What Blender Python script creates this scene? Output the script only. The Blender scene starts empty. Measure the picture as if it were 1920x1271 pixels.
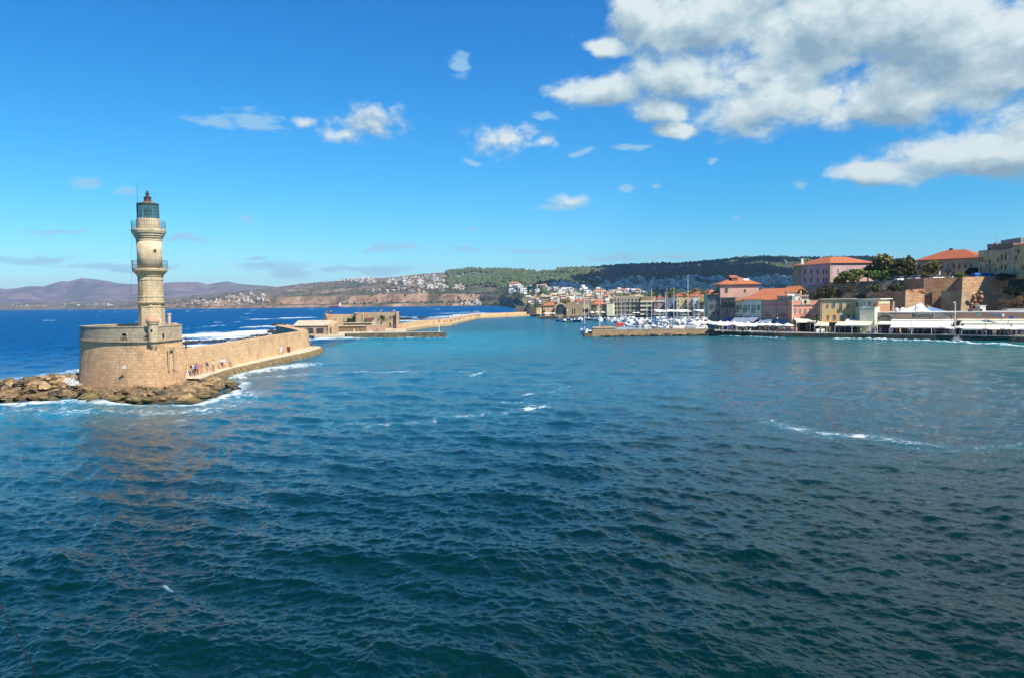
import bpy, bmesh, math, random
import numpy as np
from mathutils import Vector, Matrix
R = math.radians; PI = math.pi
random.seed(7); rng = np.random.default_rng(7)
scene = bpy.context.scene
col = scene.collection

# ------------------------------------------------------------------ camera
H = 11.0; F = 1440.0
PITCH = math.atan(69.5/F); ROLL = R(-0.77)
camM = Matrix.Rotation(PI/2-PITCH, 3, 'X') @ Matrix.Rotation(ROLL, 3, 'Z')
cd = bpy.data.cameras.new('camera'); cam = bpy.data.objects.new('camera', cd); col.objects.link(cam)
cam.location = (0, 0, H); cam.rotation_euler = camM.to_euler()
cd.sensor_width = 36; cd.lens = 27; cd.clip_start = 0.1; cd.clip_end = 60000
scene.camera = cam

# ------------------------------------------------------------------ sun, exposure
SUN_EL = R(48); SUN_BETA = R(46)
sd = bpy.data.lights.new('sun', 'SUN'); sun = bpy.data.objects.new('sun', sd); col.objects.link(sun)
sd.energy = 5.0; sd.angle = R(0.5); sd.color = (1.0, 0.93, 0.82)
S = Vector((math.cos(SUN_EL)*math.cos(SUN_BETA), -math.cos(SUN_EL)*math.sin(SUN_BETA), math.sin(SUN_EL)))
sun.rotation_euler = S.to_track_quat('Z', 'Y').to_euler(); sun.location = S*300
vs = scene.view_settings
vs.view_transform = 'Standard'; vs.look = 'None'; vs.exposure = 0.72; vs.gamma = 1.0; vs.use_curve_mapping = False
cy = scene.cycles
cy.use_denoising = True; cy.max_bounces = 5; cy.diffuse_bounces = 2; cy.glossy_bounces = 3
cy.transmission_bounces = 4; cy.transparent_max_bounces = 8; cy.volume_bounces = 0
cy.sample_clamp_indirect = 3.0; cy.sample_clamp_direct = 12.0; cy.use_adaptive_sampling = True
cy.adaptive_threshold = 0.012; cy.caustics_reflective = False; cy.caustics_refractive = False

# ------------------------------------------------------------------ pixel -> place helpers (used to measure the place once)
def ray(px, py): return camM @ Vector(((px-960)/F, (635.5-py)/F, -1))
def at(px, py, Y):
    d = ray(px, py); return Vector((d.x*Y/d.y, Y, H+d.z*Y/d.y))
def gnd(px, py, z=0.0):
    d = ray(px, py); t = (z-H)/d.z; return Vector((d.x*t, d.y*t, z))
def hor(px): return 566-(px-960)*0.01344
def plane_hit(px, py, p0, n):
    d = ray(px, py); o = Vector((0, 0, H)); t = (p0-o).dot(n)/d.dot(n); return o+d*t

# ------------------------------------------------------------------ sky with clouds (world)
world = bpy.data.worlds.new('World'); scene.world = world; world.use_nodes = True
wt = world.node_tree; wt.nodes.clear()
def N(nt, t, **k):
    n = nt.nodes.new(t)
    for a, b in k.items():
        if a == 'ins':
            for i, v in b.items():
                if hasattr(v, 'is_output') or isinstance(v, bpy.types.NodeSocket): nt.links.new(v, n.inputs[i])
                else: n.inputs[i].default_value = v
        else: setattr(n, a, b)
    return n
def M_(nt, op, a, b=None, c=None, clamp=False):
    n = nt.nodes.new('ShaderNodeMath'); n.operation = op; n.use_clamp = clamp
    for i, v in enumerate((a, b, c)):
        if v is None: continue
        if isinstance(v, bpy.types.NodeSocket): nt.links.new(v, n.inputs[i])
        else: n.inputs[i].default_value = v
    return n.outputs[0]
def VM(nt, op, a, b=None):
    n = nt.nodes.new('ShaderNodeVectorMath'); n.operation = op
    for i, v in enumerate((a, b)):
        if v is None: continue
        if isinstance(v, bpy.types.NodeSocket): nt.links.new(v, n.inputs[i])
        else: n.inputs[i].default_value = v
    return n
def MIX(nt, f, a, b, blend='MIX'):
    n = nt.nodes.new('ShaderNodeMix'); n.data_type = 'RGBA'; n.blend_type = blend
    for i, v in ((0, f), (6, a), (7, b)):
        if isinstance(v, bpy.types.NodeSocket): nt.links.new(v, n.inputs[i])
        else: n.inputs[i].default_value = v if i == 0 else (*v[:3], 1)
    return n.outputs[2]
def SS(nt, v, lo, hi, a=0.0, b=1.0):
    n = nt.nodes.new('ShaderNodeMapRange'); n.interpolation_type = 'SMOOTHSTEP'
    nt.links.new(v, n.inputs[0]); n.inputs[1].default_value = lo; n.inputs[2].default_value = hi
    n.inputs[3].default_value = a; n.inputs[4].default_value = b
    return n.outputs[0]

def azel(px, py):
    d = ray(px, py).normalized(); return math.atan2(d.x, d.y), math.asin(d.z)
# cumulus: (px, py, half width px, half height px)
CUM = [(1330,40,210,75),(1560,60,300,110),(1800,90,320,140),(1270,150,110,50),(1130,165,85,32),(1430,205,115,52),(1700,190,230,52),
       (1240,205,60,26),(1135,88,48,22),(1900,140,200,50),(1260,248,40,16),(1200,20,70,50),
       (1785,300,200,44),(1905,292,140,50),(1655,322,100,24),
       (690,228,78,40),(640,250,50,18),(572,226,26,12),(945,262,76,32),(1020,266,30,14),
       (1075,376,52,15),(2050,80,300,200),(1640,-100,500,110),(2350,250,300,60),(1750,-420,620,260),(2500,-200,500,300)]
THIN = [(478,222,58,24),(395,226,62,12),(865,122,28,26),(168,345,32,16),(495,232,40,12),(115,435,90,6),(350,455,55,8),(740,467,75,9),(880,471,50,6),(1000,474,70,6),(1150,484,80,7),(60,492,110,9),(230,503,120,9),
        (500,496,70,9),(680,503,130,10),(540,505,60,18),(1095,285,26,8),(1172,358,22,9),(1500,341,20,8),(885,298,20,7),(1380,402,16,5),
        (1020,222,34,12),(237,355,22,12),(465,411,26,8),(480,484,30,6),(1260,486,60,7),(1040,388,50,7),(880,430,10,5),(1340,300,14,6),(1180,272,50,8),(1230,355,12,6)]
def cloud_group(name, L, warp, scale, edge, sy=1.0, extra=0.0, smin=0.35):
    g = bpy.data.node_groups.new(name, 'ShaderNodeTree')
    g.interface.new_socket('P', in_out='INPUT', socket_type='NodeSocketVector')
    g.interface.new_socket('D', in_out='OUTPUT', socket_type='NodeSocketFloat')
    gi = g.nodes.new('NodeGroupInput'); go = g.nodes.new('NodeGroupOutput')
    P = gi.outputs[0]; PS = VM(g, 'MULTIPLY', P, (1.0, sy, 1.0)).outputs[0]
    nz = N(g, 'ShaderNodeTexNoise', ins={'Vector': P, 'Scale': scale*0.45, 'Detail': 2.0, 'Roughness': 0.5})
    w = VM(g, 'SCALE', VM(g, 'SUBTRACT', nz.outputs['Color'], (0.5, 0.5, 0.5)).outputs[0]); w.inputs[3].default_value = warp
    Q = VM(g, 'ADD', P, w.outputs[0]).outputs[0]
    m = None
    for (px, py, a, b) in L:
        az, el = azel(px, py); az2 = azel(px+a, py)[0]; el2 = azel(px, py-b)[1]
        d = VM(g, 'MULTIPLY', VM(g, 'SUBTRACT', Q, (az, el, 0)).outputs[0], (1/abs(az2-az), 1/abs(el2-el), 0)).outputs[0]
        l = VM(g, 'LENGTH', d).outputs['Value']
        m = l if m is None else M_(g, 'SMOOTH_MIN', m, l, smin)
    nf = N(g, 'ShaderNodeTexNoise', ins={'Vector': PS, 'Scale': scale, 'Detail': 9.0, 'Roughness': 0.60, 'Distortion': 0.1})
    nb = M_(g, 'MULTIPLY', M_(g, 'SUBTRACT', nf.outputs['Fac'], 0.5), edge)
    g.links.new(M_(g, 'ADD', M_(g, 'SUBTRACT', 1.0+extra, m), nb), go.inputs[0])
    return g
tc = N(wt, 'ShaderNodeTexCoord'); sx = N(wt, 'ShaderNodeSeparateXYZ', ins={0: tc.outputs['Generated']})
az = M_(wt, 'ARCTAN2', sx.outputs[0], sx.outputs[1]); el = M_(wt, 'ARCSINE', sx.outputs[2])
P = N(wt, 'ShaderNodeCombineXYZ', ins={0: az, 1: el, 2: 0.0}).outputs[0]
sky = N(wt, 'ShaderNodeTexSky', sky_type='NISHITA', sun_disc=False, sun_elevation=SUN_EL, sun_rotation=PI/2+SUN_BETA,
        altitude=0.0, air_density=1.0, dust_density=0.15, ozone_density=3.5)
SKYK = 0.09
EXPG = 2**0.72; KS = SKYK*EXPG
sp3 = N(wt, 'ShaderNodeSeparateColor', ins={0: sky.outputs[0]})
def chan(s, a, g): return M_(wt, 'MULTIPLY', M_(wt, 'POWER', M_(wt, 'MULTIPLY', s, KS), g), a/KS)
skyc = N(wt, 'ShaderNodeCombineColor', ins={0: chan(sp3.outputs[0], 0.50, 2.1), 1: chan(sp3.outputs[1], 0.84, 1.25), 2: chan(sp3.outputs[2], 1.04, 0.9)}).outputs[0]   # polarised, deeper blue
gA = cloud_group('cumulus', CUM[:15]+CUM[-5:], 0.035, 15.0, 2.35, 1.45, 0.24); gC = cloud_group('small_cumulus', CUM[15:-5], 0.012, 40.0, 2.3, 1.3, 0.05, 0.08); gB = cloud_group('stratus', THIN, 0.03, 38.0, 2.2, 2.6)
def inst(g, p):
    n = N(wt, 'ShaderNodeGroup', node_tree=g); wt.links.new(p, n.inputs[0]); return n.outputs[0]
dBig = inst(gA, P); dSm = inst(gC, P); dA = M_(wt, 'MAXIMUM', dBig, M_(wt, 'MULTIPLY', dSm, 0.62))
dA2 = M_(wt, 'MAXIMUM', inst(gA, VM(wt, 'ADD', P, (0.008, 0.018, 0)).outputs[0]), M_(wt, 'MULTIPLY', inst(gC, VM(wt, 'ADD', P, (0.004, 0.009, 0)).outputs[0]), 0.62))
mA = SS(wt, dA, -0.02, 0.66); 
lit = M_(wt, 'SUBTRACT', dA, dA2)
thick = SS(wt, dBig, 0.3, 1.5)
nl = N(wt, 'ShaderNodeTexNoise', ins={'Vector': P, 'Scale': 6.5, 'Detail': 5.0, 'Roughness': 0.55, 'Distortion': 0.5})
lf = M_(wt, 'ADD', M_(wt, 'ADD', M_(wt, 'MULTIPLY', lit, 1.0), M_(wt, 'MULTIPLY', thick, -0.46)), M_(wt, 'MULTIPLY', nl.outputs['Fac'], 1.35), clamp=True)
KC = 1.464/(2**0.72)/SKYK*1.06
cramp = N(wt, 'ShaderNodeValToRGB', ins={0: lf}); e = cramp.color_ramp.elements
e[0].position = 0.05; e[0].color = (0.18, 0.27, 0.335, 1); e[1].position = 0.95; e[1].color = (0.50, 0.56, 0.56, 1)
m2 = cramp.color_ramp.elements.new(0.55); m2.color = (0.33, 0.42, 0.455, 1)
ck = VM(wt, 'SCALE', cramp.outputs[0]); ck.inputs[3].default_value = KC
c1 = MIX(wt, M_(wt, 'MULTIPLY', mA, 0.97), skyc, ck.outputs[0])
dB = inst(gB, P); mB = M_(wt, 'MULTIPLY', SS(wt, dB, -0.1, 0.7), 0.68)
c2 = MIX(wt, mB, c1, (0.25*KC, 0.42*KC, 0.54*KC))
bg = N(wt, 'ShaderNodeBackground', ins={0: c2, 1: SKYK}); wo = N(wt, 'ShaderNodeOutputWorld', ins={0: bg.outputs[0]})
world.cycles.sampling_method = 'MANUAL'; world.cycles.sample_map_resolution = 512

# ------------------------------------------------------------------ materials
MATS = {}
def mat(name, c, rough=0.8, var=0.12, scale=2.0, c2=None, bump=0.0, bscale=None, metal=0.0, spec=0.3, wet=None):
    if name in MATS: return MATS[name]
    m = bpy.data.materials.new(name); m.use_nodes = True; nt = m.node_tree; b = nt.nodes['Principled BSDF']
    g = N(nt, 'ShaderNodeNewGeometry')
    n1 = N(nt, 'ShaderNodeTexNoise', ins={'Vector': g.outputs['Position'], 'Scale': scale, 'Detail': 5.0, 'Roughness': 0.6})
    cc = c2 if c2 else tuple(max(0, x*(1-2.2*var)) for x in c)
    hi = tuple(min(1, x*(1+var)) for x in c)
    f = SS(nt, n1.outputs['Fac'], 0.36, 0.64)
    base_ = MIX(nt, f, cc, hi if not c2 else c)
    if wet is not None:
        zc = N(nt, 'ShaderNodeSeparateXYZ', ins={0: g.outputs['Position']}).outputs[2]
        wf = SS(nt, M_(nt, 'ADD', zc, M_(nt, 'MULTIPLY', n1.outputs['Fac'], -0.9)), -0.45, wet-0.45, 0.85, 0.0)
        base_ = MIX(nt, wf, base_, (0.035, 0.030, 0.014)); nt.links.new(SS(nt, wf, 0, 1, rough, 0.3), b.inputs['Roughness'])
    nt.links.new(base_, b.inputs['Base Color'])
    if wet is None: b.inputs['Roughness'].default_value = rough
    b.inputs['Metallic'].default_value = metal
    b.inputs['Specular IOR Level'].default_value = spec
    if bump:
        n2 = N(nt, 'ShaderNodeTexNoise', ins={'Vector': g.outputs['Position'], 'Scale': bscale or scale*3, 'Detail': 6.0})
        bp = N(nt, 'ShaderNodeBump', ins={'Height': n2.outputs['Fac'], 'Strength': bump, 'Distance': 0.15})
        nt.links.new(bp.outputs[0], b.inputs['Normal'])
    MATS[name] = m; return m
def stone(name, c1, c2, mortar, bw=0.7, bh=0.33, stain=(0.2, 0.15, 0.1), st=0.4, sscale=0.35, bump=0.6, msize=0.02):
    """ashlar: brick pattern on the UV (metres), with worn stains"""
    if name in MATS: return MATS[name]
    m = bpy.data.materials.new(name); m.use_nodes = True; nt = m.node_tree; b = nt.nodes['Principled BSDF']
    uv = N(nt, 'ShaderNodeUVMap'); g = N(nt, 'ShaderNodeNewGeometry')
    wn = N(nt, 'ShaderNodeTexNoise', ins={'Vector': uv.outputs[0], 'Scale': 1.3, 'Detail': 3.0})
    w = VM(nt, 'SCALE', VM(nt, 'SUBTRACT', wn.outputs['Color'], (.5, .5, .5)).outputs[0]); w.inputs[3].default_value = 0.16
    q = VM(nt, 'ADD', uv.outputs[0], w.outputs[0]).outputs[0]
    br = N(nt, 'ShaderNodeTexBrick', ins={'Vector': q, 'Color1': (*c1, 1), 'Color2': (*c2, 1), 'Mortar': (*mortar, 1), 'Scale': 1.0,
           'Mortar Size': msize, 'Mortar Smooth': 0.3, 'Bias': 0.0, 'Brick Width': bw, 'Row Height': bh})
    n1 = N(nt, 'ShaderNodeTexNoise', ins={'Vector': g.outputs['Position'], 'Scale': sscale, 'Detail': 8.0, 'Roughness': 0.65})
    n3 = N(nt, 'ShaderNodeTexNoise', ins={'Vector': g.outputs['Position'], 'Scale': 5.0, 'Detail': 5.0, 'Roughness': 0.7})
    cst = MIX(nt, M_(nt, 'MULTIPLY', SS(nt, n1.outputs['Fac'], 0.45, 0.7), st), br.outputs[0], stain)
    f3 = SS(nt, n3.outputs['Fac'], 0.3, 0.7, 0.72, 1.15)
    cc = N(nt, 'ShaderNodeCombineXYZ', ins={0: f3, 1: f3, 2: f3}).outputs[0]
    nt.links.new(MIX(nt, 1.0, cst, cc, 'MULTIPLY'), b.inputs['Base Color'])
    hh = M_(nt, 'ADD', M_(nt, 'MULTIPLY', br.outputs['Fac'], -0.7), M_(nt, 'MULTIPLY', n3.outputs['Fac'], 0.9))
    bp = N(nt, 'ShaderNodeBump', ins={'Height': hh, 'Strength': bump, 'Distance': 0.08}); nt.links.new(bp.outputs[0], b.inputs['Normal'])
    b.inputs['Roughness'].default_value = 0.9; b.inputs['Specular IOR Level'].default_value = 0.15
    MATS[name] = m; return m
def tiles(name, c1, c2):
    if name in MATS: return MATS[name]
    m = bpy.data.materials.new(name); m.use_nodes = True; nt = m.node_tree; b = nt.nodes['Principled BSDF']
    uv = N(nt, 'ShaderNodeUVMap')
    br = N(nt, 'ShaderNodeTexBrick', ins={'Vector': uv.outputs[0], 'Color1': (*c1, 1), 'Color2': (*c2, 1), 'Mortar': (c2[0]*.5, c2[1]*.5, c2[2]*.5, 1), 'Scale': 1.0,
           'Mortar Size': 0.02, 'Brick Width': 0.25, 'Row Height': 0.4})
    n1 = N(nt, 'ShaderNodeTexNoise', ins={'Vector': uv.outputs[0], 'Scale': 0.8, 'Detail': 6.0, 'Roughness': 0.7})
    nt.links.new(MIX(nt, SS(nt, n1.outputs['Fac'], 0.4, 0.75, 0, 0.5), br.outputs[0], (c1[0]*.55, c1[1]*.6, c1[2]*.7)), b.inputs['Base Color'])
    wv = N(nt, 'ShaderNodeTexWave', ins={'Vector': uv.outputs[0], 'Scale': 1.3}); wv.bands_direction = 'X'
    bp = N(nt, 'ShaderNodeBump', ins={'Height': wv.outputs['Fac'], 'Strength': 0.5, 'Distance': 0.05}); nt.links.new(bp.outputs[0], b.inputs['Normal'])
    b.inputs['Roughness'].default_value = 0.85; b.inputs['Specular IOR Level'].default_value = 0.2
    MATS[name] = m; return m
def glassy(name, c, rough=0.15):
    if name in MATS: return MATS[name]
    m = bpy.data.materials.new(name); m.use_nodes = True; b = m.node_tree.nodes['Principled BSDF']
    g = N(m.node_tree, 'ShaderNodeNewGeometry'); n1 = N(m.node_tree, 'ShaderNodeTexNoise', ins={'Vector': g.outputs['Position'], 'Scale': 0.7})
    m.node_tree.links.new(MIX(m.node_tree, n1.outputs['Fac'], tuple(x*.6 for x in c), tuple(x*1.4 for x in c)), b.inputs['Base Color'])
    b.inputs['Roughness'].default_value = rough; MATS[name] = m; return m
def attrmat(name, attr, rough=0.9, scale=0.5, amt=0.3, bump=0.0, trans=0.0, bdist=0.2):
    """colour from a mesh colour attribute, broken up with noise"""
    if name in MATS: return MATS[name]
    m = bpy.data.materials.new(name); m.use_nodes = True; nt = m.node_tree; b = nt.nodes['Principled BSDF']
    a = N(nt, 'ShaderNodeAttribute', attribute_name=attr); g = N(nt, 'ShaderNodeNewGeometry')
    n1 = N(nt, 'ShaderNodeTexNoise', ins={'Vector': g.outputs['Position'], 'Scale': scale, 'Detail': 7.0, 'Roughness': 0.68})
    f = SS(nt, n1.outputs['Fac'], 0.3, 0.7, 1-amt, 1+amt); cc = N(nt, 'ShaderNodeCombineXYZ', ins={0: f, 1: f, 2: f}).outputs[0]
    nt.links.new(MIX(nt, 1.0, a.outputs['Color'], cc, 'MULTIPLY'), b.inputs['Base Color'])
    b.inputs['Roughness'].default_value = rough; b.inputs['Specular IOR Level'].default_value = 0.15
    if bump:
        bp = N(nt, 'ShaderNodeBump', ins={'Height': n1.outputs['Fac'], 'Strength': bump, 'Distance': bdist}); nt.links.new(bp.outputs[0], b.inputs['Normal'])
    MATS[name] = m; return m

# ------------------------------------------------------------------ mesh builder
class MB:
    def __init__(s): s.v = []; s.f = []; s.m = []; s.uv = {}
    def add(s, vs, fs, mi=0):
        o = len(s.v); s.v += [tuple(v) for v in vs]
        for f in fs: s.f.append(tuple(i+o for i in f)); s.m.append(mi)
        return o
    def box(s, x0, y0, z0, x1, y1, z1, mi=0, rz=0, c=(0, 0, 0)):
        vs = [(x, y, z) for z in (z0, z1) for x, y in ((x0, y0), (x1, y0), (x1, y1), (x0, y1))]
        cr, sr = math.cos(rz), math.sin(rz)
        vs = [(c[0]+x*cr-y*sr, c[1]+x*sr+y*cr, c[2]+z) for x, y, z in vs]
        s.add(vs, [(0, 3, 2, 1), (4, 5, 6, 7), (0, 1, 5, 4), (1, 2, 6, 5), (2, 3, 7, 6), (3, 0, 4, 7)], mi)
    def prism(s, poly, z0, z1, mi=0, top=None, topmi=None):
        """poly counter-clockwise; z1 may be a list; top = other outline for a battered wall"""
        n = len(poly); top = top or poly
        zz = z1 if isinstance(z1, (list, tuple)) else [z1]*n
        zb = z0 if isinstance(z0, (list, tuple)) else [z0]*n
        vs = [(p[0], p[1], zb[i]) for i, p in enumerate(poly)]+[(p[0], p[1], zz[i]) for i, p in enumerate(top)]
        s.add(vs, [(i, (i+1) % n, n+(i+1) % n, n+i) for i in range(n)], mi)
        s.add(vs, [tuple(range(n-1, -1, -1))], mi); s.add(vs, [tuple(range(n, 2*n))], mi if topmi is None else topmi)
    def lathe(s, prof, n=24, c=(0, 0, 0), mi=0, ph=0.0, cap=True):
        vs = []
        for r, z in prof:
            for i in range(n):
                a = ph+2*PI*i/n; vs.append((c[0]+r*math.cos(a), c[1]+r*math.sin(a), c[2]+z))
        fs = [(k*n+i, k*n+(i+1) % n, (k+1)*n+(i+1) % n, (k+1)*n+i) for k in range(len(prof)-1) for i in range(n)]
        if cap: fs += [tuple(range(n-1, -1, -1)), tuple((len(prof)-1)*n+i for i in range(n))]
        s.add(vs, fs, mi)
    def tube(s, pts, rad, n=6, mi=0, cap=True):
        pts = [Vector(p) for p in pts]; vs = []
        rad = rad if isinstance(rad, (list, tuple)) else [rad]*len(pts)
        for k, p in enumerate(pts):
            d = (pts[min(k+1, len(pts)-1)]-pts[max(k-1, 0)]).normalized()
            u = d.cross(Vector((0, 0, 1))); u = u.normalized() if u.length > 1e-3 else Vector((1, 0, 0)); w = d.cross(u)
            for i in range(n):
                a = 2*PI*i/n; vs.append(p+(u*math.cos(a)+w*math.sin(a))*rad[k])
        fs = [(k*n+i, k*n+(i+1) % n, (k+1)*n+(i+1) % n, (k+1)*n+i) for k in range(len(pts)-1) for i in range(n)]
        if cap: fs += [tuple(range(n-1, -1, -1)), tuple((len(pts)-1)*n+i for i in range(n))]
        s.add(vs, fs, mi)
    def blob(s, c, r, seed=0, sub=2, jit=0.25, mi=0, fl=None):
        bm = bmesh.new(); bmesh.ops.create_icosphere(bm, subdivisions=sub, radius=1)
        rr = random.Random(seed); ks = [(Vector((rr.gauss(0, 1), rr.gauss(0, 1), rr.gauss(0, 1))).normalized(), rr.uniform(0.50, 0.92)) for _ in range(13)]
        vs = []
        for v in bm.verts:
            d = v.co.normalized(); k = 1.0
            for q, h in ks:                       # cut by random planes: angular boulder
                t = d.dot(q)
                if t > 0.2: k = min(k, h/t)
            k *= 1+rr.uniform(-jit, jit)*0.25
            z = d.z*k*r[2]
            if fl is not None: z = max(z, fl)
            vs.append((c[0]+d.x*k*r[0], c[1]+d.y*k*r[1], c[2]+z))
        s.add(vs, [tuple(l.index for l in f.verts) for f in bm.faces], mi); bm.free()
    def mesh(s, name, mats, off=(0, 0, 0), smooth=False):
        me = bpy.data.meshes.new(name)
        me.from_pydata([(v[0]-off[0], v[1]-off[1], v[2]-off[2]) for v in s.v], [], s.f)
        for m in (mats if isinstance(mats, (list, tuple)) else [mats]): me.materials.append(m)
        me.polygons.foreach_set('material_index', s.m)
        if smooth: me.polygons.foreach_set('use_smooth', [True]*len(s.f))
        uvl = me.uv_layers.new(name='UVMap'); me.update()
        for p in me.polygons:
            n = p.normal
            if abs(n.z) < 0.75:
                t = Vector((-n.y, n.x, 0)).normalized(); sl = math.sqrt(max(1e-6, 1-n.z*n.z))
                for li in p.loop_indices:
                    co = s.v[me.loops[li].vertex_index]; uvl.data[li].uv = (co[0]*t.x+co[1]*t.y, co[2]/sl)
            elif abs(n.z) < 0.985:
                t = Vector((-n.y, n.x, 0)).normalized()
                for li in p.loop_indices:
                    co = s.v[me.loops[li].vertex_index]; uvl.data[li].uv = (co[0]*t.x+co[1]*t.y, co[0]*n.x+co[1]*n.y)
            else:
                for li in p.loop_indices:
                    co = s.v[me.loops[li].vertex_index]; uvl.data[li].uv = (co[0], co[1])
        return me
    def build(s, name, mats, parent=None, smooth=False, **tags):
        off = tuple(parent['_o']) if parent is not None and '_o' in parent else (0, 0, 0)
        me = s.mesh(name, mats, off, smooth)
        o = bpy.data.objects.new(name, me); col.objects.link(o)
        if parent is not None: o.parent = parent; o['_o'] = off
        for k, v in tags.items(): o[k] = v
        return o
def empty(name, loc, label=None, category=None, group=None, rz=0):
    o = bpy.data.objects.new(name, None); col.objects.link(o); o.location = loc; o.rotation_euler = (0, 0, rz)
    o.empty_display_size = 0.5; o['_o'] = tuple(loc)
    if label: o['label'] = label
    if category: o['category'] = category
    if group: o['group'] = group
    return o
def tag(o, label, category, group=None):
    o['label'] = label; o['category'] = category
    if group: o['group'] = group
    return o
def dup(root, loc=None, rz=None, sc=None, label=None, group=None, mats=None):
    def cp(o, par):
        c = o.copy(); col.objects.link(c)
        if par is not None: c.parent = par
        for ch in o.children: cp(ch, c)
        return c
    c = cp(root, None)
    if loc is not None: c.location = loc
    if rz is not None: c.rotation_euler = (0, 0, rz)
    if sc is not None: c.scale = sc if isinstance(sc, (tuple, list)) else (sc,)*3
    if label: c['label'] = label
    if group: c['group'] = group
    return c
ORD = ['leftmost', 'second', 'third', 'fourth', 'fifth', 'sixth', 'seventh', 'eighth', 'ninth', 'tenth', 'eleventh', 'twelfth', 'thirteenth',
       'fourteenth', 'fifteenth', 'sixteenth', 'seventeenth', 'eighteenth', 'nineteenth', 'twentieth', 'twenty-first', 'twenty-second',
       'twenty-third', 'twenty-fourth', 'twenty-fifth', 'twenty-sixth', 'twenty-seventh', 'twenty-eighth', 'twenty-ninth', 'thirtieth',
       'thirty-first', 'thirty-second', 'thirty-third', 'thirty-fourth', 'thirty-fifth', 'thirty-sixth', 'thirty-seventh', 'thirty-eighth', 'thirty-ninth', 'fortieth',
       'forty-first', 'forty-second', 'forty-third', 'forty-fourth', 'forty-fifth', 'forty-sixth', 'forty-seventh', 'forty-eighth', 'forty-ninth', 'fiftieth']
def fromleft(i): return ORD[i] if i == 0 else ORD[i]+' from the left'
# ------------------------------------------------------------------ numpy noise
def vnoise(x, y, seed=0):
    xi = np.floor(x).astype(np.int64); yi = np.floor(y).astype(np.int64); fx = x-xi; fy = y-yi
    fx = fx*fx*(3-2*fx); fy = fy*fy*(3-2*fy)
    def h(a, b):
        n = (a*374761393+b*668265263+seed*1442695041) & 0x7fffffff
        n = ((n ^ (n >> 13))*1274126177) & 0x7fffffff
        return ((n ^ (n >> 16)) & 0xffff)/65535.0
    return (h(xi, yi)*(1-fx)+h(xi+1, yi)*fx)*(1-fy)+(h(xi, yi+1)*(1-fx)+h(xi+1, yi+1)*fx)*fy
def fbm(x, y, o=5, seed=0):
    s = 0; a = 0.5; t = 0
    for k in range(o):
        s = s+a*vnoise(x*2**k, y*2**k, seed+k); t += a; a *= 0.5
    return s/t
def sstep(x, a, b): t = np.clip((x-a)/(b-a), 0, 1); return t*t*(3-2*t)
def grid_mesh(name, X, Y, Z, mats, smooth=True, colors=None, **tags):
    n, m = X.shape; me = bpy.data.meshes.new(name)
    co = np.stack([X, Y, Z], -1).reshape(-1, 3).astype(np.float32)
    idx = np.arange(n*m).reshape(n, m)
    q = np.stack([idx[:-1, :-1], idx[:-1, 1:], idx[1:, 1:], idx[1:, :-1]], -1).reshape(-1, 4)
    me.vertices.add(len(co)); me.vertices.foreach_set('co', co.ravel())
    me.loops.add(q.size); me.loops.foreach_set('vertex_index', q.ravel().astype(np.int32))
    me.polygons.add(len(q)); me.polygons.foreach_set('loop_start', np.arange(0, q.size, 4, dtype=np.int32)); me.polygons.foreach_set('loop_total', np.full(len(q), 4, np.int32))
    me.update(calc_edges=True)
    if smooth: me.polygons.foreach_set('use_smooth', np.ones(len(q), bool))
    for k, c in (colors or {}).items():
        if c.ndim == 3:
            at_ = me.attributes.new(k, 'FLOAT_COLOR', 'POINT'); cc = np.concatenate([c.reshape(-1, 3), np.ones((n*m, 1))], 1).astype(np.float32); at_.data.foreach_set('color', cc.ravel())
        else:
            at_ = me.attributes.new(k, 'FLOAT', 'POINT'); at_.data.foreach_set('value', c.reshape(-1).astype(np.float32))
    me.materials.append(mats); me.update()
    o = bpy.data.objects.new(name, me); col.objects.link(o)
    for k, v in tags.items(): o[k] = v
    return o

# ------------------------------------------------------------------ water
WQ = 1.2
ths = [np.linspace(-41, 41, int(1250*WQ))]
th = np.concatenate([np.linspace(-180, -42, 40), ths[0], np.linspace(42, 180, 40)])*PI/180
rs = [0.5, 3, 6, 9, 11.5]
r = 13.0
while r < 30000:
    rs.append(r); dr = r*r/8448*(0.9/WQ); r += min(max(dr, 0.03), r*0.12, 1.0 if r < 265 else 1e9)
rs = np.array(rs)
TH, RR = np.meshgrid(th, rs)
WX = np.sin(TH)*RR; WY = np.cos(TH)*RR
dth = np.abs(np.gradient(th))[None, :]; drr = np.gradient(rs)[:, None]
SP = np.maximum(RR*dth, drr*0.8); SPS = np.maximum(RR*dth, np.minimum(RR*RR/8448*0.62, np.where(RR < 262, 2.2, 1e9)))
WZ = np.zeros_like(WX); DX = np.zeros_like(WX); DY = np.zeros_like(WX)
shelter = 0.62+0.38*sstep(-WX, 46, 60)*sstep(WY, 60, 120)
shelter = shelter*(1-0.45*sstep(WY, 90, 260)*(1-sstep(-WX, 46, 60)))
wr = random.Random(3)
gust = 0.7+0.6*fbm(WX*0.03+7, WY*0.03+3, 3, 5)
for i in range(112):
    lam = 0.20*(11/0.20)**(i/111); main = R(248) if i % 3 else R(200)
    a = main+wr.gauss(0, 0.42); k = 2*PI/lam; kx, ky = math.cos(a)*k, math.sin(a)*k
    stp = 0.055 if lam < 1.2 else (0.036 if lam < 4 else 0.023)
    w = sstep(lam/SPS, 1.6, 3.0)
    ph = kx*WX+ky*WY+wr.uniform(0, 6.28)
    A = stp/k*w*gust
    s_, c_ = np.sin(ph), np.cos(ph)
    WZ += A*c_; DX -= 0.85*A*s_*math.cos(a); DY -= 0.85*A*s_*math.sin(a)
WZ *= shelter; DX *= shelter; DY *= shelter
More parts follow.
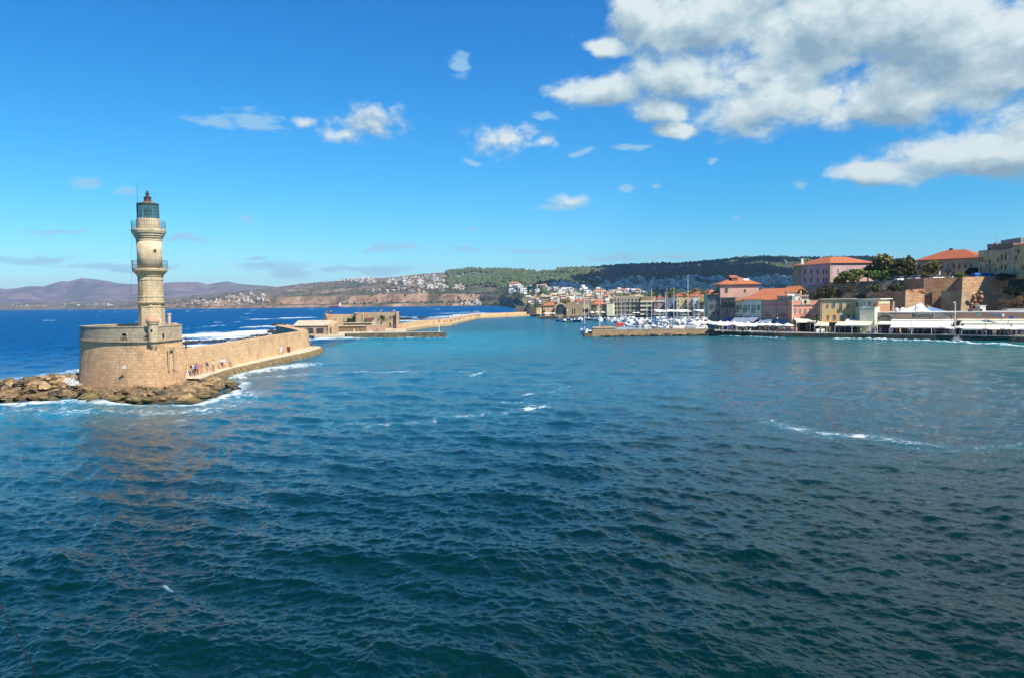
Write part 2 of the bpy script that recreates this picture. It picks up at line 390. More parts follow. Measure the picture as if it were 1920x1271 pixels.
# foam: (points in the photo, half width in metres, strength)
FOAM = [([(-60,765),(0,762),(60,757),(130,752),(150,750),(200,757),(300,762),(370,759),(410,749),(440,738),(462,718)], 1.5, 1.25),
        ([(-60,772),(120,770),(300,776),(420,766),(470,735)], 3.2, 0.66),
        ([(170,790),(250,800),(330,795)], 5.0, 0.42),
        ([(430,705),(465,700),(500,693),(540,688),(560,684)], 3.4, 1.15),
        ([(460,712),(500,706),(560,703)], 4.0, 0.55),
        ([(0,712),(60,706),(110,700),(150,695)], 3.5, 0.85),
        ([(0,722),(100,712),(150,705)], 2.0, 0.9),
        ([(330,652),(380,649),(420,646),(440,643)], 4.0, 1.4),
        ([(335,633),(380,631),(440,628),(480,624),(540,621)], 17.0, 1.8),
        ([(340,641),(400,638),(450,634),(500,630)], 9.0, 1.3),
        ([(470,614),(510,613),(560,612.5)], 8.0, 1.6),
        ([(495,599),(530,598),(575,596),(612,595)], 15.0, 1.5),
        ([(748,602),(790,603),(830,601)], 12.0, 1.3), ([(745,594),(780,596),(840,593)], 8.0, 0.9),
        ([(800,598),(850,594),(880,590),(900,588)], 12.0, 1.2), ([(840,588),(870,586.5),(900,587)], 14.0, 1.0), ([(930,577.5),(960,577)], 12.0, 0.8),
        ([(585,638),(605,636),(640,636),(665,634.5)], 4.0, 1.2), ([(690,635),(740,634.5),(835,634)], 1.6, 0.9),
        ([(585,656),(556,676)], 1.2, 0.6),
        ([(640,699),(700,698),(760,697),(830,697),(900,696),(918,697)], 0.85, 0.78),
        ([(880,705),(905,699)], 0.8, 0.6), ([(560,704),(630,700)], 0.8, 0.5),
        ([(990,766),(1003,762),(1014,764)], 0.9, 1.05), ([(860,782),(920,776),(1000,768)], 1.1, 0.66), ([(945,753),(975,754)], 0.9, 0.72),
        ([(980,742),(1005,738)], 0.9, 0.7), ([(1000,722),(1035,720),(1072,724),(1040,733),(1000,740)], 1.0, 0.55),
        ([(690,799),(760,794),(850,785)], 0.9, 0.6), ([(500,803),(580,795),(640,790),(680,797)], 0.9, 0.52), ([(800,775),(860,778)], 0.7, 0.5),
        ([(210,822),(300,812),(420,806),(500,803)], 0.8, 0.48),
        ([(1430,790),(1500,805),(1560,815),(1640,820),(1700,831),(1760,838)], 1.3, 0.66), ([(1780,846),(1920,832)], 1.0, 0.45), ([(1500,716),(1620,722)], 1.2, 0.4),
        ([(1570,637),(1600,636.5),(1650,638),(1700,640),(1750,641.5),(1790,643),(1850,646),(1930,650)], 1.1, 1.35),
        ([(1350,631),(1400,632),(1470,634.5)], 0.7, 0.85), ([(1150,633),(1340,631)], 0.4, 0.6),
        ([(308,1099),(322,1106)], 0.10, 0.7), ([(110,579),(130,579)], 30, 0.7)]
FM = np.zeros_like(WX)
sel = (RR < 4000) & (WY > 0) & (np.abs(TH) < 0.75)
xs, ys = WX[sel], WY[sel]; fm = np.zeros_like(xs)
wob = (fbm(xs*0.12, ys*0.12, 3, 11)-0.5)
for pts, w, st in FOAM:
    g_ = [gnd(px, py) for px, py in pts]; d = np.full_like(xs, 1e9)
    for a, b in zip(g_[:-1], g_[1:]):
        bb = np.array([b.x-a.x, b.y-a.y]); L2 = bb@bb
        t = np.clip(((xs-a.x)*bb[0]+(ys-a.y)*bb[1])/L2, 0, 1)
        d = np.minimum(d, np.hypot(xs-a.x-t*bb[0], ys-a.y-t*bb[1]))
    fm = np.maximum(fm, st*np.clip(1-d/(w*(1+1.5*wob)*1.5), 0, 1)**0.8)
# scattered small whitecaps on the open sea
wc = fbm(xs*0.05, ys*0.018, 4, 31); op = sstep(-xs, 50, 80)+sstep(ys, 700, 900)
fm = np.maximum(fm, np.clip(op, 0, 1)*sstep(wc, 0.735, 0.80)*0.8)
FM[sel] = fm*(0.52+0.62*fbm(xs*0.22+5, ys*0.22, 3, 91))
WZ += FM*np.where(RR > 200, 0.55, 0.22)*(0.3+fbm(WX*0.35, WY*0.35, 3, 4))
# base colour of the water, dark near the camera and greyer to the right: deep blue outside the mole, teal in the channel, turquoise over the shallows
U = 960+1440*WX/np.maximum(WY, 1)
MOX = np.interp(WY, [60, 100, 180, 293, 299, 346, 366, 430, 517, 583, 640], [-48, -48, -49, -52, -41.5, -36.5, -29, -27, -22.1, 15, 24]); openw = np.clip(np.where(WY < 280, sstep(-WX, 50, 62), (WX < MOX-2)*1.0)*sstep(WY, 50, 100), 0, 1)
deep = np.array([0.0005, 0.0145, 0.0135]); mid = np.array([0.003, 0.072, 0.110]); blue = np.array([0.001, 0.064, 0.190]); turq = np.array([0.012, 0.170, 0.235]); grey = np.array([0.008, 0.098, 0.098])
def lerp(a, b, t): return a+(b-a)*t[..., None]
nzc = fbm(WX*0.012, WY*0.008, 4, 77)
C = lerp(deep[None, None, :]*np.ones((*WX.shape, 1)), mid, np.clip(sstep(RR, 35, 120)*(0.75+0.5*nzc), 0, 1))
C = lerp(C, grey, sstep(WX, 20, 110)*sstep(RR, 60, 170)*0.8)
C = lerp(C, turq, np.clip(sstep(np.abs(WX+28), 60, 14)*sstep(WY, 120, 200)*sstep(WY, 330, 240), 0, 1)*(0.45+0.6*nzc)*(WX > -47))
C = lerp(C, turq, np.clip(sstep(np.hypot((WX+58)/34, (WY-88)/17), 1.15, 0.35), 0, 1)*0.75)
C = lerp(C, blue, openw)
C = lerp(C, turq*0.9, np.clip(FM*1.1, 0, 1)*0.55)
RGH = 0.035+0.20*sstep(RR, 22, 260)+0.16*openw*sstep(RR, 90, 300)
wm = bpy.data.materials.new('sea_water'); wm.use_nodes = True; nt = wm.node_tree; b = nt.nodes['Principled BSDF']
g = N(nt, 'ShaderNodeNewGeometry'); pos = g.outputs['Position']
aC = N(nt, 'ShaderNodeAttribute', attribute_name='wcol'); aF = N(nt, 'ShaderNodeAttribute', attribute_name='foam')
st = VM(nt, 'MULTIPLY', pos, (1.0, 0.8, 1.0)).outputs[0]
n1 = N(nt, 'ShaderNodeTexNoise', ins={'Vector': st, 'Scale': 3.4, 'Detail': 3.5, 'Roughness': 0.6, 'Distortion': 0.5})
n2 = N(nt, 'ShaderNodeTexNoise', ins={'Vector': st, 'Scale': 0.28, 'Detail': 4.0, 'Roughness': 0.55})
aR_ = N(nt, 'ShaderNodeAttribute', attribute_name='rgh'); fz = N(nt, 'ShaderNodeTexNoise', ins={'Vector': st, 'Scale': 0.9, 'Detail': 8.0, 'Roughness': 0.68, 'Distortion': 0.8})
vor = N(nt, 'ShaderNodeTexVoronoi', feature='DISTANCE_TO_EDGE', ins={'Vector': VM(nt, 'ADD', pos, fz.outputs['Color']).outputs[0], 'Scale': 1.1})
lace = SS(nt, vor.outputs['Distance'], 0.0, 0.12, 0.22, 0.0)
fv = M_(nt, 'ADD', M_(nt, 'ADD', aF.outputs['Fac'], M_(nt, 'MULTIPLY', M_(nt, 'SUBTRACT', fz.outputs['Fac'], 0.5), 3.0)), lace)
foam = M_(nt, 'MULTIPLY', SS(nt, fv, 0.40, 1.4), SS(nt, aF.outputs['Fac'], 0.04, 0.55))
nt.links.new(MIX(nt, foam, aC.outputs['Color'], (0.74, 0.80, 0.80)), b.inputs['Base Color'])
aR = N(nt, 'ShaderNodeAttribute', attribute_name='rgh'); rg = M_(nt, 'ADD', M_(nt, 'MULTIPLY', aR.outputs['Fac'], 0.8), M_(nt, 'MULTIPLY', foam, 0.7)); nt.links.new(rg, b.inputs['Roughness'])
b.inputs['IOR'].default_value = 1.33; b.inputs['Specular Tint'].default_value = (0.80, 1.0, 0.97, 1)
# unresolved facets far out: part of the light comes back from inside the water
df = N(nt, 'ShaderNodeBsdfDiffuse'); far = M_(nt, 'MULTIPLY', M_(nt, 'SUBTRACT', aR.outputs['Fac'], 0.11), 2.7, clamp=True)
nfl = N(nt, 'ShaderNodeTexNoise', ins={'Vector': VM(nt, 'MULTIPLY', pos, (1.0, 0.55, 1.0)).outputs[0], 'Scale': 0.42, 'Detail': 5.0, 'Roughness': 0.7}); facet_tone = SS(nt, nfl.outputs['Fac'], 0.34, 0.66, 0.35, 1.65); fl3 = N(nt, 'ShaderNodeCombineXYZ', ins={0: facet_tone, 1: facet_tone, 2: facet_tone}).outputs[0]  # light and dark of far wave facets put into the diffuse colour
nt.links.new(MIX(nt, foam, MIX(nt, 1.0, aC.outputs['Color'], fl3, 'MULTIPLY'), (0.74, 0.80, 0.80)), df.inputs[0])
mx = N(nt, 'ShaderNodeMixShader', ins={0: far}); nt.links.new(b.outputs[0], mx.inputs[1]); nt.links.new(df.outputs[0], mx.inputs[2])
nt.links.new(mx.outputs[0], nt.nodes['Material Output'].inputs[0])
hh = M_(nt, 'ADD', M_(nt, 'MULTIPLY', n1.outputs['Fac'], 0.15), M_(nt, 'MULTIPLY', M_(nt, 'MULTIPLY', n2.outputs['Fac'], aR_.outputs['Fac']), 3.0))
n4 = N(nt, 'ShaderNodeTexNoise', ins={'Vector': VM(nt, 'MULTIPLY', pos, (0.8, 1.0, 1.0)).outputs[0], 'Scale': 0.95, 'Detail': 4.0, 'Roughness': 0.6, 'Distortion': 0.6}); hh = M_(nt, 'ADD', hh, M_(nt, 'MULTIPLY', M_(nt, 'MULTIPLY', n4.outputs['Fac'], aR_.outputs['Fac']), 2.6))
bp = N(nt, 'ShaderNodeBump', ins={'Height': hh, 'Strength': 0.85, 'Distance': 0.55}); nt.links.new(bp.outputs[0], b.inputs['Normal'])
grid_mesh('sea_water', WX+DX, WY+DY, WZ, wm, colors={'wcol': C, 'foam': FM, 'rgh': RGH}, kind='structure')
del WX, WY, WZ, DX, DY, C, FM, RR, TH, SP

# ------------------------------------------------------------------ far land
def ip(px, tab): return np.interp(px, [a for a, _ in tab], [b for _, b in tab])
SHORE = [(-900,5200),(0,5000),(150,4200),(300,3300),(380,2900),(500,2700),(640,2500),(800,2350),(900,2200),(940,1900),(965,1300),(985,900),(1008,640),(1016,505),(3200,505)]
RIDGE = [(-900,6200),(0,6000),(300,5200),(450,5000),(600,4600),(900,3700),(1200,3500),(1700,3300),(3200,3300)]
SKYL = [(-900,569),(0,568),(100,567.5),(170,566),(250,565),(300,560),(380,553.5),(446,546.5),(515,540),(549,535.5),(606,529.5),(643,527.5),(675,524),(744,520.5),(790,515),(824,512.5),(859,510),
        (875,508),(887,506.5),(904,508.5),(929,507.5),(948,508.5),(976,509.5),(1007,510),(1031,507),(1062,506.5),(1101,505.5),(1120,504.5),(1180,500),(1276,497.5),(1323,494),(1359,490.5),(1395,487.5),(1431,485),(1479,486.5),
        (1540,486),(1600,487),(1626,486),(1640,489),(1750,500),(3200,540)]
CLIFF = [(-900,6),(200,8),(300,14),(380,26),(500,34),(800,34),(900,26),(950,12),(1000,0),(3200,0)]
def hz(px, Y):
    Sh = ip(px, SHORE); Rg = ip(px, RIDGE); sk = ip(px, SKYL); cl = ip(px, CLIFF)
    zr = H+(hor(px)-sk)/1440*Rg
    flat = np.where(px > 985, 650.0, 0.0)+np.where(px > 1000, 0, 0)
    t = np.clip((Y-Sh-flat)/(Rg-Sh-flat), 0, 1.3)
    X = (px-960)/1440*Y
    low = cl*0.22*sstep(Y-Sh, 0, 25); mainc = cl*0.78*sstep(Y-Sh+60*(fbm(X*0.004, Y*0+3, 3, 2)-0.5), 130, 175)
    base = np.where(px > 1000, 1.35, 1.0)*sstep(Y-Sh, -1, 6)
    p = 1.25
    z = base+low+mainc+(zr-cl-base)*np.where(t < 1, np.clip(t, 0, 1)**p, 1-(t-1)*1.6)
    nn = (fbm(X*0.0035, Y*0.0035, 5, 9)-0.5)*46*sstep(t, 0.02, 0.3)*sstep(t, 1.0, 0.75)
    return z+nn
cols = np.concatenate([np.arange(-900, -40, 40), np.arange(-40, 1720, 3.0), np.arange(1720, 3200, 40)])
ts = np.concatenate([np.linspace(-0.01, 0.08, 34), np.linspace(0.085, 1.0, 90), np.linspace(1.02, 1.3, 8)])
PXg, Tg = np.meshgrid(cols, ts)
Sg = ip(PXg, SHORE); Rg_ = ip(PXg, RIDGE); Yg = Sg+Tg*(Rg_-Sg); Zg = hz(PXg, Yg); Zg[0, :] = -3
Xg = (PXg-960)/1440*Yg
n_ = fbm(Xg*0.006, Yg*0.006, 5, 21); n2_ = fbm(Xg*0.02, Yg*0.012, 4, 23)
scrub = np.array([0.125, 0.100, 0.072]); green = np.array([0.045, 0.062, 0.028]); clf = np.array([0.31, 0.195, 0.125]); earth = np.array([0.30, 0.17, 0.10]); pale = np.array([0.33, 0.25, 0.17])
Cg = lerp(scrub[None, None]*np.ones((*Xg.shape, 1)), green, np.clip(sstep(n_, 0.5, 0.62)*0.7+sstep(PXg, 800, 900)*0.6, 0, 1))
Cg = lerp(Cg, pale, sstep(n2_, 0.62, 0.72)*0.5*(PXg < 1000))
dz = np.abs(np.gradient(Zg, axis=0))/(np.abs(np.gradient(Yg, axis=0))+1e-3)
Cg = lerp(Cg, clf*(0.6+0.7*n2_[..., None]), np.clip(sstep(dz, 0.12, 0.4), 0, 1)*(PXg < 985)*(0.25+0.75*sstep(fbm(Xg*0.012+9, Yg*0.003, 4, 61), 0.34, 0.56)))
Cg = lerp(Cg, earth, (sstep(PXg, 160, 230)*sstep(PXg, 300, 260)*sstep(Tg, 0.1, 0.0))*0.7)
Cg = lerp(Cg, np.array([0.22, 0.20, 0.17]), sstep(PXg, 1000, 1015)*sstep(Tg, 0.2, 0.1))
grid_mesh('hills', Xg, Yg, Zg, attrmat('hill_land', 'lcol', scale=0.035, amt=0.45), colors={'lcol': Cg}, kind='structure')
# distant mountains
MSK = [(-900,548),(-300,552),(-100,545),(0,541),(15,543),(35,541),(60,537),(85,538),(105,532),(120,528),(130,529),(150,524),(158,522),(175,524),(200,527),(225,532),(240,533.5),(290,533),(320,530.5),(350,529.5),(375,530),(390,534),
       (410,531),(430,528.5),(450,533),(480,535.5),(500,536.5),(520,539),(545,541),(560,534),(568,531.5),(578,534),(600,540),(700,556),(3200,570)]
mc = np.concatenate([np.arange(-900, 0, 20), np.arange(0, 720, 3.0)]); mt = np.linspace(0, 1.25, 46)
PM, TM = np.meshgrid(mc, mt); YM = 7200+TM*2300; XM = (PM-960)/1440*YM
zr = H+(hor(PM)-ip(PM, MSK))/1440*9500
ZM = np.where(TM <= 1, zr*np.clip(TM, 0, 1)**0.85, zr*(1-(TM-1)*2))
rid = 1-np.abs(fbm(XM*0.0014, YM*0.0010, 5, 41)*2-1); ZM = ZM*(1-0.55*(1-rid)*sstep(TM, 1.0, 0.8)*sstep(TM, 0, 0.2)*1.6)
CM = lerp(np.array([0.17, 0.12, 0.115])[None, None]*np.ones((*XM.shape, 1)), np.array([0.11, 0.09, 0.085]), sstep(fbm(XM*0.003, YM*0.002, 5, 3), 0.42, 0.6))
grid_mesh('mountains', XM, YM, ZM, attrmat('mountain_land', 'lcol', scale=0.006, amt=0.3), colors={'lcol': CM}, kind='structure')

def march(px, py):
    """first point of the hills seen through a pixel"""
    d = ray(px, py); d = d/d.y
    Y = np.arange(ip(px, SHORE)+4, ip(px, RIDGE)*1.05, 6.0); X = d.x*Y; Z = H+d.z*Y
    P_ = 960+1440*X/Y; hh = hz(P_, Y); k = np.argmax(hh > Z)
    return Vector((X[k], Y[k], hh[k])) if hh[k] > Z[k] else None

# woods on the ridge: one mass nobody could count
def blobs_mesh(name, pts, sizes, cols_, m, **tags):
    bm = bmesh.new(); bmesh.ops.create_icosphere(bm, subdivisions=1, radius=1)
    bv = np.array([v.co[:] for v in bm.verts]); bf = np.array([[l.index for l in f.verts] for f in bm.faces]); bm.free()
    n = len(pts); V = bv[None]*(1+rng.uniform(-.28, .28, (n, len(bv), 1))); V = V*sizes[:, None, :]+pts[:, None, :]
    Fc = bf[None]+(np.arange(n)*len(bv))[:, None, None]; Fc = Fc.reshape(-1, 3); V = V.reshape(-1, 3).astype(np.float32)
    me = bpy.data.meshes.new(name); me.vertices.add(len(V)); me.vertices.foreach_set('co', V.ravel())
    me.loops.add(Fc.size); me.loops.foreach_set('vertex_index', Fc.ravel().astype(np.int32)); me.polygons.add(len(Fc))
    me.polygons.foreach_set('loop_start', np.arange(0, Fc.size, 3, dtype=np.int32)); me.polygons.foreach_set('loop_total', np.full(len(Fc), 3, np.int32)); me.update(calc_edges=True)
    a = me.attributes.new('lcol', 'FLOAT_COLOR', 'POINT'); cc = np.repeat(np.concatenate([cols_, np.ones((n, 1))], 1), len(bv), 0).astype(np.float32); a.data.foreach_set('color', cc.ravel())
    me.materials.append(m); o = bpy.data.objects.new(name, me); col.objects.link(o)
    for k, v in tags.items(): o[k] = v
    return o
def scatter(n, fpx, ft, dens, size, c0, c1):
    P_, S_, C_ = [], [], []
    px = fpx(n); t = ft(n); Sh = ip(px, SHORE); Rg = ip(px, RIDGE); Y = Sh+t*(Rg-Sh); X = (px-960)/1440*Y
    keep = rng.uniform(0, 1, n) < dens(px, t, X, Y)
    px, Y, X = px[keep], Y[keep], X[keep]; Z = hz(px, Y); s = rng.uniform(size[0], size[1], len(px))
    S_ = np.stack([s, s, s*rng.uniform(.75, 1.25, len(s))], 1); k = rng.uniform(0, 1, (len(s), 1)); C_ = np.array(c0)*(1-k)+np.array(c1)*k
    return np.stack([X, Y, Z+s*0.5], 1), S_, C_
wood = scatter(26000, lambda n: rng.uniform(840, 1700, n), lambda n: 1-rng.uniform(0, 1, n)**1.2*0.62,
               lambda px, t, X, Y: np.clip(sstep(t, np.interp(px, [1000, 1150], [.38, .56]), np.interp(px, [1000, 1150], [.62, .80]))+sstep(px, 1000, 860)*0.6, 0, 1)*sstep(fbm(X*.006, Y*.004, 4, 8), 0.36, 0.48), (5, 10), (0.042, 0.066, 0.028), (0.095, 0.115, 0.045))
blobs_mesh('woodland', *wood, attrmat('wood_leaves', 'lcol', scale=0.15, amt=0.4), kind='stuff', label='dark pine and olive woodland covering the ridge above the town', category='woodland')
low = scatter(9000, lambda n: rng.uniform(300, 1500, n), lambda n: rng.uniform(0.0, 0.98, n),
              lambda px, t, X, Y: np.clip(sstep(fbm(X*.008, Y*.006, 4, 18), 0.46, 0.6)-sstep(px, 1000, 1100)*0.55, 0, 1)*(0.25+0.75*sstep(px, 560, 800)), (1.8, 4.5), (0.035, 0.045, 0.025), (0.085, 0.085, 0.05))
blobs_mesh('scrub', *low, attrmat('wood_leaves', 'lcol'), kind='stuff', label='low green scrub and garden trees dotting the brown hillside', category='scrub')
# ------------------------------------------------------------------ shared materials
ST = stone('bastion_stone', (0.76, 0.48, 0.26), (0.61, 0.375, 0.205), (0.44, 0.275, 0.155), 0.72, 0.36, stain=(0.27, 0.18, 0.11), st=0.6, sscale=0.42, bump=0.55)
STW = stone('sea_wall_stone', (0.74, 0.50, 0.27), (0.62, 0.40, 0.22), (0.44, 0.285, 0.165), 0.8, 0.38, stain=(0.27, 0.17, 0.10), st=0.5, sscale=0.3, bump=0.8)
PAR = stone('parapet_stone', (0.50, 0.405, 0.27), (0.43, 0.34, 0.225), (0.34, 0.265, 0.18), 0.9, 0.4, stain=(0.20, 0.165, 0.12), st=0.5, sscale=0.8, bump=0.4, msize=0.012)
LHS = stone('lighthouse_stone', (0.54, 0.43, 0.27), (0.47, 0.365, 0.225), (0.38, 0.29, 0.18), 0.8, 0.42, stain=(0.30, 0.20, 0.105), st=0.85, sscale=0.55, bump=0.5, msize=0.012)
LHP = mat('lighthouse_plaster', (0.54, 0.45, 0.30), 0.85, scale=0.8, c2=(0.42, 0.32, 0.20), bump=0.3)
PAVE = mat('promenade_stone', (0.56, 0.475, 0.34), 0.85, scale=0.9, c2=(0.45, 0.36, 0.24), bump=0.25)
ALG = mat('weedy_stone', (0.26, 0.185, 0.085), 0.8, scale=1.5, c2=(0.10, 0.075, 0.032), bump=0.8)
IRON = mat('iron', (0.10, 0.11, 0.13), 0.5, scale=8, metal=0.3)
RUST = mat('rusted_copper', (0.095, 0.055, 0.042), 0.55, scale=6, c2=(0.045, 0.03, 0.028))
LGREEN = mat('lantern_green_metal', (0.055, 0.10, 0.095), 0.5, scale=6)
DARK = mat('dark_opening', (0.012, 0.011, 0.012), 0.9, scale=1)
ROCKA = mat('boulder_brown', (0.25, 0.165, 0.08), 0.85, scale=1.8, c2=(0.085, 0.058, 0.032), bump=1.0, bscale=4, wet=.7)
ROCKB = mat('boulder_olive', (0.23, 0.175, 0.065), 0.75, scale=1.6, c2=(0.08, 0.065, 0.028), bump=1.0, bscale=4, wet=.5)
ROCKC = mat('boulder_tan', (0.40, 0.27, 0.13), 0.85, scale=1.8, c2=(0.20, 0.125, 0.06), bump=1.0, bscale=4, wet=.7)
ROCKD = mat('boulder_dark', (0.085, 0.068, 0.045), 0.7, scale=1.6, c2=(0.028, 0.024, 0.02), bump=1.0, bscale=4)

# ------------------------------------------------------------------ rocky shore under the bastion
def XY(px, Y, py=640): return (at(px, py, Y).x, Y)
shore_px = [(-70,104),(-70,90),(0,87.4),(60,89.5),(100,91),(150,91),(200,87.8),(300,85.6),(370,86.6),(410,91),(440,96.5),(456,106),(436,113),(405,118),(380,122)]
sh = [XY(p, Y, 745) for p, Y in shore_px]+[(-48.5, 122), (-49, 128), (-60, 124), (-66, 112), (-72, 103)]
def rocky(name, poly, ztop, mi, **tags):
    """a lumpy ground sheet that falls from ztop inside the outline to below the water at it"""
    P_ = np.array(poly); x0, y0 = P_.min(0)-1; x1, y1 = P_.max(0)+1; st = 0.45
    X, Y = np.meshgrid(np.arange(x0, x1, st), np.arange(y0, y1, st)); D = np.full(X.shape, 1e9); ins = np.zeros(X.shape, bool)
    for i in range(len(P_)):
        a, b = P_[i], P_[(i+1) % len(P_)]; bb = b-a; t = np.clip(((X-a[0])*bb[0]+(Y-a[1])*bb[1])/(bb@bb), 0, 1)
        D = np.minimum(D, np.hypot(X-a[0]-t*bb[0], Y-a[1]-t*bb[1]))
        c = ((a[1] > Y) != (b[1] > Y)) & (X < (b[0]-a[0])*(Y-a[1])/(b[1]-a[1]+1e-9)+a[0]); ins ^= c
    D = np.where(ins, D, -D); Z = -1.2+(ztop+1.2)*sstep(D, -1, 5.0)+(fbm(X*0.55, Y*0.55, 4, 6)-0.5)*1.3*sstep(D, -1, 2)*(1-0.7*sstep(D, 4, 6))
    return grid_mesh(name, X, Y, Z, mi, **tags)
rocky('rocky_shore', sh, 0.95, ROCKA, kind='structure')
# boulders: each one its own thing
bmesh_pool = []
for k in range(14):
    b_ = MB(); b_.blob((0, 0, 0), (1.0, 0.85, 0.62), seed=100+k, sub=3, jit=0.30)
    bmesh_pool.append([b_.mesh('boulder', m, smooth=False) for m in (ROCKA, ROCKB, ROCKC, ROCKD)])
rr = random.Random(11); placed = []
KINDR = {0: ('rugged brown boulder in the breakwater heap left of the bastion', 'brown boulders heaped round the bastion'),
         1: ('olive weed-stained boulder low in the heap at the waterline below the bastion', 'weed-stained boulders at the waterline'),
         2: ('pale tan boulder high in the heap close under the bastion wall', 'pale boulders under the bastion wall'),
         3: ('wet dark boulder at the seaward edge of the heap', 'wet dark boulders')}
inner = np.array(sh); tries = 0
bast_in = [(-58.6, 101), (-57, 97.5), (-50, 94.4), (-43.6, 93.8), (-43.2, 125), (-59, 115)]
def inpoly(x, y, poly):
    c = False; n = len(poly)
    for i in range(n):
        a, b = poly[i], poly[(i+1) % n]
        if (a[1] > y) != (b[1] > y) and x < (b[0]-a[0])*(y-a[1])/(b[1]-a[1])+a[0]: c = not c
    return c
while len(placed) < 236 and tries < 16000:
    tries += 1; x = rr.uniform(-68, -30); y = rr.uniform(85.0, 121)
    if not inpoly(x, y, sh) or inpoly(x, y, bast_in): continue
    if x > -45 and y > 103.0+(x+45)*0.9: continue
    if y > 100 and x < -60 and rr.random() < 0.5: continue
    s = rr.choice([0.5, 0.65, 0.8, 0.95, 1.1]) if len(placed) > 26 else rr.uniform(1.0, 1.6)
    if any((x-a)**2+(y-b)**2 < (0.50*(s+c))**2 for a, b, c in placed): continue
    dmin = min(math.hypot(x-p[0]*(1-t)-q[0]*t, y-p[1]*(1-t)-q[1]*t) for p, q in zip(sh, sh[1:]+sh[:1]) for t in (0, .25, .5, .75))
    if dmin < 0.6*s*0.5: continue
    placed.append((x, y, s))
    z = -0.28+(1.75 if x < -58 else 1.3)*min(1, dmin/5.0)+0.08*s
    if x > -44: z = min(z, 0.75)
    k = 1 if dmin < 2.0 else (2 if (dmin > 3.3 and rr.random() < 0.30) or x > -42 and rr.random() < 0.3 else (3 if rr.random() < 0.22 else 0))
    if dmin < 1.2 and rr.random() < 0.35: k = 3
    o = bpy.data.objects.new('boulder', rr.choice(bmesh_pool)[k]); col.objects.link(o); o.location = (x, y, z)
    o.rotation_euler = (rr.uniform(-.35, .35), rr.uniform(-.35, .35), rr.uniform(0, 6.28)); o.scale = (s*rr.uniform(.9, 1.35), s*rr.uniform(.8, 1.1), s*rr.uniform(.5, 0.8))
    tag(o, KINDR[k][0], 'boulder', KINDR[k][1])

# ------------------------------------------------------------------ bastion
Bc = (-50.5, 104.5)
topo = [(165,99.6),(190,97.7),(225,96.2),(260,95.3),(287,95.0)]
front = [XY(p, Y, 630) for p, Y in topo]
arc = [XY(150, 103.0, 630), XY(153, 101.2, 630)]
plan = arc+front+[(-44.2, 102.8), (-46.7, 107.0), (-49.3, 113), (-56.5, 113), (-58.2, 108)]
def smoothline(pts, n=4):
    out = []
    for i in range(len(pts)-1):
        p0 = pts[max(i-1, 0)]; p1 = pts[i]; p2 = pts[i+1]; p3 = pts[min(i+2, len(pts)-1)]
        for k in range(n):
            t = k/n; out.append(tuple(0.5*((2*p1[j])+(-p0[j]+p2[j])*t+(2*p0[j]-5*p1[j]+4*p2[j]-p3[j])*t*t+(-p0[j]+3*p1[j]-3*p2[j]+p3[j])*t**3) for j in (0, 1)))
    return out+[pts[-1]]
curve = smoothline(arc+front, 5); plan = curve+plan[len(arc+front):]
def offs(poly, d):
    n = len(poly); out = []
    for i in range(n):
        a, b, c = Vector(poly[i-1]), Vector(poly[i]), Vector(poly[(i+1) % n])
        e1 = (b-a).normalized(); e2 = (c-b).normalized(); n1 = Vector((e1.y, -e1.x)); n2 = Vector((e2.y, -e2.x)); nn = (n1+n2).normalized()
        out.append(tuple(b+nn*d/max(0.5, nn.dot(n1))))
    return out
def perim_uv(o, poly, c=None):
    """unroll the wall: u = length along the outline"""
    P_ = [Vector(p) for p in poly]; L = [0]
    for i in range(len(P_)): L.append(L[-1]+(P_[(i+1) % len(P_)]-P_[i]).length)
    me = o.data; uv = me.uv_layers[0]; off = Vector(o['_o']) if '_o' in o else Vector((0, 0, 0)); n = len(P_)
    for p in me.polygons:
        if len(p.vertices) == 4 and abs(p.normal.z) < 0.6:
            i = min(v % n for v in p.vertices) if not ({v % n for v in p.vertices} >= {0, n-1} and n > 2) else n-1
            for li in p.loop_indices:
                v = me.loops[li].vertex_index; k = v % n; u = L[i] if k == i else L[i+1]
                uv.data[li].uv = (u, me.vertices[v].co.z)
bas = empty('harbour_bastion', (*Bc, 1.5), 'round fronted stone bastion carrying the lighthouse on the rocky point', 'bastion')
ZC, ZP = 6.72, 8.42
b_ = MB(); b_.prism(offs(plan, 0.42), 0.4, ZC-0.12, top=plan); w = b_.build('wall', ST, bas); perim_uv(w, plan)
b_ = MB(); b_.prism(offs(plan, 0.20), ZC-0.12, ZC+0.10); b_.build('cornice', PAR, bas)
b_ = MB(); b_.prism(offs(plan, -0.7), 5.2, ZC+0.30); b_.build('deck', PAVE, bas)
# parapet ring (with thickness), gun ports left uncut, their inner shade a flat dark face
o1 = offs(plan, 0.02); o2 = offs(plan, -0.62); n = len(o1)
b_ = MB()
vs = [(p[0], p[1], ZC+0.10) for p in o1]+[(p[0], p[1], ZP) for p in o1]+[(p[0], p[1], ZP) for p in o2]+[(p[0], p[1], ZC+0.10) for p in o2]
b_.add(vs, [(k*n+i, k*n+(i+1) % n, ((k+1) % 4)*n+(i+1) % n, ((k+1) % 4)*n+i) for k in range(4) for i in range(n)])
w = b_.build('parapet', PAR, bas); perim_uv(w, plan)
b_ = MB(); oa = offs(plan, 0.07); ob = offs(plan, -0.67)
vs = [(p[0], p[1], ZP-0.002) for p in oa]+[(p[0], p[1], ZP+0.13) for p in oa]+[(p[0], p[1], ZP+0.13) for p in ob]+[(p[0], p[1], ZP-0.002) for p in ob]
b_.add(vs, [(k*n+i, k*n+(i+1) % n, ((k+1) % 4)*n+(i+1) % n, ((k+1) % 4)*n+i) for k in range(4) for i in range(n)]); b_.build('coping', PAR, bas)
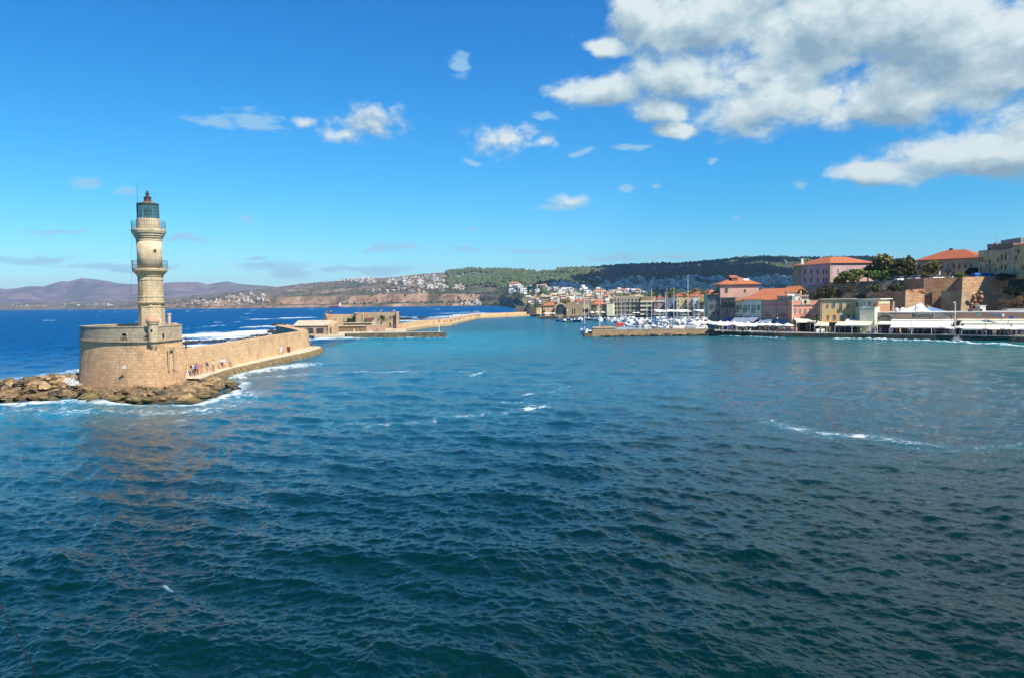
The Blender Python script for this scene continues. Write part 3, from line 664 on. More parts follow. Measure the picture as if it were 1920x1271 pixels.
def gunport(px, py, w, h, Y):
    c = at(px, py, Y); i = min(range(len(curve)-1), key=lambda k: abs((curve[k][0]+curve[k+1][0])/2-c.x)); a, d = Vector(curve[i]), Vector(curve[i+1]); t = (d-a).normalized(); nn = Vector((t.y, -t.x)); base = a+(c.xy-a).dot(t)*t
    b_ = MB(); outl = [(-w/2, -h/2), (w/2, -h/2), (w/2, h*0.15)]+[(w/2*math.cos(q), h*0.15+h*0.35*math.sin(q)) for q in np.linspace(0.3, PI-0.3, 7)]+[(-w/2, h*0.15)]
    def P3(u, z, dd): return (base.x+t.x*u+nn.x*dd, base.y+t.y*u+nn.y*dd, c.z+z)
    m = len(outl); b_.add([P3(u, z, 0.035) for u, z in outl], [tuple(range(m))], 1)
    big = [(u*1.22, z*1.22) for u, z in outl]
    b_.add([P3(u, z, 0.036) for u, z in outl]+[P3(u, z, 0.10) for u, z in outl]+[P3(u, z, 0.10) for u, z in big]+[P3(u, z, -0.02) for u, z in big],
           [(k*m+i, k*m+(i+1) % m, (k+1)*m+(i+1) % m, (k+1)*m+i) for k in range(3) for i in range(m)], 0)
    b_.add([P3(u, z, 0.06) for u, z in ((-w*.42, -h*.28), (w*.42, -h*.28), (w*.42, -h*.05), (-w*.42, -h*.05))], [(0, 1, 2, 3)], 0)
    b_.build('gun_port', [PAR, DARK], bas)
gunport(235, 629.6, 0.85, 0.62, 96); gunport(276, 632.5, 0.55, 0.45, 95.2)
b_ = MB(); p = Vector((-44.36, 97.4)); zz = at(303, 630, 97.5).z
b_.box(0.0, -0.28, -0.3, 0.05, 0.28, 0.3, 1, c=(p.x+.03, p.y, zz)); b_.box(0, -.4, .3, .12, .4, .42, 0, c=(p.x, p.y, zz)); b_.box(0, -.4, -.42, .12, .4, -.3, 0, c=(p.x, p.y, zz)); b_.box(0, -.4, -.3, .12, -.28, .3, 0, c=(p.x, p.y, zz)); b_.box(0, .28, -.3, .12, .4, .3, 0, c=(p.x, p.y, zz))
b_.build('gun_port', [PAR, DARK], bas)
b_ = MB()  # walled-up door outline on the side
z0, z1 = 2.8, 5.5
for (ya, yb, za, zb) in ((97.9, 98.1, z0, z1), (99.5, 99.7, z0, z1), (97.9, 99.7, z1, z1+.25)): b_.box(-44.0+0.02, ya, za, -43.84, yb, zb, 0)
b_.build('blocked_doorway', PAR, bas)
# bartizan on the corner
bz = Vector((-44.42, 95.05)); tur = MB(); 
tur.lathe([(0.64, ZC-0.05), (0.64, ZC+0.12), (0.60, ZC+0.16), (0.60, 8.72), (0.70, 8.78), (0.74, 8.92), (0.70, 8.98)], 20, (bz.x, bz.y, 0)); tur.build('bartizan', PAR, bas)
b_ = MB(); b_.lathe([(0.72, 0), (0.78, .12), (0.76, .3), (.62, .58), (.38, .76), (.08, .84)], 24, (bz.x, bz.y, 8.98)); b_.build('bartizan_dome', mat('pink_dome_plaster', (0.50, 0.30, 0.19), .8, scale=2, c2=(0.42, .22, .13)), bas, smooth=True)
b_ = MB(); b_.lathe([(0.04, 5.35), (0.30, 5.75), (0.52, 6.2), (0.63, 6.66)], 12, (bz.x-.1, bz.y+.15, 0)); b_.build('bartizan_corbel', ST, bas)
b_ = MB(); b_.box(-.1, -.66, -.13, .1, -.58, .13, 0, rz=R(10), c=(bz.x, bz.y, 8.05)); b_.build('loophole', DARK, bas)
b_ = MB(); b_.lathe([(.22, 6.9), (.22, 9.75), (.28, 9.8), (.28, 10.0), (.18, 10.04)], 10, (*XY(317.3, 104.5, 600), 0)); tag(b_.build('stone_chimney', mat('pinkish_stone', (.48, .34, .24), .85, scale=2), None), 'slim pale stone chimney post on the bastion deck right of the lighthouse', 'chimney')
b_ = MB(); c = at(232.5, 687.5, 95.0); b_.box(-.22, -.03, -.2, .2, .03, .16, 0, c=(c.x, c.y-.02-.0, c.z)); 
b_.build('wall_plaque', mat('white_stone', (.6, .58, .55), .7), bas)

# ------------------------------------------------------------------ lighthouse
LX, LY = -49.65, 106.0
def lz(py): return at(280, py, LY).z
lh = empty('lighthouse', (LX, LY, 7.0), 'tall tan stone lighthouse with two iron galleries and a green glazed lantern', 'lighthouse')
Lc = (LX, LY, 0); P1 = 106/1440.0
b_ = MB(); b_.lathe([(24.2*P1, 6.9), (23.2*P1, 8.9), (22.6*P1, lz(573)), (22.6*P1, lz(571))], 8, Lc, ph=R(22.5)); b_.build('octagonal_base', LHS, lh)
b_ = MB(); b_.lathe([(22.7*P1, lz(571)), (24.4*P1, lz(570)), (25.4*P1, lz(568.2)), (25.4*P1, lz(567)), (22.8*P1, lz(566.2))], 16, Lc, ph=R(11)); b_.lathe([(23.0*P1, lz(577)), (23.7*P1, lz(576.4)), (23.7*P1, lz(575.4)), (23.0*P1, lz(575))], 8, Lc, ph=R(22.5)); b_.build('string_course', PAR, lh)
b_ = MB(); b_.lathe([(22.6*P1, lz(566.2)), (21.9*P1, lz(545)), (21.6*P1, lz(520))], 16, Lc, ph=R(11)); b_.build('sixteen_sided_shaft', LHS, lh)
b_ = MB(); b_.lathe([(21.9*P1, lz(527)), (22.6*P1, lz(526.2)), (22.6*P1, lz(524.6)), (21.9*P1, lz(524))], 16, Lc, ph=R(11)); b_.lathe([(22.5*P1, lz(558.2)), (23.1*P1, lz(557.6)), (23.1*P1, lz(556.6)), (22.5*P1, lz(556))], 16, Lc, ph=R(11)); b_.build('string_course', PAR, lh)
b_ = MB(); b_.lathe([(22*P1, lz(520)), (23*P1, lz(518.5)), (23.4*P1, lz(516)), (26*P1, lz(514)), (27.2*P1, lz(511.5)), (29.8*P1, lz(509.5)), (30.4*P1, lz(507.5)), (30.4*P1, lz(505)), (29.9*P1, lz(504.4))], 40, Lc); b_.build('lower_gallery', LHS, lh)
b_ = MB(); b_.lathe([(21.6*P1, lz(504.6)), (21.3*P1, lz(480)), (21.9*P1, lz(452))], 48, Lc); sh_ = b_.build('round_shaft', LHP, lh, smooth=True)
b_ = MB(); b_.lathe([(21.9*P1, lz(453)), (22.8*P1, lz(452)), (22.8*P1, lz(450.6)), (22.0*P1, lz(450)), (22.1*P1, lz(448.6)), (24.3*P1, lz(447)), (24.6*P1, lz(445)), (26.6*P1, lz(443)), (27.0*P1, lz(440)), (28.9*P1, lz(438.5)), (29.6*P1, lz(436.3)), (30.2*P1, lz(434.6)), (30.4*P1, lz(432)), (29.8*P1, lz(431))], 48, Lc); b_.build('upper_gallery', LHP, lh)
b_ = MB(); b_.lathe([(20.4*P1, lz(431.2)), (20.4*P1, lz(411.6)), (19.3*P1, lz(411.2))], 40, Lc); b_.build('lantern_drum', LHP, lh, smooth=False)
def railing(name, rad, z0, z1):
    b_ = MB(); nb = 46
    for i in range(nb):
        a = 2*PI*i/nb; x, y = LX+rad*math.cos(a), LY+rad*math.sin(a); b_.tube([(x, y, z0), (x, y, z1)], 0.014 if i % 4 else 0.024, 4, cap=False)
    for z in (z1, z0+(z1-z0)*0.45, z0+0.06): b_.tube([(LX+rad*math.cos(2*PI*i/40), LY+rad*math.sin(2*PI*i/40), z) for i in range(41)], 0.018, 4, cap=False)
    b_.build(name, IRON, lh)
railing('gallery_railing', 28.9*P1, lz(431), lz(416.6)); railing('gallery_railing', 30.6*P1-.02, lz(504.4), lz(489.6))
# lantern
lr = 18.6*P1; zb, zt = lz(411.3), lz(383.3); b_ = MB()
for i in range(14):
    a = 2*PI*i/14+.1; x, y = LX+lr*math.cos(a), LY+lr*math.sin(a); b_.tube([(x, y, zb), (x, y, zt)], 0.055, 4, cap=False)
    a2 = a+PI/14; x, y = LX+lr*math.cos(a2)*.985, LY+lr*math.sin(a2)*.985; b_.tube([(x, y, zb), (x, y, zt)], 0.022, 4, cap=False)
for k in range(5):
    z = zb+(zt-zb)*k/4; b_.tube([(LX+lr*math.cos(2*PI*i/14+.1), LY+lr*math.sin(2*PI*i/14+.1), z) for i in range(15)], 0.035 if k in (0, 4) else 0.022, 4, cap=False)
fr_ = b_.build('lantern_frame', LGREEN, lh)
gm = bpy.data.materials.new('lantern_glass'); gm.use_nodes = True; gb = gm.node_tree.nodes['Principled BSDF']
gb.inputs['Base Color'].default_value = (0.10, 0.24, 0.25, 1); gb.inputs['Transmission Weight'].default_value = .35; gb.inputs['Roughness'].default_value = 0.08; gb.inputs['IOR'].default_value = 1.1; gb.inputs['Alpha'].default_value = 0.62
b_ = MB(); b_.lathe([(lr*.96, zb+.03), (lr*.96, zt-.03)], 14, Lc, ph=.1, cap=False); b_.build('lantern_glazing', gm, lh)
b_ = MB(); b_.lathe([(.22, zb), (.22, zb+.5), (.42, zb+.6), (.46, zb+1.1), (.3, zb+1.5), (.1, zb+1.6)], 16, Lc); b_.lathe([(.05, zb+1.6), (.05, zt)], 6, Lc); b_.build('lamp_optic', mat('optic_glass', (.10, .16, .17), .25), lh)
b_ = MB(); b_.lathe([(19.2*P1, zt-.05), (19.2*P1, zt+.06), (12*P1, lz(381)), (7*P1, lz(378.6)), (6.4*P1, lz(378))], 28, Lc); b_.build('lantern_roof', mat('weathered_roof_metal', (.17, .12, .095), .6, scale=4, c2=(.09, .06, .05)), lh)
b_ = MB(); b_.lathe([(6.2*P1, lz(378.2)), (6.2*P1, lz(371.4)), (7.2*P1, lz(370.9)), (7.0*P1, lz(370)), (3.0*P1, lz(369)), (2.7*P1, lz(363.8)), (4.0*P1, lz(363.3)), (3.4*P1, lz(362.2)), (1.2*P1, lz(361)), (1.6*P1, lz(359.4)), (1.3*P1, lz(358.2)), (.3*P1, lz(357.3))], 18, Lc); b_.build('ventilator', RUST, lh)
b_ = MB(); t = R(-40); pc = Vector((LX+math.cos(t)*21.3*P1, LY+math.sin(t)*21.3*P1, lz(472)))
for rr_, mi, dd in ((.30, 0, .06), (.19, 1, .09)):
    vs = [(pc.x+math.cos(t)*dd-math.sin(t)*rr_*math.cos(q), pc.y+math.sin(t)*dd+math.cos(t)*rr_*math.cos(q), pc.z+rr_*math.sin(q)) for q in np.linspace(0, 2*PI, 14)[:-1]]
    vs2 = [(x-math.cos(t)*.2, y-math.sin(t)*.2, z) for x, y, z in vs]; b_.add(vs2+vs, [(i, (i+1) % 13, 13+(i+1) % 13, 13+i) for i in range(13)]+[tuple(range(13, 26))], mi)
b_.build('porthole', [LHP, mat('porthole_rust', (.09, .03, .02), .8)], lh)
b_ = MB(); ax = at(258, 430, 105.0); top_ = at(255.7, 341, 105.0); b_.tube([(ax.x, 105.2, lz(431)), (ax.x-.02, 105.2, lz(385)), (top_.x, 105.2, top_.z)], [.045, .04, .018], 6); b_.build('lightning_rod', IRON, lh)
b_ = MB(); b_.tube([(LX-30.3*P1, LY-.4, lz(505)), (LX-29.5*P1, LY-1.5, lz(560)), (LX-28.5*P1, LY-2.2, 8.2)], .012, 4); b_.tube([(LX-24*P1, LY-1.2, lz(440)), (LX-27*P1, LY-1.3, lz(505))], .012, 4); b_.build('earth_cable', IRON, lh)

# ------------------------------------------------------------------ sea wall and promenade running back from the bastion
ZW = 4.95
# promenade (structure): flat top, rounded weedy flank
edge = [XY(392, 110, 700), XY(427, 120, 690), XY(491, 136, 676), XY(556, 154.4, 663), XY(580, 163, 658), (-43.6, 170.5), (-43.9, 175), (-45.0, 180.5), (-48, 183.5)]
edge = [(-42.6, 104.0)]+edge
b_ = MB(); prof = [(0.0, 1.22), (0.55, 1.12), (0.95, 0.75), (1.25, 0.2), (1.5, -1.5)]
E = [Vector(p) for p in edge]; nrm = []
for i in range(len(E)):
    d = (E[min(i+1, len(E)-1)]-E[max(i-1, 0)]).normalized(); nrm.append(Vector((d.y, -d.x)))
inn = [(-47.2, 104.0), (-47.3, 110), (-47.3, 120), (-47.3, 136), (-47.4, 154), (-47.5, 163), (-47.6, 170.5), (-47.7, 175), (-48.0, 180.0), (-48.5, 183)]
vs = [(p[0], p[1], 1.25) for p in inn]
for (o_, z) in prof: vs += [(E[i].x+nrm[i].x*(o_-.5), E[i].y+nrm[i].y*(o_-.5), z) for i in range(len(E))]
m = len(E); b_.add(vs, [(k*m+i, (k+1)*m+i, (k+1)*m+i+1, k*m+i+1) for k in range(len(prof)) for i in range(m-1)])
pv = b_.build('promenade', [PAVE, ALG], None, kind='structure', smooth=True)
for p in pv.data.polygons: p.material_index = 0 if p.index < 2*(m-1) else 1
wl = [(-46.2, 105.4), (-46.2, 126.8), (-46.8, 154.6), (-47.2, 176.0), (-47.9, 180.6)]
def wallstrip(name, pts, th, z0, z1, m_, bat=0.25, cop=None, **k):
    """a battered wall along a line; its face is on the right hand of the line"""
    V_ = [Vector(p) for p in pts]; nn = []
    for i in range(len(V_)):
        d = (V_[min(i+1, len(V_)-1)]-V_[max(i-1, 0)]).normalized(); nn.append(Vector((d.y, -d.x)))
    zz = z1 if isinstance(z1, (list, tuple)) else [z1]*len(V_)
    poly = [tuple(V_[i]+nn[i]*bat) for i in range(len(V_))]+[tuple(V_[i]-nn[i]*th) for i in range(len(V_)-1, -1, -1)]
    top = [tuple(V_[i]) for i in range(len(V_))]+[tuple(V_[i]-nn[i]*th) for i in range(len(V_)-1, -1, -1)]
    b_ = MB(); b_.prism(poly, z0, zz+zz[::-1], top=top); o = b_.build(name, m_, None, **k); return o, poly
w, poly = wallstrip('sea_wall', wl, 1.7, 1.0, ZW, STW, .35); perim_uv(w, poly)
tag(w, 'long tan block sea wall running from the bastion to the low guard house', 'wall')
w, poly = wallstrip('sea_wall', [(-48.0, 180.7), (-52.0, 190), (-58, 203), (-64.0, 216), (-66, 222)], 2.2, 0.5, [ZW, 5.05, 5.15, 5.2, 5.2], STW, .3)
tag(w, 'shaded return of the sea wall turning left behind its rounded end', 'wall')
b_ = MB(); c = gnd(540.5, 659, 1.25); b_.box(-.28, -.35, 0, .28, .35, 1.05, 0, c=(-46.38, 159, 1.25)); b_.box(-.32, -.39, 1.05, .32, .39, 1.12, 0, c=(-46.38, 159, 1.25)); b_.box(.281, -.28, .1, .30, .28, .95, 1, c=(-46.38, 159, 1.25))
tag(b_.build('utility_box', [mat('brown_box_metal', (.10, .035, .02), .6), mat('dark_brown', (.05, .02, .015), .6)], None), 'small dark red metal cabinet against the sea wall near its end', 'box')
b_ = MB(); c = Vector((-43.9, 112.4, 1.25)); b_.tube([(c.x, c.y, 1.2), (c.x, c.y, 2.1)], .05, 6); b_.lathe([(.11, 0), (.11, .12), (.04, .16)], 8, (c.x, c.y, 2.1)); tag(b_.build('bollard', IRON, None), 'thin dark iron post on the promenade in front of the walker in the red cap', 'post')

# reef and stones in the surf behind the wall
REEF = mat('black_reef', (.05, .043, .035), .7, scale=2, c2=(.02, .018, .016), bump=1)
b_ = MB(); rr = random.Random(5)
for i in range(330):
    t = rr.random(); px = 340+t*165; g_ = gnd(px+rr.uniform(-4, 4), 644.5-t*11+rr.gauss(0, .9)); s = rr.uniform(.25, .85); b_.blob((g_.x, g_.y, .1), (s*1.3, s*1.3, s*.8), seed=i, sub=1)
for i in range(260):
    t = rr.random(); px = 470+t*80; g_ = gnd(px, 632-t*4+rr.gauss(0, .8)); s = rr.uniform(.4, 1.2); b_.blob((g_.x, g_.y, .05), (s*1.6, s*1.3, s*.7), seed=i, sub=1)
for i in range(130):
    px = rr.uniform(508, 540); g_ = gnd(px, 627.5-abs(px-528)*.12+rr.uniform(-1.5, 1.5)); s = rr.uniform(.6, 1.5); b_.blob((g_.x, g_.y, .3), (s*1.8, s*1.4, s*.9), seed=i, sub=1)
b_.build('reef', REEF, None, kind='stuff', label='dark stones of the reef awash in the surf behind the sea wall', category='reef')
b_ = MB()
for (px, py, n_) in ((760, 600, 30), (790, 598, 10), (525, 611.5, 24)):
    for i in range(n_):
        g_ = gnd(px+rr.uniform(-10, 12), py+rr.uniform(-.6, .6)); s = rr.uniform(.8, 2.2); b_.blob((g_.x, g_.y, .4), (s*1.8, s*1.5, s*.6), seed=i, sub=1)
b_.build('skerry', REEF, None, kind='stuff', label='low dark rocks breaking the waves out on the open sea', category='rocks')
# spray thrown up left of the bastion and at the quay
sp = bpy.data.materials.new('sea_spray'); sp.use_nodes = True; q = sp.node_tree.nodes['Principled BSDF']; q.inputs['Base Color'].default_value = (.85, .88, .9, 1); q.inputs['Roughness'].default_value = .9; q.inputs['Alpha'].default_value = .6
def spray(px, py, Y, wx, hz_, n, lab, s0=.05, s1=.14, lean=0):
    c = gnd(px, py) if Y is None else at(px, py, Y); b_ = MB(); rr = random.Random(int(px))
    for i in range(n):
        u = rr.random()**1.3; h = hz_*rr.random()*(1-u*.9); x = c.x+rr.choice((-1, 1))*u*wx+lean*h; y = c.y+rr.uniform(-.8, .8); s = rr.uniform(s0, s1)*(1-.4*h/hz_)
        b_.add([(x+rr.uniform(-s, s), y+rr.uniform(-s, s), max(0, h+rr.uniform(-s, s))) for _ in range(4)], [(0, 1, 2), (0, 2, 3), (0, 3, 1), (1, 3, 2)])
    b_.build('sea_spray', sp, None, kind='stuff', label=lab, category='spray')
spray(135, 700, 100, 2.6, 1.9, 4200, 'white spray bursting up at the left foot of the bastion', .05, .22, -.3)
spray(146, 702, 99.5, 0.9, 3.6, 700, 'fine mist of spray climbing the left edge of the bastion', .02, .06, -.25)
spray(1794, 642, 190, 1.0, 1.3, 380, 'small splash of spray leaping up the quay beside the tall pole', .04, .12)
spray(446, 704, 116, 1.2, .7, 700, 'low white splash at the foot of the promenade', .05, .16)

# ------------------------------------------------------------------ guard house, terraces, ruined fort, jetty, mole
SAND = stone('fort_stone', (.56, .40, .24), (.47, .32, .185), (.36, .25, .15), .8, .4, stain=(.24, .15, .09), st=.6, sscale=.25, bump=.7)
SANDG = stone('fort_grey_stone', (.44, .345, .22), (.37, .28, .175), (.24, .18, .115), .8, .4, stain=(.2, .14, .09), st=.5, sscale=.3, bump=.7)
BRN = stone('brown_wall_stone', (.27, .17, .105), (.22, .14, .09), (.17, .115, .075), .8, .4, st=.5)
LIME = mat('limewashed_coping', (.56, .46, .33), .85, scale=.6, c2=(.44, .33, .22))
BRICK = mat('orange_brickwork', (.42, .17, .08), .9, scale=1.5, c2=(.46, .30, .18))
def pr(name, pts, z0, z1, m_, parent=None, topi=None, **k):
    b_ = MB(); b_.prism(pts, z0, z1); return b_.build(name, m_, parent, **k)
def rect(pa, pb, Ya, Yb, th, py=610):
    a, b = Vector(XY(pa, Ya, py)), Vector(XY(pb, Yb, py)); t = (b-a).normalized(); nn = Vector((-t.y, t.x)); return [tuple(a), tuple(b), tuple(b+nn*th), tuple(a+nn*th)]
# island ground under the fort
b_ = MB(); b_.prism([XY(556, 262), XY(590, 249), XY(640, 250), XY(700, 252), XY(700, 285), XY(690, 291), XY(762, 297), XY(762, 330), XY(600, 335), XY(545, 275)], -2, 0.9); b_.build('fort_ground', PAVE, None, kind='structure')
gh = empty('guard_house', (*XY(583, 255), .9), 'low stone guard house with a pale sloping roof beyond the sea wall', 'building')
q = rect(551, 614, 255, 255, 6.0)
pr('wall', q, .5, 3.85, SANDG, gh)
b_ = MB(); x0, x1 = q[0][0], q[1][0]; b_.add([(x0-.3, 254.7, 3.852), (x1+.2, 254.7, 3.852), (x1+.2, 261.3, 5.35), (x0-.3, 261.3, 5.35), (x0-.3, 254.7, 4.05), (x1+.2, 254.7, 4.05), (x1+.2, 261.3, 5.55), (x0-.3, 261.3, 5.55)], [(0, 3, 2, 1), (4, 5, 6, 7), (0, 1, 5, 4), (1, 2, 6, 5), (2, 3, 7, 6), (3, 0, 4, 7)]); b_.build('roof', LIME, gh)
pr('side_wall', [(x1+.205, 254.5), (x1+2.2, 254.6), (x1+2.2, 261.5), (x1+.205, 261.5)], .5, [4.3, 3.9, 5.0, 5.5], SAND, gh)
for a, c in ((577, 588), (594.5, 607)):
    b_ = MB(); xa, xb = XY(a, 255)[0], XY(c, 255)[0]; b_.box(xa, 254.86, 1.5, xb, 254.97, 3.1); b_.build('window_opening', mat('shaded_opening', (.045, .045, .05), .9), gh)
    b_ = MB(); b_.box(xa-.1, 254.78, 2.25, xb+.1, 254.85, 2.35); b_.build('window_bar', IRON, gh)
b_ = MB(); b_.box(x1+1.0, 254.45, 1.3, x1+1.4, 254.52, 3.2); b_.build('side_slit', mat('shaded_opening', (.1, .07, .05)), gh)
bb = MB(); p_ = XY(545.5, 240); bb.prism([(p_[0]-1.2, 238), (p_[0]+1.2, 238), (p_[0]+1.2, 240), (p_[0]-1.2, 240)], .5, [4.6, 4.3, 4.4, 4.9]); tag(bb.build('brick_hut', BRICK, None), 'small orange brick stub wall behind the bend of the sea wall', 'hut')
# main fort
ft = empty('ruined_fort', (*XY(680, 312), .9), 'ruined two storey tan stone fort with corner towers beside the mole', 'fort')
def fz(px, py, Y): return at(px, py, Y).z
a = [XY(611, 312), XY(668, 312), XY(668, 316), XY(611, 316)]
pr('left_wall', a, .5, [fz(611, 589.5, 312), fz(668, 590, 312), fz(668, 590, 312), fz(611, 589.5, 312)], SAND, ft)
pr('right_wall', [XY(668.2, 311), XY(744, 311), XY(744, 323), XY(668.2, 323)], .5, [fz(672, 587, 311), fz(744, 586.2, 311), fz(744, 586, 311), fz(672, 587, 311)], SANDG, ft)
b_ = MB(); b_.prism([XY(743.7, 309), XY(749.5, 309), XY(749.0, 324), XY(743, 324)], .5, fz(746, 585.3, 309), top=[XY(744, 309.4), XY(749, 309.4), XY(748.7, 323.6), XY(743.2, 323.6)]); b_.build('corner_buttress', SAND, ft)
b_ = MB(); b_.prism([XY(605, 312), XY(612, 309.5), XY(617, 309.5), XY(616, 322), XY(608, 322)], .5, fz(613, 588.6, 310), top=[XY(609, 313), XY(612.6, 310), XY(616.5, 310), XY(615.6, 321), XY(610, 321)]); b_.build('left_tower', SAND, ft)
b_ = MB(); b_.box(XY(614, 309)[0], 309.0, fz(614, 600, 309), XY(622, 309)[0], 309.45, fz(614, 591, 309)); b_.build('brick_patch', BRICK, ft)
b_ = MB(); b_.box(XY(665, 310)[0], 310.6, fz(665, 588.5, 310), XY(671, 310)[0], 312, fz(665, 586.5, 310)); b_.build('coping', LIME, ft)
FD = 310.9
for (px, py, w, h, mm) in ((731.7, 594.6, 3.0, 5.0, DARK), (737.6, 594.4, 3.0, 5.0, DARK), (731.8, 608.8, 4.4, 8, mat('red_brown_door', (.16, .06, .035), .7))):
    c = at(px, py, FD); s = FD/1440; b_ = MB(); b_.box(c.x-w*s/2, FD-.05, c.z-h*s/2, c.x+w*s/2, FD+.02, c.z+h*s/2); o = b_.build('door' if h > 6 else 'window', mm, ft)
    b_ = MB(); e = .22
    for (u0, u1, v0, v1) in ((-w*s/2-e, -w*s/2, -h*s/2, h*s/2+e), (w*s/2, w*s/2+e, -h*s/2, h*s/2+e), (-w*s/2, w*s/2, h*s/2, h*s/2+e)): b_.box(c.x+u0, FD-.14, c.z+v0, c.x+u1, FD+.02, c.z+v1)
    b_.build('frame', LIME, o); bpy.context.view_layer.update()
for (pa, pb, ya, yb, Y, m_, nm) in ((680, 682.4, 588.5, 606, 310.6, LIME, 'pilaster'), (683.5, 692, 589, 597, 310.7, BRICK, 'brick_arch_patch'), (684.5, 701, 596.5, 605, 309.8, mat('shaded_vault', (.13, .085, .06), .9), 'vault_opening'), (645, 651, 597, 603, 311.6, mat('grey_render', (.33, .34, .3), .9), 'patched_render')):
    b_ = MB(); A, B_ = at(pa, yb, Y), at(pb, ya, Y); b_.box(A.x, Y, A.z, B_.x, 312.3, B_.z); b_.build(nm, m_, ft)
# terraces in front
tr = empty('stone_terrace', (*XY(660, 285), .9), 'stepped pale rimmed stone terrace below the ruined fort', 'terrace')
pr('lower_terrace', [XY(624, 280), XY(688, 280), XY(688, 300), XY(624, 300)], .5, fz(655, 611.5, 280), BRN, tr)
pr('lower_rim', [XY(623.5, 279.6), XY(686, 279.6), XY(686, 280.6), XY(623.5, 280.6)], fz(655, 612.0, 280), fz(655, 610.3, 280), LIME, tr)
pr('upper_terrace', [XY(643, 292), XY(700, 292), XY(700, 305), XY(643, 305)], 1.5, fz(670, 606.4, 292), mat('grey_terrace_stone', (.36, .30, .21), .9, c2=(.26, .2, .14)), tr)
pr('upper_rim', [XY(643, 291.5), XY(699, 291.5), XY(699, 292.5), XY(643, 292.5)], fz(670, 606.5, 292), fz(670, 605.2, 292), LIME, tr)
pr('stair_flank', [XY(697, 290), XY(705, 300), XY(705, 301.5), XY(696, 291.5)], 1.5, [fz(698, 605.5, 291), fz(705, 597.5, 300), fz(705, 597.5, 300), fz(698, 605.5, 291)], LIME, tr)
pr('parapet', [XY(626, 284), XY(645, 284), XY(645, 284.8), XY(626, 284.8)], 2.5, fz(636, 602.2, 284), SAND, tr)
pr('left_retaining_wall', [XY(613, 283), XY(636, 283), XY(636, 300), XY(613, 300)], .5, fz(625, 608.5, 283), LIME, tr)
rw = MB(); rw.prism(rect(686.8, 722, 286, 290, .8), .5, fz(704, 610.2, 288)); rw.prism(rect(686.6, 722.2, 285.9, 289.9, 1.0), fz(704, 610.2, 288)+.003, fz(704, 609.4, 288), 1)
tag(rw.build('garden_wall', [mat('rose_wall', (.40, .24, .16), .9, scale=.8, c2=(.34, .2, .13)), LIME], None), 'rose coloured wall with pale coping to the left of the red fort door', 'wall')
# ivy
def leafcloud(name, lobes, n, size, c0, c1, parent=None, seed=1, flat=0.0, **k):
    """many small leaf clumps through the volume of each lobe: (centre, radii)"""
    r_ = np.random.default_rng(seed); V = []; vol = np.array([l[1][0]*l[1][1]*l[1][2] for l in lobes])**0.7; vol = vol/vol.sum(); CC = []
    for (c, ra), fr in zip(lobes, vol):
        m_ = max(6, int(n*fr)); d = r_.normal(size=(m_, 3)); d /= np.linalg.norm(d, axis=1)[:, None]; rad = r_.uniform(.25, 1, m_)**.38
        rad = rad*(0.82+0.35*np.sin(d[:, 0]*5+seed)*np.cos(d[:, 2]*6+seed*2)); p = np.array(c)+d*rad[:, None]*np.array(ra)
        nrm_ = d*0.8+r_.normal(size=(m_, 3))*0.7; nrm_ /= np.linalg.norm(nrm_, axis=1)[:, None]
        t = np.cross(nrm_, r_.normal(size=(m_, 3))); t /= np.linalg.norm(t, axis=1)[:, None]; w_ = np.cross(nrm_, t)
        s = r_.uniform(.5, 1.2, (m_, 1))*size; q_ = np.stack([p-t*s, p+w_*s*.7, p+t*s, p-w_*s*.7], 1); V.append(q_); kk = r_.uniform(0, 1, (m_, 1)); lob = r_.uniform(.8, 1.2)
        CC.append(np.repeat((np.array(c0)*(1-kk)+np.array(c1)*kk)*lob, 4, 0))
    V = np.concatenate(V).reshape(-1, 3); CC = np.concatenate(CC); off = np.array(tuple(parent['_o'])) if parent is not None else np.zeros(3); V = (V-off).astype(np.float32)
    me = bpy.data.meshes.new(name); me.vertices.add(len(V)); me.vertices.foreach_set('co', V.ravel()); me.loops.add(len(V)); me.loops.foreach_set('vertex_index', np.arange(len(V), dtype=np.int32))
    nf = len(V)//4; me.polygons.add(nf); me.polygons.foreach_set('loop_start', np.arange(0, nf*4, 4, dtype=np.int32)); me.polygons.foreach_set('loop_total', np.full(nf, 4, np.int32)); me.update(calc_edges=True)
    a_ = me.attributes.new('lcol', 'FLOAT_COLOR', 'POINT'); a_.data.foreach_set('color', np.concatenate([CC, np.ones((len(CC), 1))], 1).astype(np.float32).ravel()); me.materials.append(attrmat('tree_leaves', 'lcol', scale=1.0, amt=0.35, rough=.7))
    o = bpy.data.objects.new(name, me); col.objects.link(o)
    if parent is not None: o.parent = parent; o['_o'] = tuple(off)
    for a__, b__ in k.items(): o[a__] = b__
    return o
BARK = mat('bark', (.12, .085, .06), .9, scale=4)
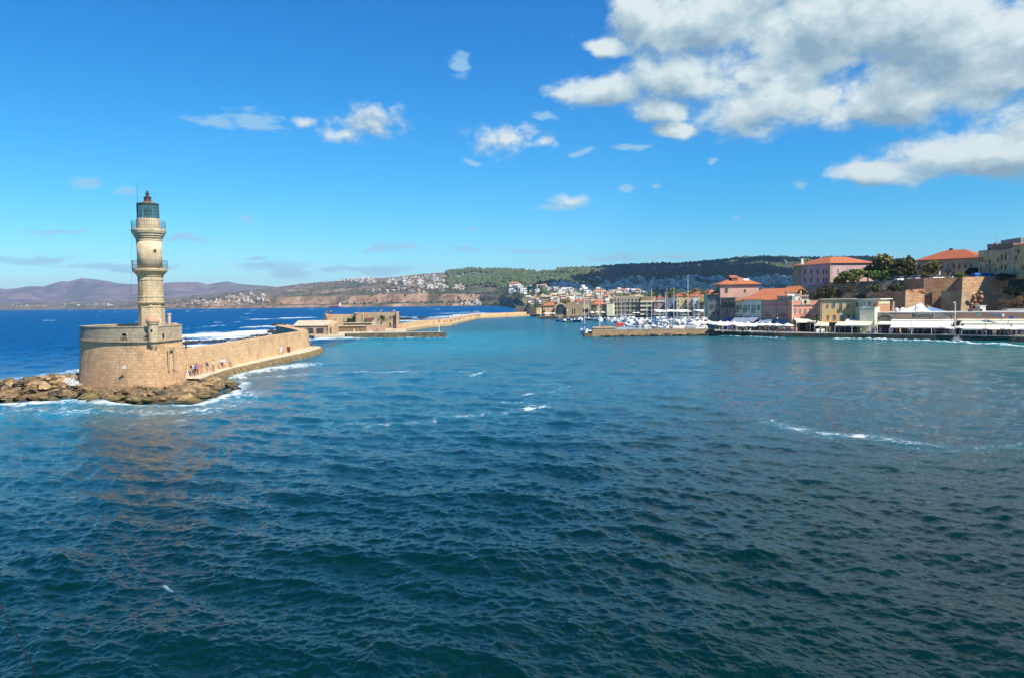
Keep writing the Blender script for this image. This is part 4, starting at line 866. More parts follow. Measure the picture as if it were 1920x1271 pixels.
def tree(px, py_top, py_bot, wpx, Y, z0, c0, c1, label, n=1500, leaf=.35, seed=1, nl=6, cat='tree', group=None, name='tree'):
    """py_top/py_bot: crown top and bottom in the photo"""
    zt, zb = at(px, py_top, Y).z, at(px, py_bot, Y).z; cx = at(px, (py_top+py_bot)/2, Y).x; W = wpx*Y/1440/2; hh_ = (zt-zb)/2; cz = (zt+zb)/2
    r = empty(name, (cx, Y, z0), label, cat, group); rr = random.Random(seed); lobes = []
    for i in range(nl):
        a = rr.uniform(0, 2*PI); u = rr.uniform(.35, .58) if i else 0; k = rr.uniform(.45, .66)
        lobes.append(((cx+math.cos(a)*u*W, Y+math.sin(a)*u*W, cz+rr.uniform(-.45, .5)*hh_), (W*k, W*k, hh_*rr.uniform(.4, .58))))
    lobes.append(((cx, Y, cz), (W*.62, W*.62, hh_*.9))); leafcloud('crown', lobes, n, leaf, c0, c1, r, seed)
    b_ = MB(); tr_ = max(.12, W*.07); b_.tube([(cx, Y, z0-.2), (cx+.1, Y, z0*.5+zb*.5), (cx, Y, cz-.2*hh_)], [tr_, tr_*.8, tr_*.5], 7)
    for i in range(5): c = lobes[i % len(lobes)][0]; b_.tube([(cx, Y, min(zb+.2, cz)), ((cx+c[0])/2, (Y+c[1])/2, (zb+c[2])/2+.2), c], [tr_*.55, tr_*.35, tr_*.12], 5)
    b_.build('trunk', BARK, r); return r
A, B_ = at(646, 605, 311.5), at(667.5, 596, 311.5); c = (A+B_)/2; c.x += .6
leafcloud('ivy', [((c.x-1.2, 311.7, c.z), (1.5, .35, 1.0)), ((c.x+.6, 311.7, c.z+.1), (1.3, .35, 1.0)), ((c.x-2.6, 311.8, c.z+.5), (.9, .25, .4))], 900, .16, (.02, .05, .012), (.05, .10, .02), None, 3, label='patch of green ivy on the left wall of the ruined fort', category='ivy')
def palm(px, py_top, py_bot, Y, z0, spread, label, seed=1, lean=0.0, nf=26):
    zt = at(px, py_top, Y).z; cx = at(px, py_bot, Y).x; r = empty('palm_tree', (cx, Y, z0), label, 'palm'); rr = random.Random(seed); hx = cx+lean; hz_ = z0+(zt-z0)*.72
    b_ = MB(); b_.tube([(cx, Y, z0-.2), (cx+lean*.4, Y, z0*.5+hz_*.5), (hx, Y, hz_)], [.28, .22, .2], 8); b_.build('trunk', BARK, r); b_ = MB()
    for i in range(nf):
        a = rr.uniform(0, 2*PI); e = rr.uniform(-.2, 1.35); L = spread*rr.uniform(.8, 1.1); pts = []
        for k in range(7):
            t = k/6; pts.append(Vector((hx+math.cos(a)*math.cos(e)*L*t, Y+math.sin(a)*math.cos(e)*L*t, hz_+math.sin(e)*L*t-.55*L*t*t)))
        b_.tube(pts, .025, 3)
        for k in range(6):
            for j in range(5):
                p = pts[k].lerp(pts[k+1], j/5); d = (pts[k+1]-pts[k]).normalized(); s_ = d.cross(Vector((0, 0, 1))).normalized(); w_ = L*.22*math.sin(PI*min(.97, (k+j/5)/6*.85+.12))
                for sg in (-1, 1): b_.add([p, p+s_*sg*w_+d*w_*.6-Vector((0, 0, w_*.35)), p+d*.09], [(0, 1, 2)])
    b_.build('fronds', mat('palm_green', (.075, .095, .03), .6, scale=1.5, c2=(.035, .055, .018)), r); return r
palm(713, 590.5, 609, 300, 1.5, 2.6, 'date palm with drooping fronds in front of the fort', 4, .8, 34)
# jetty and mast
jt = MB(); J0, J1 = XY(637, 244.5, 630), XY(835, 245, 630)
jt.prism([(J0[0]+2, 245.2), (J0[0]+5.5, 244.2), (J1[0]-.4, 244.8), J1, (J1[0], 249), (J0[0], 252)], -2, [.9, 1.5, 1.62, 1.62, 1.62, 1.4], top=[(J0[0]+2, 246.0), (J0[0]+5.6, 244.7), (J1[0]-.5, 245.2), (J1[0]-.1, 245.4), (J1[0]-.1, 248.8), (J0[0], 252)])
jt.prism([(J0[0]+5.7, 244.60), (J1[0]-.7, 245.05), (J1[0]-.7, 248.5), (J0[0]+5.7, 251)], 1.55, 1.70, 1)
jt.build('jetty', [stone('jetty_stone', (.20, .155, .095), (.13, .105, .07), (.06, .05, .04), .8, .4, stain=(.045, .04, .028), st=.95, sscale=.5, bump=1.2), mat('jetty_concrete', (.36, .31, .24), .85, c2=(.27, .23, .18))], None, kind='structure')
b_ = MB(); c = XY(823.3, 246.5, 620); zt = at(823.3, 600, 246.5).z; b_.tube([(*c, 1.6), (*c, zt-1.1)], [.11, .08], 8); b_.lathe([(.35, 0), (.35, .12), (.2, .16)], 10, (*c, 1.66)); b_.tube([(*c, zt-1.1), (*c, zt)], [.12, .12], 8, 1); tag(b_.build('beacon_pole', [mat('white_paint', (.75, .75, .72), .5, scale=1), mat('red_paint', (.45, .07, .05), .5)], None), 'slim white beacon pole near the tip of the dark jetty', 'pole')
# mole
QY = mat('golden_quay', (.50, .34, .16), .85, scale=.35, c2=(.40, .27, .14), bump=.4)
mw = [(700,293),(760,299),(807.7,346),(845.6,366),(870,430),(898.4,517),(997,583),(1006,600)]
mo = [XY(p, Y, 612) for p, Y in mw]
off_ = [(p[0]-5.5, p[1]+3.5) for p in mo]
b_ = MB(); b_.prism(mo+off_[::-1], -2, 1.05, 0, topmi=1); b_.build('mole_walkway', [QY, PAVE], None, kind='structure')
wm_ = [(760.5,302),(807.7,350),(845.6,371),(870,437),(898,525),(990,592)]
w, poly = wallstrip('mole_wall', [(XY(p, Y, 605)[0]-1.2, Y) for p, Y in wm_], 2.2, .9, [2.9, 3.2, 3.25, 3.2, 3.1, 2.95], STW, .15); perim_uv(w, poly)
tag(w, 'long low tan wall of the mole with walkers on top, curving to the far fort', 'wall')
b_ = MB(); x, y = XY(897.5, 521, 600); b_.box(x-1, y-3, .8, x+1.2, y+1, 3.15); tag(b_.build('wall_pier', SANDG, None), 'dark stone pier where the mole wall bends', 'pier')
# far corner bastion beyond the mole
fb = MB(); fb.prism([XY(963, 612, 590), XY(985.5, 606, 590), XY(988, 640, 590), XY(966, 645, 590)], -1, at(975, 576.8, 610).z, top=[XY(966, 614, 590), XY(985, 608, 590), XY(987, 640, 590), XY(967, 645, 590)])
tag(fb.build('corner_bastion', stone('dark_bastion_stone', (.20, .17, .13), (.16, .135, .105), (.12, .1, .08), 1, .5, st=.3), None), 'grey stone corner bastion standing beyond the far end of the mole', 'bastion')
fb = MB(); fb.prism([XY(985.8, 600, 590), XY(1006, 585, 590), XY(1030, 590, 590), XY(1030, 640, 590), XY(987, 640, 590)], -1, [at(985, 576.3, 600).z, at(1000, 577.5, 585).z, at(1018, 580, 590).z, 5, 6])
tag(fb.build('rampart', SAND, None), 'tan rampart sloping down between the corner bastion and the arsenals', 'rampart')
# coaster far out
cs = empty('cargo_ship', (*XY(628, 2290, 577), 0), 'small red and blue cargo ship anchored under the far cliffs', 'ship'); X0 = XY(616, 2290, 577)[0]; X1 = XY(640.5, 2290, 577)[0]; L = X1-X0
b_ = MB(); b_.prism([(X0, 2290), (X0+3, 2287), (X1-2, 2287), (X1, 2290), (X1-2, 2293), (X0+3, 2293)], -.3, 3.4); b_.build('hull', mat('navy_hull', (.02, .03, .12), .5), cs)
for a, c_ in ((.18, .45), (.47, .78)):
    b_ = MB(); b_.box(X0+L*a, 2287.6, 3.405, X0+L*c_, 2292.4, 6); b_.build('cargo_hold', mat('red_cargo', (.5, .06, .05), .5), cs)
b_ = MB(); b_.box(X0+L*.82, 2287.6, 3.405, X1-3, 2292.4, 11); b_.box(X0+L*.84, 2288, 11.003, X0+L*.93, 2292, 14); b_.build('wheelhouse', mat('ship_white', (.8, .8, .8), .5), cs)
# cable close to the camera
b_ = MB(); b_.tube([at(-30, 1075, 6.4), at(0, 1131, 6.0), at(24, 1177, 5.7), at(50, 1228, 5.3), at(72, 1272, 5.0), at(110, 1352, 4.5)], .0052, 6); tag(b_.build('mooring_cable', mat('black_cable', (.012, .01, .012), .5), None), 'thin black cable slanting across the bottom left corner', 'cable')
# ------------------------------------------------------------------ quays (structure)
QT = mat('quay_paving', (.40, .37, .33), .85, scale=.5, c2=(.31, .285, .25), bump=.2)
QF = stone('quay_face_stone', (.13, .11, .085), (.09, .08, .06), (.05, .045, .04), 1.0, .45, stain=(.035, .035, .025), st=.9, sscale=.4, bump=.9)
qe = [(62.0, 234.5), (66.8, 227.5), (75, 219.5), (92.4, 208), (108, 195.5), (119.5, 183.5), (150, 160), (230, 100)]
b_ = MB(); land = qe+[(420, 100), (420, 620), (160, 620), (123, 495), (96, 380), (64, 243)]
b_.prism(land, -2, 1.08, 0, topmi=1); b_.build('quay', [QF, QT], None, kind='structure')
b_ = MB(); b_.prism([(x, y) for x, y in qe]+[(x+.45, y+.5) for x, y in qe[::-1]], 1.083, 1.22); b_.build('quay_kerb', mat('kerb_stone', (.45, .41, .35), .8, c2=(.34, .31, .27), scale=.8), None, kind='structure')
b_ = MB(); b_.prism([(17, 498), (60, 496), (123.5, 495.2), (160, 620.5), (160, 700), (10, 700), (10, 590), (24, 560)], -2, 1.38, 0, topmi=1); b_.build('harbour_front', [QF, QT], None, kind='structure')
# pier with stone wall
PW = stone('pier_stone', (.36, .265, .155), (.30, .22, .13), (.20, .15, .095), .7, .35, stain=(.16, .12, .07), st=.6, sscale=.4, bump=.9)
pa = XY(1109, 236, 625); pm = XY(1155, 236, 620); pe = (62.2, 235.2)
b_ = MB(); b_.prism([(pa[0], 235.5), (pe[0], 234.6), (pe[0], 243.2), (pa[0], 242)], -2, 1.45, 0, top=[(pa[0]+.3, 235.9), (pe[0], 235.0), (pe[0], 243), (pa[0]+.3, 241.8)], topmi=1)
b_.prism([(pa[0]-2.2, 236.2), (pa[0]+.1, 235.6), (pa[0]+.1, 241.5), (pa[0]-2.2, 240.5)], -2, .95, 2); b_.build('pier', [PW, QT, ALG], None, kind='structure')
b_ = MB(); b_.prism([(pa[0]+.35, 236.0), (pe[0]-.2, 235.1), (pe[0]-.2, 235.6), (pa[0]+.35, 236.5)], 1.453, 1.95); b_.prism([(pa[0]+.3, 235.95), (pe[0]-.2, 235.05), (pe[0]-.2, 235.65), (pa[0]+.3, 236.55)], 1.953, 2.05, 1)
tag(b_.build('pier_parapet', [PW, LIME], None), 'low stone parapet running the length of the marina pier', 'wall')
b_ = MB(); b_.prism([(pa[0]+.6, 236.6), (pm[0], 236.5), (pm[0], 239.5), (pa[0]+.6, 239.7)], 1.453, 2.55); b_.prism([(pa[0]+.4, 236.4), (pm[0]+.2, 236.3), (pm[0]+.2, 239.7), (pa[0]+.4, 239.9)], 2.553, 2.78, 1)
tag(b_.build('pier_block', [PW, LIME], None), 'raised stone block with a cream coping at the tip of the pier', 'platform')
rr = random.Random(21); i = 0; px = 1128
while px < 1349:
    s = rr.uniform(.5, 1.25)*(1.25 if rr.random() < .3 else 1); g_ = gnd(px, 630, 0); y = 234.9-rr.uniform(.2, 1.3)-max(0, (px-1335)*.2); o = bpy.data.objects.new('boulder', rr.choice(bmesh_pool)[rr.choice((2, 2, 0, 3))]); col.objects.link(o)
    o.location = (XY(px, y, 630)[0], y, .05+rr.uniform(0, .35)); o.scale = (s, s*.8, s*.6); o.rotation_euler = (rr.uniform(-.3, .3), rr.uniform(-.3, .3), rr.uniform(0, 6)); tag(o, 'pale boulder at the foot of the marina pier wall', 'boulder', 'boulders along the foot of the pier'); px += s*2.6

# ------------------------------------------------------------------ town building kit
WINF = {}
def protos():
    def win(fm, pm, name='window', arched=False):
        b_ = MB(); e = .14
        for (x0, x1, z0, z1) in ((-.5-e, -.5, -.5-e*.6, .5+e*.6), (.5, .5+e, -.5-e*.6, .5+e*.6), (-.5, .5, .5, .5+e*.6), (-.5, .5, -.5-e*.6, -.5)): b_.box(x0, -.13, z0, x1, .02, z1)
        f = b_.mesh('window_frame', fm); b_ = MB(); b_.box(-.5, -.03, -.5, .5, .02, .5, 0)
        b_.box(-.05, -.06, -.5, .05, -.031, .5, 1); b_.box(-.5, -.06, -.02, -.051, -.031, .03, 1); b_.box(.051, -.06, -.02, .5, -.031, .03, 1)
        return f, b_.mesh('window_pane', pm)
    W = mat('white_trim', (.72, .68, .6), .6, scale=2); D = glassy('window_glass', (.022, .028, .04))
    WINF['white'] = win(W, [D, W]); WINF['dark'] = win(mat('grey_trim', (.26, .24, .22), .7), [D, mat('grey_bar', (.15, .15, .16), .6)])
    sg = mat('blue_grey_shutter', (.10, .13, .17), .6, scale=3); WINF['shutter'] = win(mat('grey_trim', (.26, .24, .22)), [sg, mat('shutter_bar', (.06, .08, .11), .6)])
    wine = mat('wine_shutter', (.055, .022, .03), .6); WINF['wine'] = win(mat('cream_trim', (.52, .45, .33), .7), [wine, mat('wine_bar', (.03, .013, .02), .6)])
    gr = mat('sea_green_shutter', (.13, .2, .18), .6); WINF['green'] = win(mat('pale_trim', (.50, .52, .46), .7), [gr, mat('green_bar', (.08, .13, .12), .6)])
    bl = mat('blue_shutter', (.04, .13, .40), .6); WINF['blue'] = win(W, [bl, mat('blue_bar', (.02, .06, .2), .6)])
    lb = mat('light_blue_shutter', (.12, .22, .34), .6); WINF['lightblue'] = win(mat('ochre_trim', (.38, .28, .15), .7), [lb, mat('lightblue_bar', (.06, .12, .2), .6)])
    br = mat('brown_shutter', (.10, .055, .03), .6); WINF['brown'] = win(mat('ochre_trim', (.38, .28, .15)), [br, mat('brown_bar', (.05, .03, .02), .6)])
protos()
ROOF = tiles('orange_tiles', (.49, .18, .085), (.39, .135, .065)); ROOF2 = tiles('red_tiles', (.42, .12, .06), (.34, .095, .05))
WHITE = mat('white_plaster', (.74, .72, .68), .8, scale=.7, c2=(.62, .6, .56))
class Fr: pass
def bld(name, cat, label, L, R_, ytop, z0, thick, wm_, group=None, roof='flat', rise=2.0, rm=None, wins=(), par=.0, over=.45, pyref=None, cop=None):
    """L, R_ = (pixel x, depth) of the facade's ends; ytop = photo height of its eave at the left end"""
    py = pyref or ytop; p0 = Vector((*XY(L[0], L[1], py), 0)); p1 = Vector((*XY(R_[0], R_[1], py), 0)); z1 = at(L[0], ytop, L[1]).z
    t = (p1-p0).normalized(); n = Vector((t.y, -t.x, 0)); w = (p1-p0).length; f = Fr(); f.p0, f.t, f.n, f.w, f.z0, f.z1, f.thick = p0, t, n, w, z0, z1, thick; f.rz = math.atan2(t.y, t.x)
    mid = (p0+p1)/2; root = empty(name, (mid.x, mid.y, z0), label, cat, group); f.root = root
    def loc(u, v, z): return p0+t*u-n*v+Vector((0, 0, z))
    f.loc = loc; pts = [tuple(loc(u, v, 0).xy) for u, v in ((0, 0), (w, 0), (w, thick), (0, thick))]
    b_ = MB(); b_.prism(pts, z0-.3, z1); b_.build('wall', wm_, root)
    if roof == 'flat':
        if par:
            b_ = MB()
            for (u0, u1, v0, v1) in ((-.06, w+.06, -.06, .25), (-.06, w+.06, thick-.25, thick+.06), (-.06, .25, .25, thick-.25), (w-.25, w+.06, .25, thick-.25)):
                q_ = [tuple(loc(u, v, 0).xy) for u, v in ((u0, v0), (u1, v0), (u1, v1), (u0, v1))]; b_.prism(q_, z1+.002, z1+par)
            b_.build('parapet', cop or wm_, root)
        else:
            q_ = [tuple(loc(u, v, 0).xy) for u, v in ((-over*.5, -over*.5), (w+over*.5, -over*.5), (w+over*.5, thick+over*.5), (-over*.5, thick+over*.5))]; b_ = MB(); b_.prism(q_, z1+.002, z1+.22); b_.build('roof', rm or LIME, root)
    else:
        o = over; A = [loc(-o, -o, z1+.003), loc(w+o, -o, z1+.003), loc(w+o, thick+o, z1+.003), loc(-o, thick+o, z1+.003)]; A2 = [a+Vector((0, 0, .15)) for a in A]
        if roof == 'hip': i_ = min(w, thick)*.5; r_ = [loc(i_, thick/2, z1+rise), loc(max(i_+.1, w-i_), thick/2, z1+rise)] if w >= thick else [loc(w/2, i_, z1+rise), loc(w/2, max(i_+.1, thick-i_), z1+rise)]; long_ = w >= thick
        elif roof == 'gable': r_ = [loc(-o, thick/2, z1+rise), loc(w+o, thick/2, z1+rise)]; long_ = True
        elif roof == 'gable_front': r_ = [loc(w/2, -o, z1+rise), loc(w/2, thick+o, z1+rise)]; long_ = False
        elif roof == 'shed': r_ = [loc(-o, thick+o, z1+rise), loc(w+o, thick+o, z1+rise)]; long_ = True
        b_ = MB(); vs = A+A2+r_
        if roof == 'shed': fs = [(0, 3, 2, 1), (0, 1, 5, 4), (4, 5, 9, 8), (3, 0, 4, 8), (1, 2, 9, 5), (2, 3, 8, 9)]
        elif long_: fs = [(0, 3, 2, 1), (0, 1, 5, 4), (1, 2, 6, 5), (2, 3, 7, 6), (3, 0, 4, 7), (4, 5, 9, 8), (6, 7, 8, 9), (5, 6, 9), (7, 4, 8)]
        else: fs = [(0, 3, 2, 1), (0, 1, 5, 4), (1, 2, 6, 5), (2, 3, 7, 6), (3, 0, 4, 7), (5, 6, 9, 8), (7, 4, 8, 9), (4, 5, 8), (6, 7, 9)]
        b_.add(vs, fs); f.roofobj = b_.build('roof', rm or ROOF, root)
        if roof in ('gable', 'gable_front'):
            b_ = MB()
            if long_: tri = [loc(0, 0, z1+.16), loc(0, thick, z1+.16), loc(0, thick/2, z1+rise-.05)]; tri2 = [loc(w, 0, z1+.16), loc(w, thick, z1+.16), loc(w, thick/2, z1+rise-.05)]
            else: tri = [loc(0, -.05, z1+.16), loc(w, -.05, z1+.16), loc(w/2, -.05, z1+rise-.1)]; tri2 = [loc(0, thick, z1+.16), loc(w, thick, z1+.16), loc(w/2, thick, z1+rise-.1)]
            b_.add(tri+tri2, [(0, 1, 2), (5, 4, 3), (0, 3, 4, 1), (1, 4, 5, 2), (2, 5, 3, 0)]) if False else None
    for w_ in wins: addwin(f, *w_)
    return f
def addwin(f, px, py, wpx, hpx, style='dark', face='front', name='window'):
    if face == 'front': p0, n, rz = f.p0, f.n, f.rz
    elif face == 'left': p0, n, rz = f.p0, -f.t, f.rz-PI/2
    elif face == 'right': p0, n, rz = f.p0+f.t*f.w, f.t, f.rz+PI/2
    c = plane_hit(px, py, p0, n); a = plane_hit(px-wpx/2, py, p0, n); b = plane_hit(px+wpx/2, py, p0, n); hgt = hpx*c.y/1440; wid = min((b-a).length, 6)
    fr, pn = WINF[style]; o = bpy.data.objects.new(name, fr); col.objects.link(o); o.parent = f.root; o.location = c-Vector(f.root['_o']); o.rotation_euler = (0, 0, rz); o.scale = (wid*.8, 1, hgt*.86)
    q = bpy.data.objects.new('pane', pn); col.objects.link(q); q.parent = o; return o
def balcony(f, px, py, wpx, d=.8, mm=None):
    c = plane_hit(px, py, f.p0, f.n); w = wpx*c.y/1440; b_ = MB(); rz = f.rz
    b_.box(-w/2, -d, -.12, w/2, 0, 0, 0, rz, c); nb = max(5, int(w/.25))
    for i in range(nb+1): x = -w/2+w*i/nb; b_.box(x-.02, -d, 0.003, x+.02, -d+.04, .9, 0, rz, c)
    b_.box(-w/2, -d, .903, w/2, -d+.06, .96, 0, rz, c); b_.box(-w/2, -d+.063, .5, -w/2+.04, 0, .55, 0, rz, c); b_.box(w/2-.04, -d+.063, .5, w/2, 0, .55, 0, rz, c); b_.build('balcony', mm or IRON, f.root)
def trim(f, u0, u1, z0, z1, d, name, mm):
    b_ = MB(); b_.box(u0, -d, z0, u1, .0, z1, 0, f.rz, f.p0); return b_.build(name, mm, f.root)
AWB = mat('beige_awning', (.74, .68, .52), .8, scale=.8, c2=(.66, .60, .45)); AWW = mat('cream_awning', (.80, .76, .66), .8, scale=.8, c2=(.72, .68, .57)); AWG = mat('blue_grey_awning', (.22, .27, .34), .8, scale=.8, c2=(.18, .22, .29))
def awning(f, pxa, pxb, pyt, out, drop, mm, v0=0.0, label=None):
    a, b = plane_hit(pxa, pyt, f.p0, f.n), plane_hit(pxb, pyt, f.p0, f.n); off = f.n*v0; a, b = a+off, b+off; z = (a.z+b.z)/2; a.z = b.z = z; c, d = a+f.n*out, b+f.n*out; c.z = d.z = z-drop; e = Vector((0, 0, -.06)); v = Vector((0, 0, -.34))
    b_ = MB(); b_.add([a, b, d, c, a+e, b+e, d+e, c+e], [(0, 3, 2, 1), (4, 5, 6, 7), (0, 1, 5, 4), (1, 2, 6, 5), (3, 7, 6, 2), (0, 4, 7, 3)])
    g1 = f.n*.03; b_.add([c+g1, d+g1, d+v+g1, c+v+g1, c-g1, d-g1, d+v-g1, c+v-g1], [(0, 3, 2, 1), (4, 5, 6, 7), (0, 1, 5, 4), (2, 3, 7, 6), (1, 2, 6, 5), (3, 0, 4, 7)])
    o = b_.build('awning', mm, f.root)
    for p in (c, d): 
        q = MB(); q.tube([(p.x, p.y, f.z0), (p.x, p.y, p.z-.1)], .045, 5); q.build('awning_post', mat('white_paint', (.75, .75, .72)), f.root)
    return o
def darkfront(f, u0, u1, z0, z1, name='shop_front', mm=None): trim(f, u0, u1, z0, z1, .035, name, mm or mat('dark_shop_front', (.025, .028, .04), .4, scale=.6, c2=(.012, .013, .02)))

Z0 = 1.1
# row behind the old harbour, left to right
PINK = mat('pink_plaster', (.58, .345, .265), .85, scale=.5, c2=(.51, .30, .23)); SALM = mat('salmon_plaster', (.72, .30, .19), .85, scale=.8, c2=(.62, .26, .165)); SALD = mat('faded_rose_plaster', (.55, .27, .21), .85, scale=.8, c2=(.47, .23, .18))
MINT = mat('pale_green_plaster', (.60, .61, .50), .85, scale=.6, c2=(.52, .53, .43)); CREAM = mat('cream_plaster', (.64, .55, .38), .85, scale=.6, c2=(.56, .47, .31)); YEL = mat('ochre_plaster', (.64, .38, .15), .85, scale=.25, c2=(.54, .41, .22)); GREY = mat('grey_plaster', (.26, .25, .245), .9, scale=.4, c2=(.18, .17, .16))
f = bld('slate_house', 'building', 'dark grey plaster house at the left end of the quay row beside the marina', (1327, 258), (1350, 256), 553, Z0, 12, GREY, wins=[(1336, 561, 3, 6, 'shutter'), (1344, 561, 3, 6, 'shutter'), (1336, 575, 3, 7, 'shutter'), (1344, 574, 3, 8, 'wine'), (1338, 588, 4, 8, 'dark'), (1346, 588, 3, 8, 'dark')], rm=ROOF, roof='hip', rise=1.2)
addwin(f, 1332.6, 575, 1.4, 7, 'dark')
# tall pink house: glazed ground floors in front of it
f = bld('pink_house', 'building', 'tall pink house with an orange hipped roof, dormer and skylight', (1350.5, 255.5), (1423, 254.5), 534.5, Z0, 11, PINK, roof='hip', rise=2.7, over=.7,
        wins=[(1362, 544.5, 5, 9.5, 'dark'), (1397, 545.5, 3.6, 5.2, 'dark'), (1368, 566, 3, 7, 'brown'), (1376, 566, 3, 7, 'brown')])
addwin(f, 1345.5, 545, 3, 9, 'shutter', 'left')
dm = MB(); c = f.loc(f.w*.43, 3.0, f.z1+1.0); dm.box(-1.3, -1.2, -.4, .6, 2.2, 1.3, 1, f.rz, c); dm.add([c+f.t*-1.6+f.n*1.4+Vector((0, 0, 1.303)), c+f.t*.9+f.n*1.4+Vector((0, 0, 1.303)), c+f.t*.9-f.n*2.4+Vector((0, 0, 2.2)), c+f.t*-1.6-f.n*2.4+Vector((0, 0, 2.2))], [(0, 1, 2, 3)]); dm.build('dormer', [ROOF, mat('dormer_wall', (.2, .1, .08), .8)], f.root)
sk = MB(); c = f.loc(f.w*.72, 2.6, f.z1+1.35); sk.add([c+f.t*-.9+f.n*.6, c+f.t*.9+f.n*.6, c+f.t*.9-f.n*.5+Vector((0, 0, .62)), c+f.t*-.9-f.n*.5+Vector((0, 0, .62))], [(0, 1, 2, 3)]); sk.build('skylight', mat('skylight_white', (.75, .78, .8), .3), f.root)
f = bld('arcaded_house', 'building', 'old stone house with tall openings and blue glazing, before the pink house', (1351, 252), (1379, 248), 560, Z0, 5, mat('old_brown_stone', (.27, .22, .17), .9, scale=.6, c2=(.18, .15, .12)), par=.25,
        wins=[(1357, 568.5, 2.6, 9, 'dark'), (1363, 568.5, 2.6, 9, 'dark'), (1369, 568.5, 2.6, 9, 'dark'), (1375, 568.5, 2.6, 9, 'dark'), (1364, 584, 4, 10, 'dark')])
balcony(f, 1366, 576, 24, .7)
darkfront(f, .3, f.w-.3, Z0+.1, 5.2, mm=mat('blue_grey_glazing', (.12, .17, .22), .3, scale=.9, c2=(.07, .1, .14)))
b_ = MB(); c = gnd(1353.5, 606, Z0); b_.box(-1.5, -1.2, 0, 1.9, 1.2, 3.4, 0, -.3, (71.5, 250.0, Z0)); tag(b_.build('blue_kiosk', mat('cobalt_tarpaulin', (.01, .07, .42), .6, scale=.7, c2=(.008, .05, .32)), None), 'cobalt blue tarpaulin covered kiosk left of the quay terraces', 'kiosk')
f = bld('narrow_house', 'building', 'narrow cream house with wine red shutters and a small orange roof', (1379.3, 247), (1392.3, 245), 565.5, Z0, 10, CREAM, roof='shed', rise=2.2, wins=[(1382.2, 577, 2.2, 9, 'wine'), (1385.4, 577, 2.2, 9, 'wine'), (1389.2, 577, 2.2, 9, 'wine'), (1382, 593, 2.2, 7, 'wine'), (1388.5, 592.5, 2.2, 6, 'wine')])
balcony(f, 1384, 585, 6, .6)
f = bld('pale_green_house', 'building', 'pale green house with tall shutters under one big sloping orange roof', (1392.5, 245), (1427.5, 240), 563.2, Z0, 13, MINT, roof='shed', rise=3.6, over=.3,
        wins=[(x, 577, 2.2, 11, 'green') for x in (1395.4, 1399.7, 1404.3, 1410.8, 1415.6)]+[(1422.5, 577, 4.4, 11, 'green')])
b_ = MB(); q0, q1 = f.loc(f.w, 0, f.z1), f.loc(f.w, 13, f.z1); b_.add([q0+f.t*.01, q1+f.t*.01, q1+f.t*.01+Vector((0, 0, 3.5)), q0+f.t*.25, q1+f.t*.25, q1+f.t*.25+Vector((0, 0, 3.5))], [(0, 1, 2), (5, 4, 3), (0, 3, 4, 1), (1, 4, 5, 2), (2, 5, 3, 0)]); b_.build('gable', WHITE, f.root)
balcony(f, 1397.6, 585, 8, .6); balcony(f, 1413.5, 586, 8, .6)
for a, c in ((1380, 1394), (1394, 1408), (1408, 1424)): awning(f, a, c, 594, 3.4, 1.6, AWG)
darkfront(f, 0.2, f.w-.2, Z0, 4.2)
f = bld('rose_house', 'building', 'faded rose twin fronted house with white window surrounds and iron balconies', (1428, 240), (1484, 232), 565.5, Z0, 9, SALD, par=.3, cop=mat('grey_trim', (.26, .24, .22)),
        wins=[(x, 584, 3.0, 11, 'white') for x in (1433.6, 1440.4, 1448.2, 1459.6, 1468.4, 1477)])
for u in (0, f.w*.5-.15, f.w-.3): trim(f, u, u+.3, Z0+3.8, f.z1, .09, 'pilaster', mat('grey_trim', (.26, .24, .22)))
trim(f, -.1, f.w+.1, f.z1-1.25, f.z1-1.0, .2, 'cornice', mat('grey_trim', (.26, .24, .22))); trim(f, 0, f.w, Z0, Z0+3.75, .05, 'ground_floor', mat('grey_ground_floor', (.3, .28, .26), .9)); balcony(f, 1440, 592.5, 11, .8); balcony(f, 1468.4, 593, 11, .8)
awning(f, 1428, 1455, 597.5, 3.8, 2.0, AWG); awning(f, 1456, 1482, 598.5, 3.8, 2.0, AWG)
fr2 = bld('roof_house', 'building', 'small house with an orange roof set back above the rose house', (1428, 250), (1459, 246), 561, Z0+6, 7, SALD, roof='gable', rise=1.9)
f3 = bld('green_penthouse', 'building', 'green rooftop storey with white framed openings above the rose house', (1457.5, 243), (1485, 239), 556, Z0+7, 5, mat('jade_plaster', (.15, .30, .22), .8, scale=1), cop=WHITE, par=.2, wins=[(1463, 561, 2.2, 6, 'white'), (1470, 561, 2.2, 6, 'white'), (1477, 561, 2.2, 6, 'white')])
f4 = bld('back_house', 'building', 'set back house with a long orange roof behind the pale green one', (1424, 268), (1472, 262), 548, Z0, 8, CREAM, roof='gable', rise=1.2)
f5 = bld('white_attic_house', 'building', 'white attic with shuttered openings between two orange roofs', (1447, 256), (1473, 252), 549.5, Z0+4, 6, WHITE, roof='gable', rise=1.3, wins=[(1457, 553, 2, 6, 'wine'), (1463, 551.5, 2.4, 7, 'green'), (1469, 553, 2.4, 6, 'green')])
f5b = bld('red_gable_house', 'building', 'orange tiled house just left of the big pink building on the height', (1466, 272), (1486, 268), 549, Z0, 7, SALD, roof='gable', rise=2.2, wins=[(1472, 552, 2, 4, 'dark')])
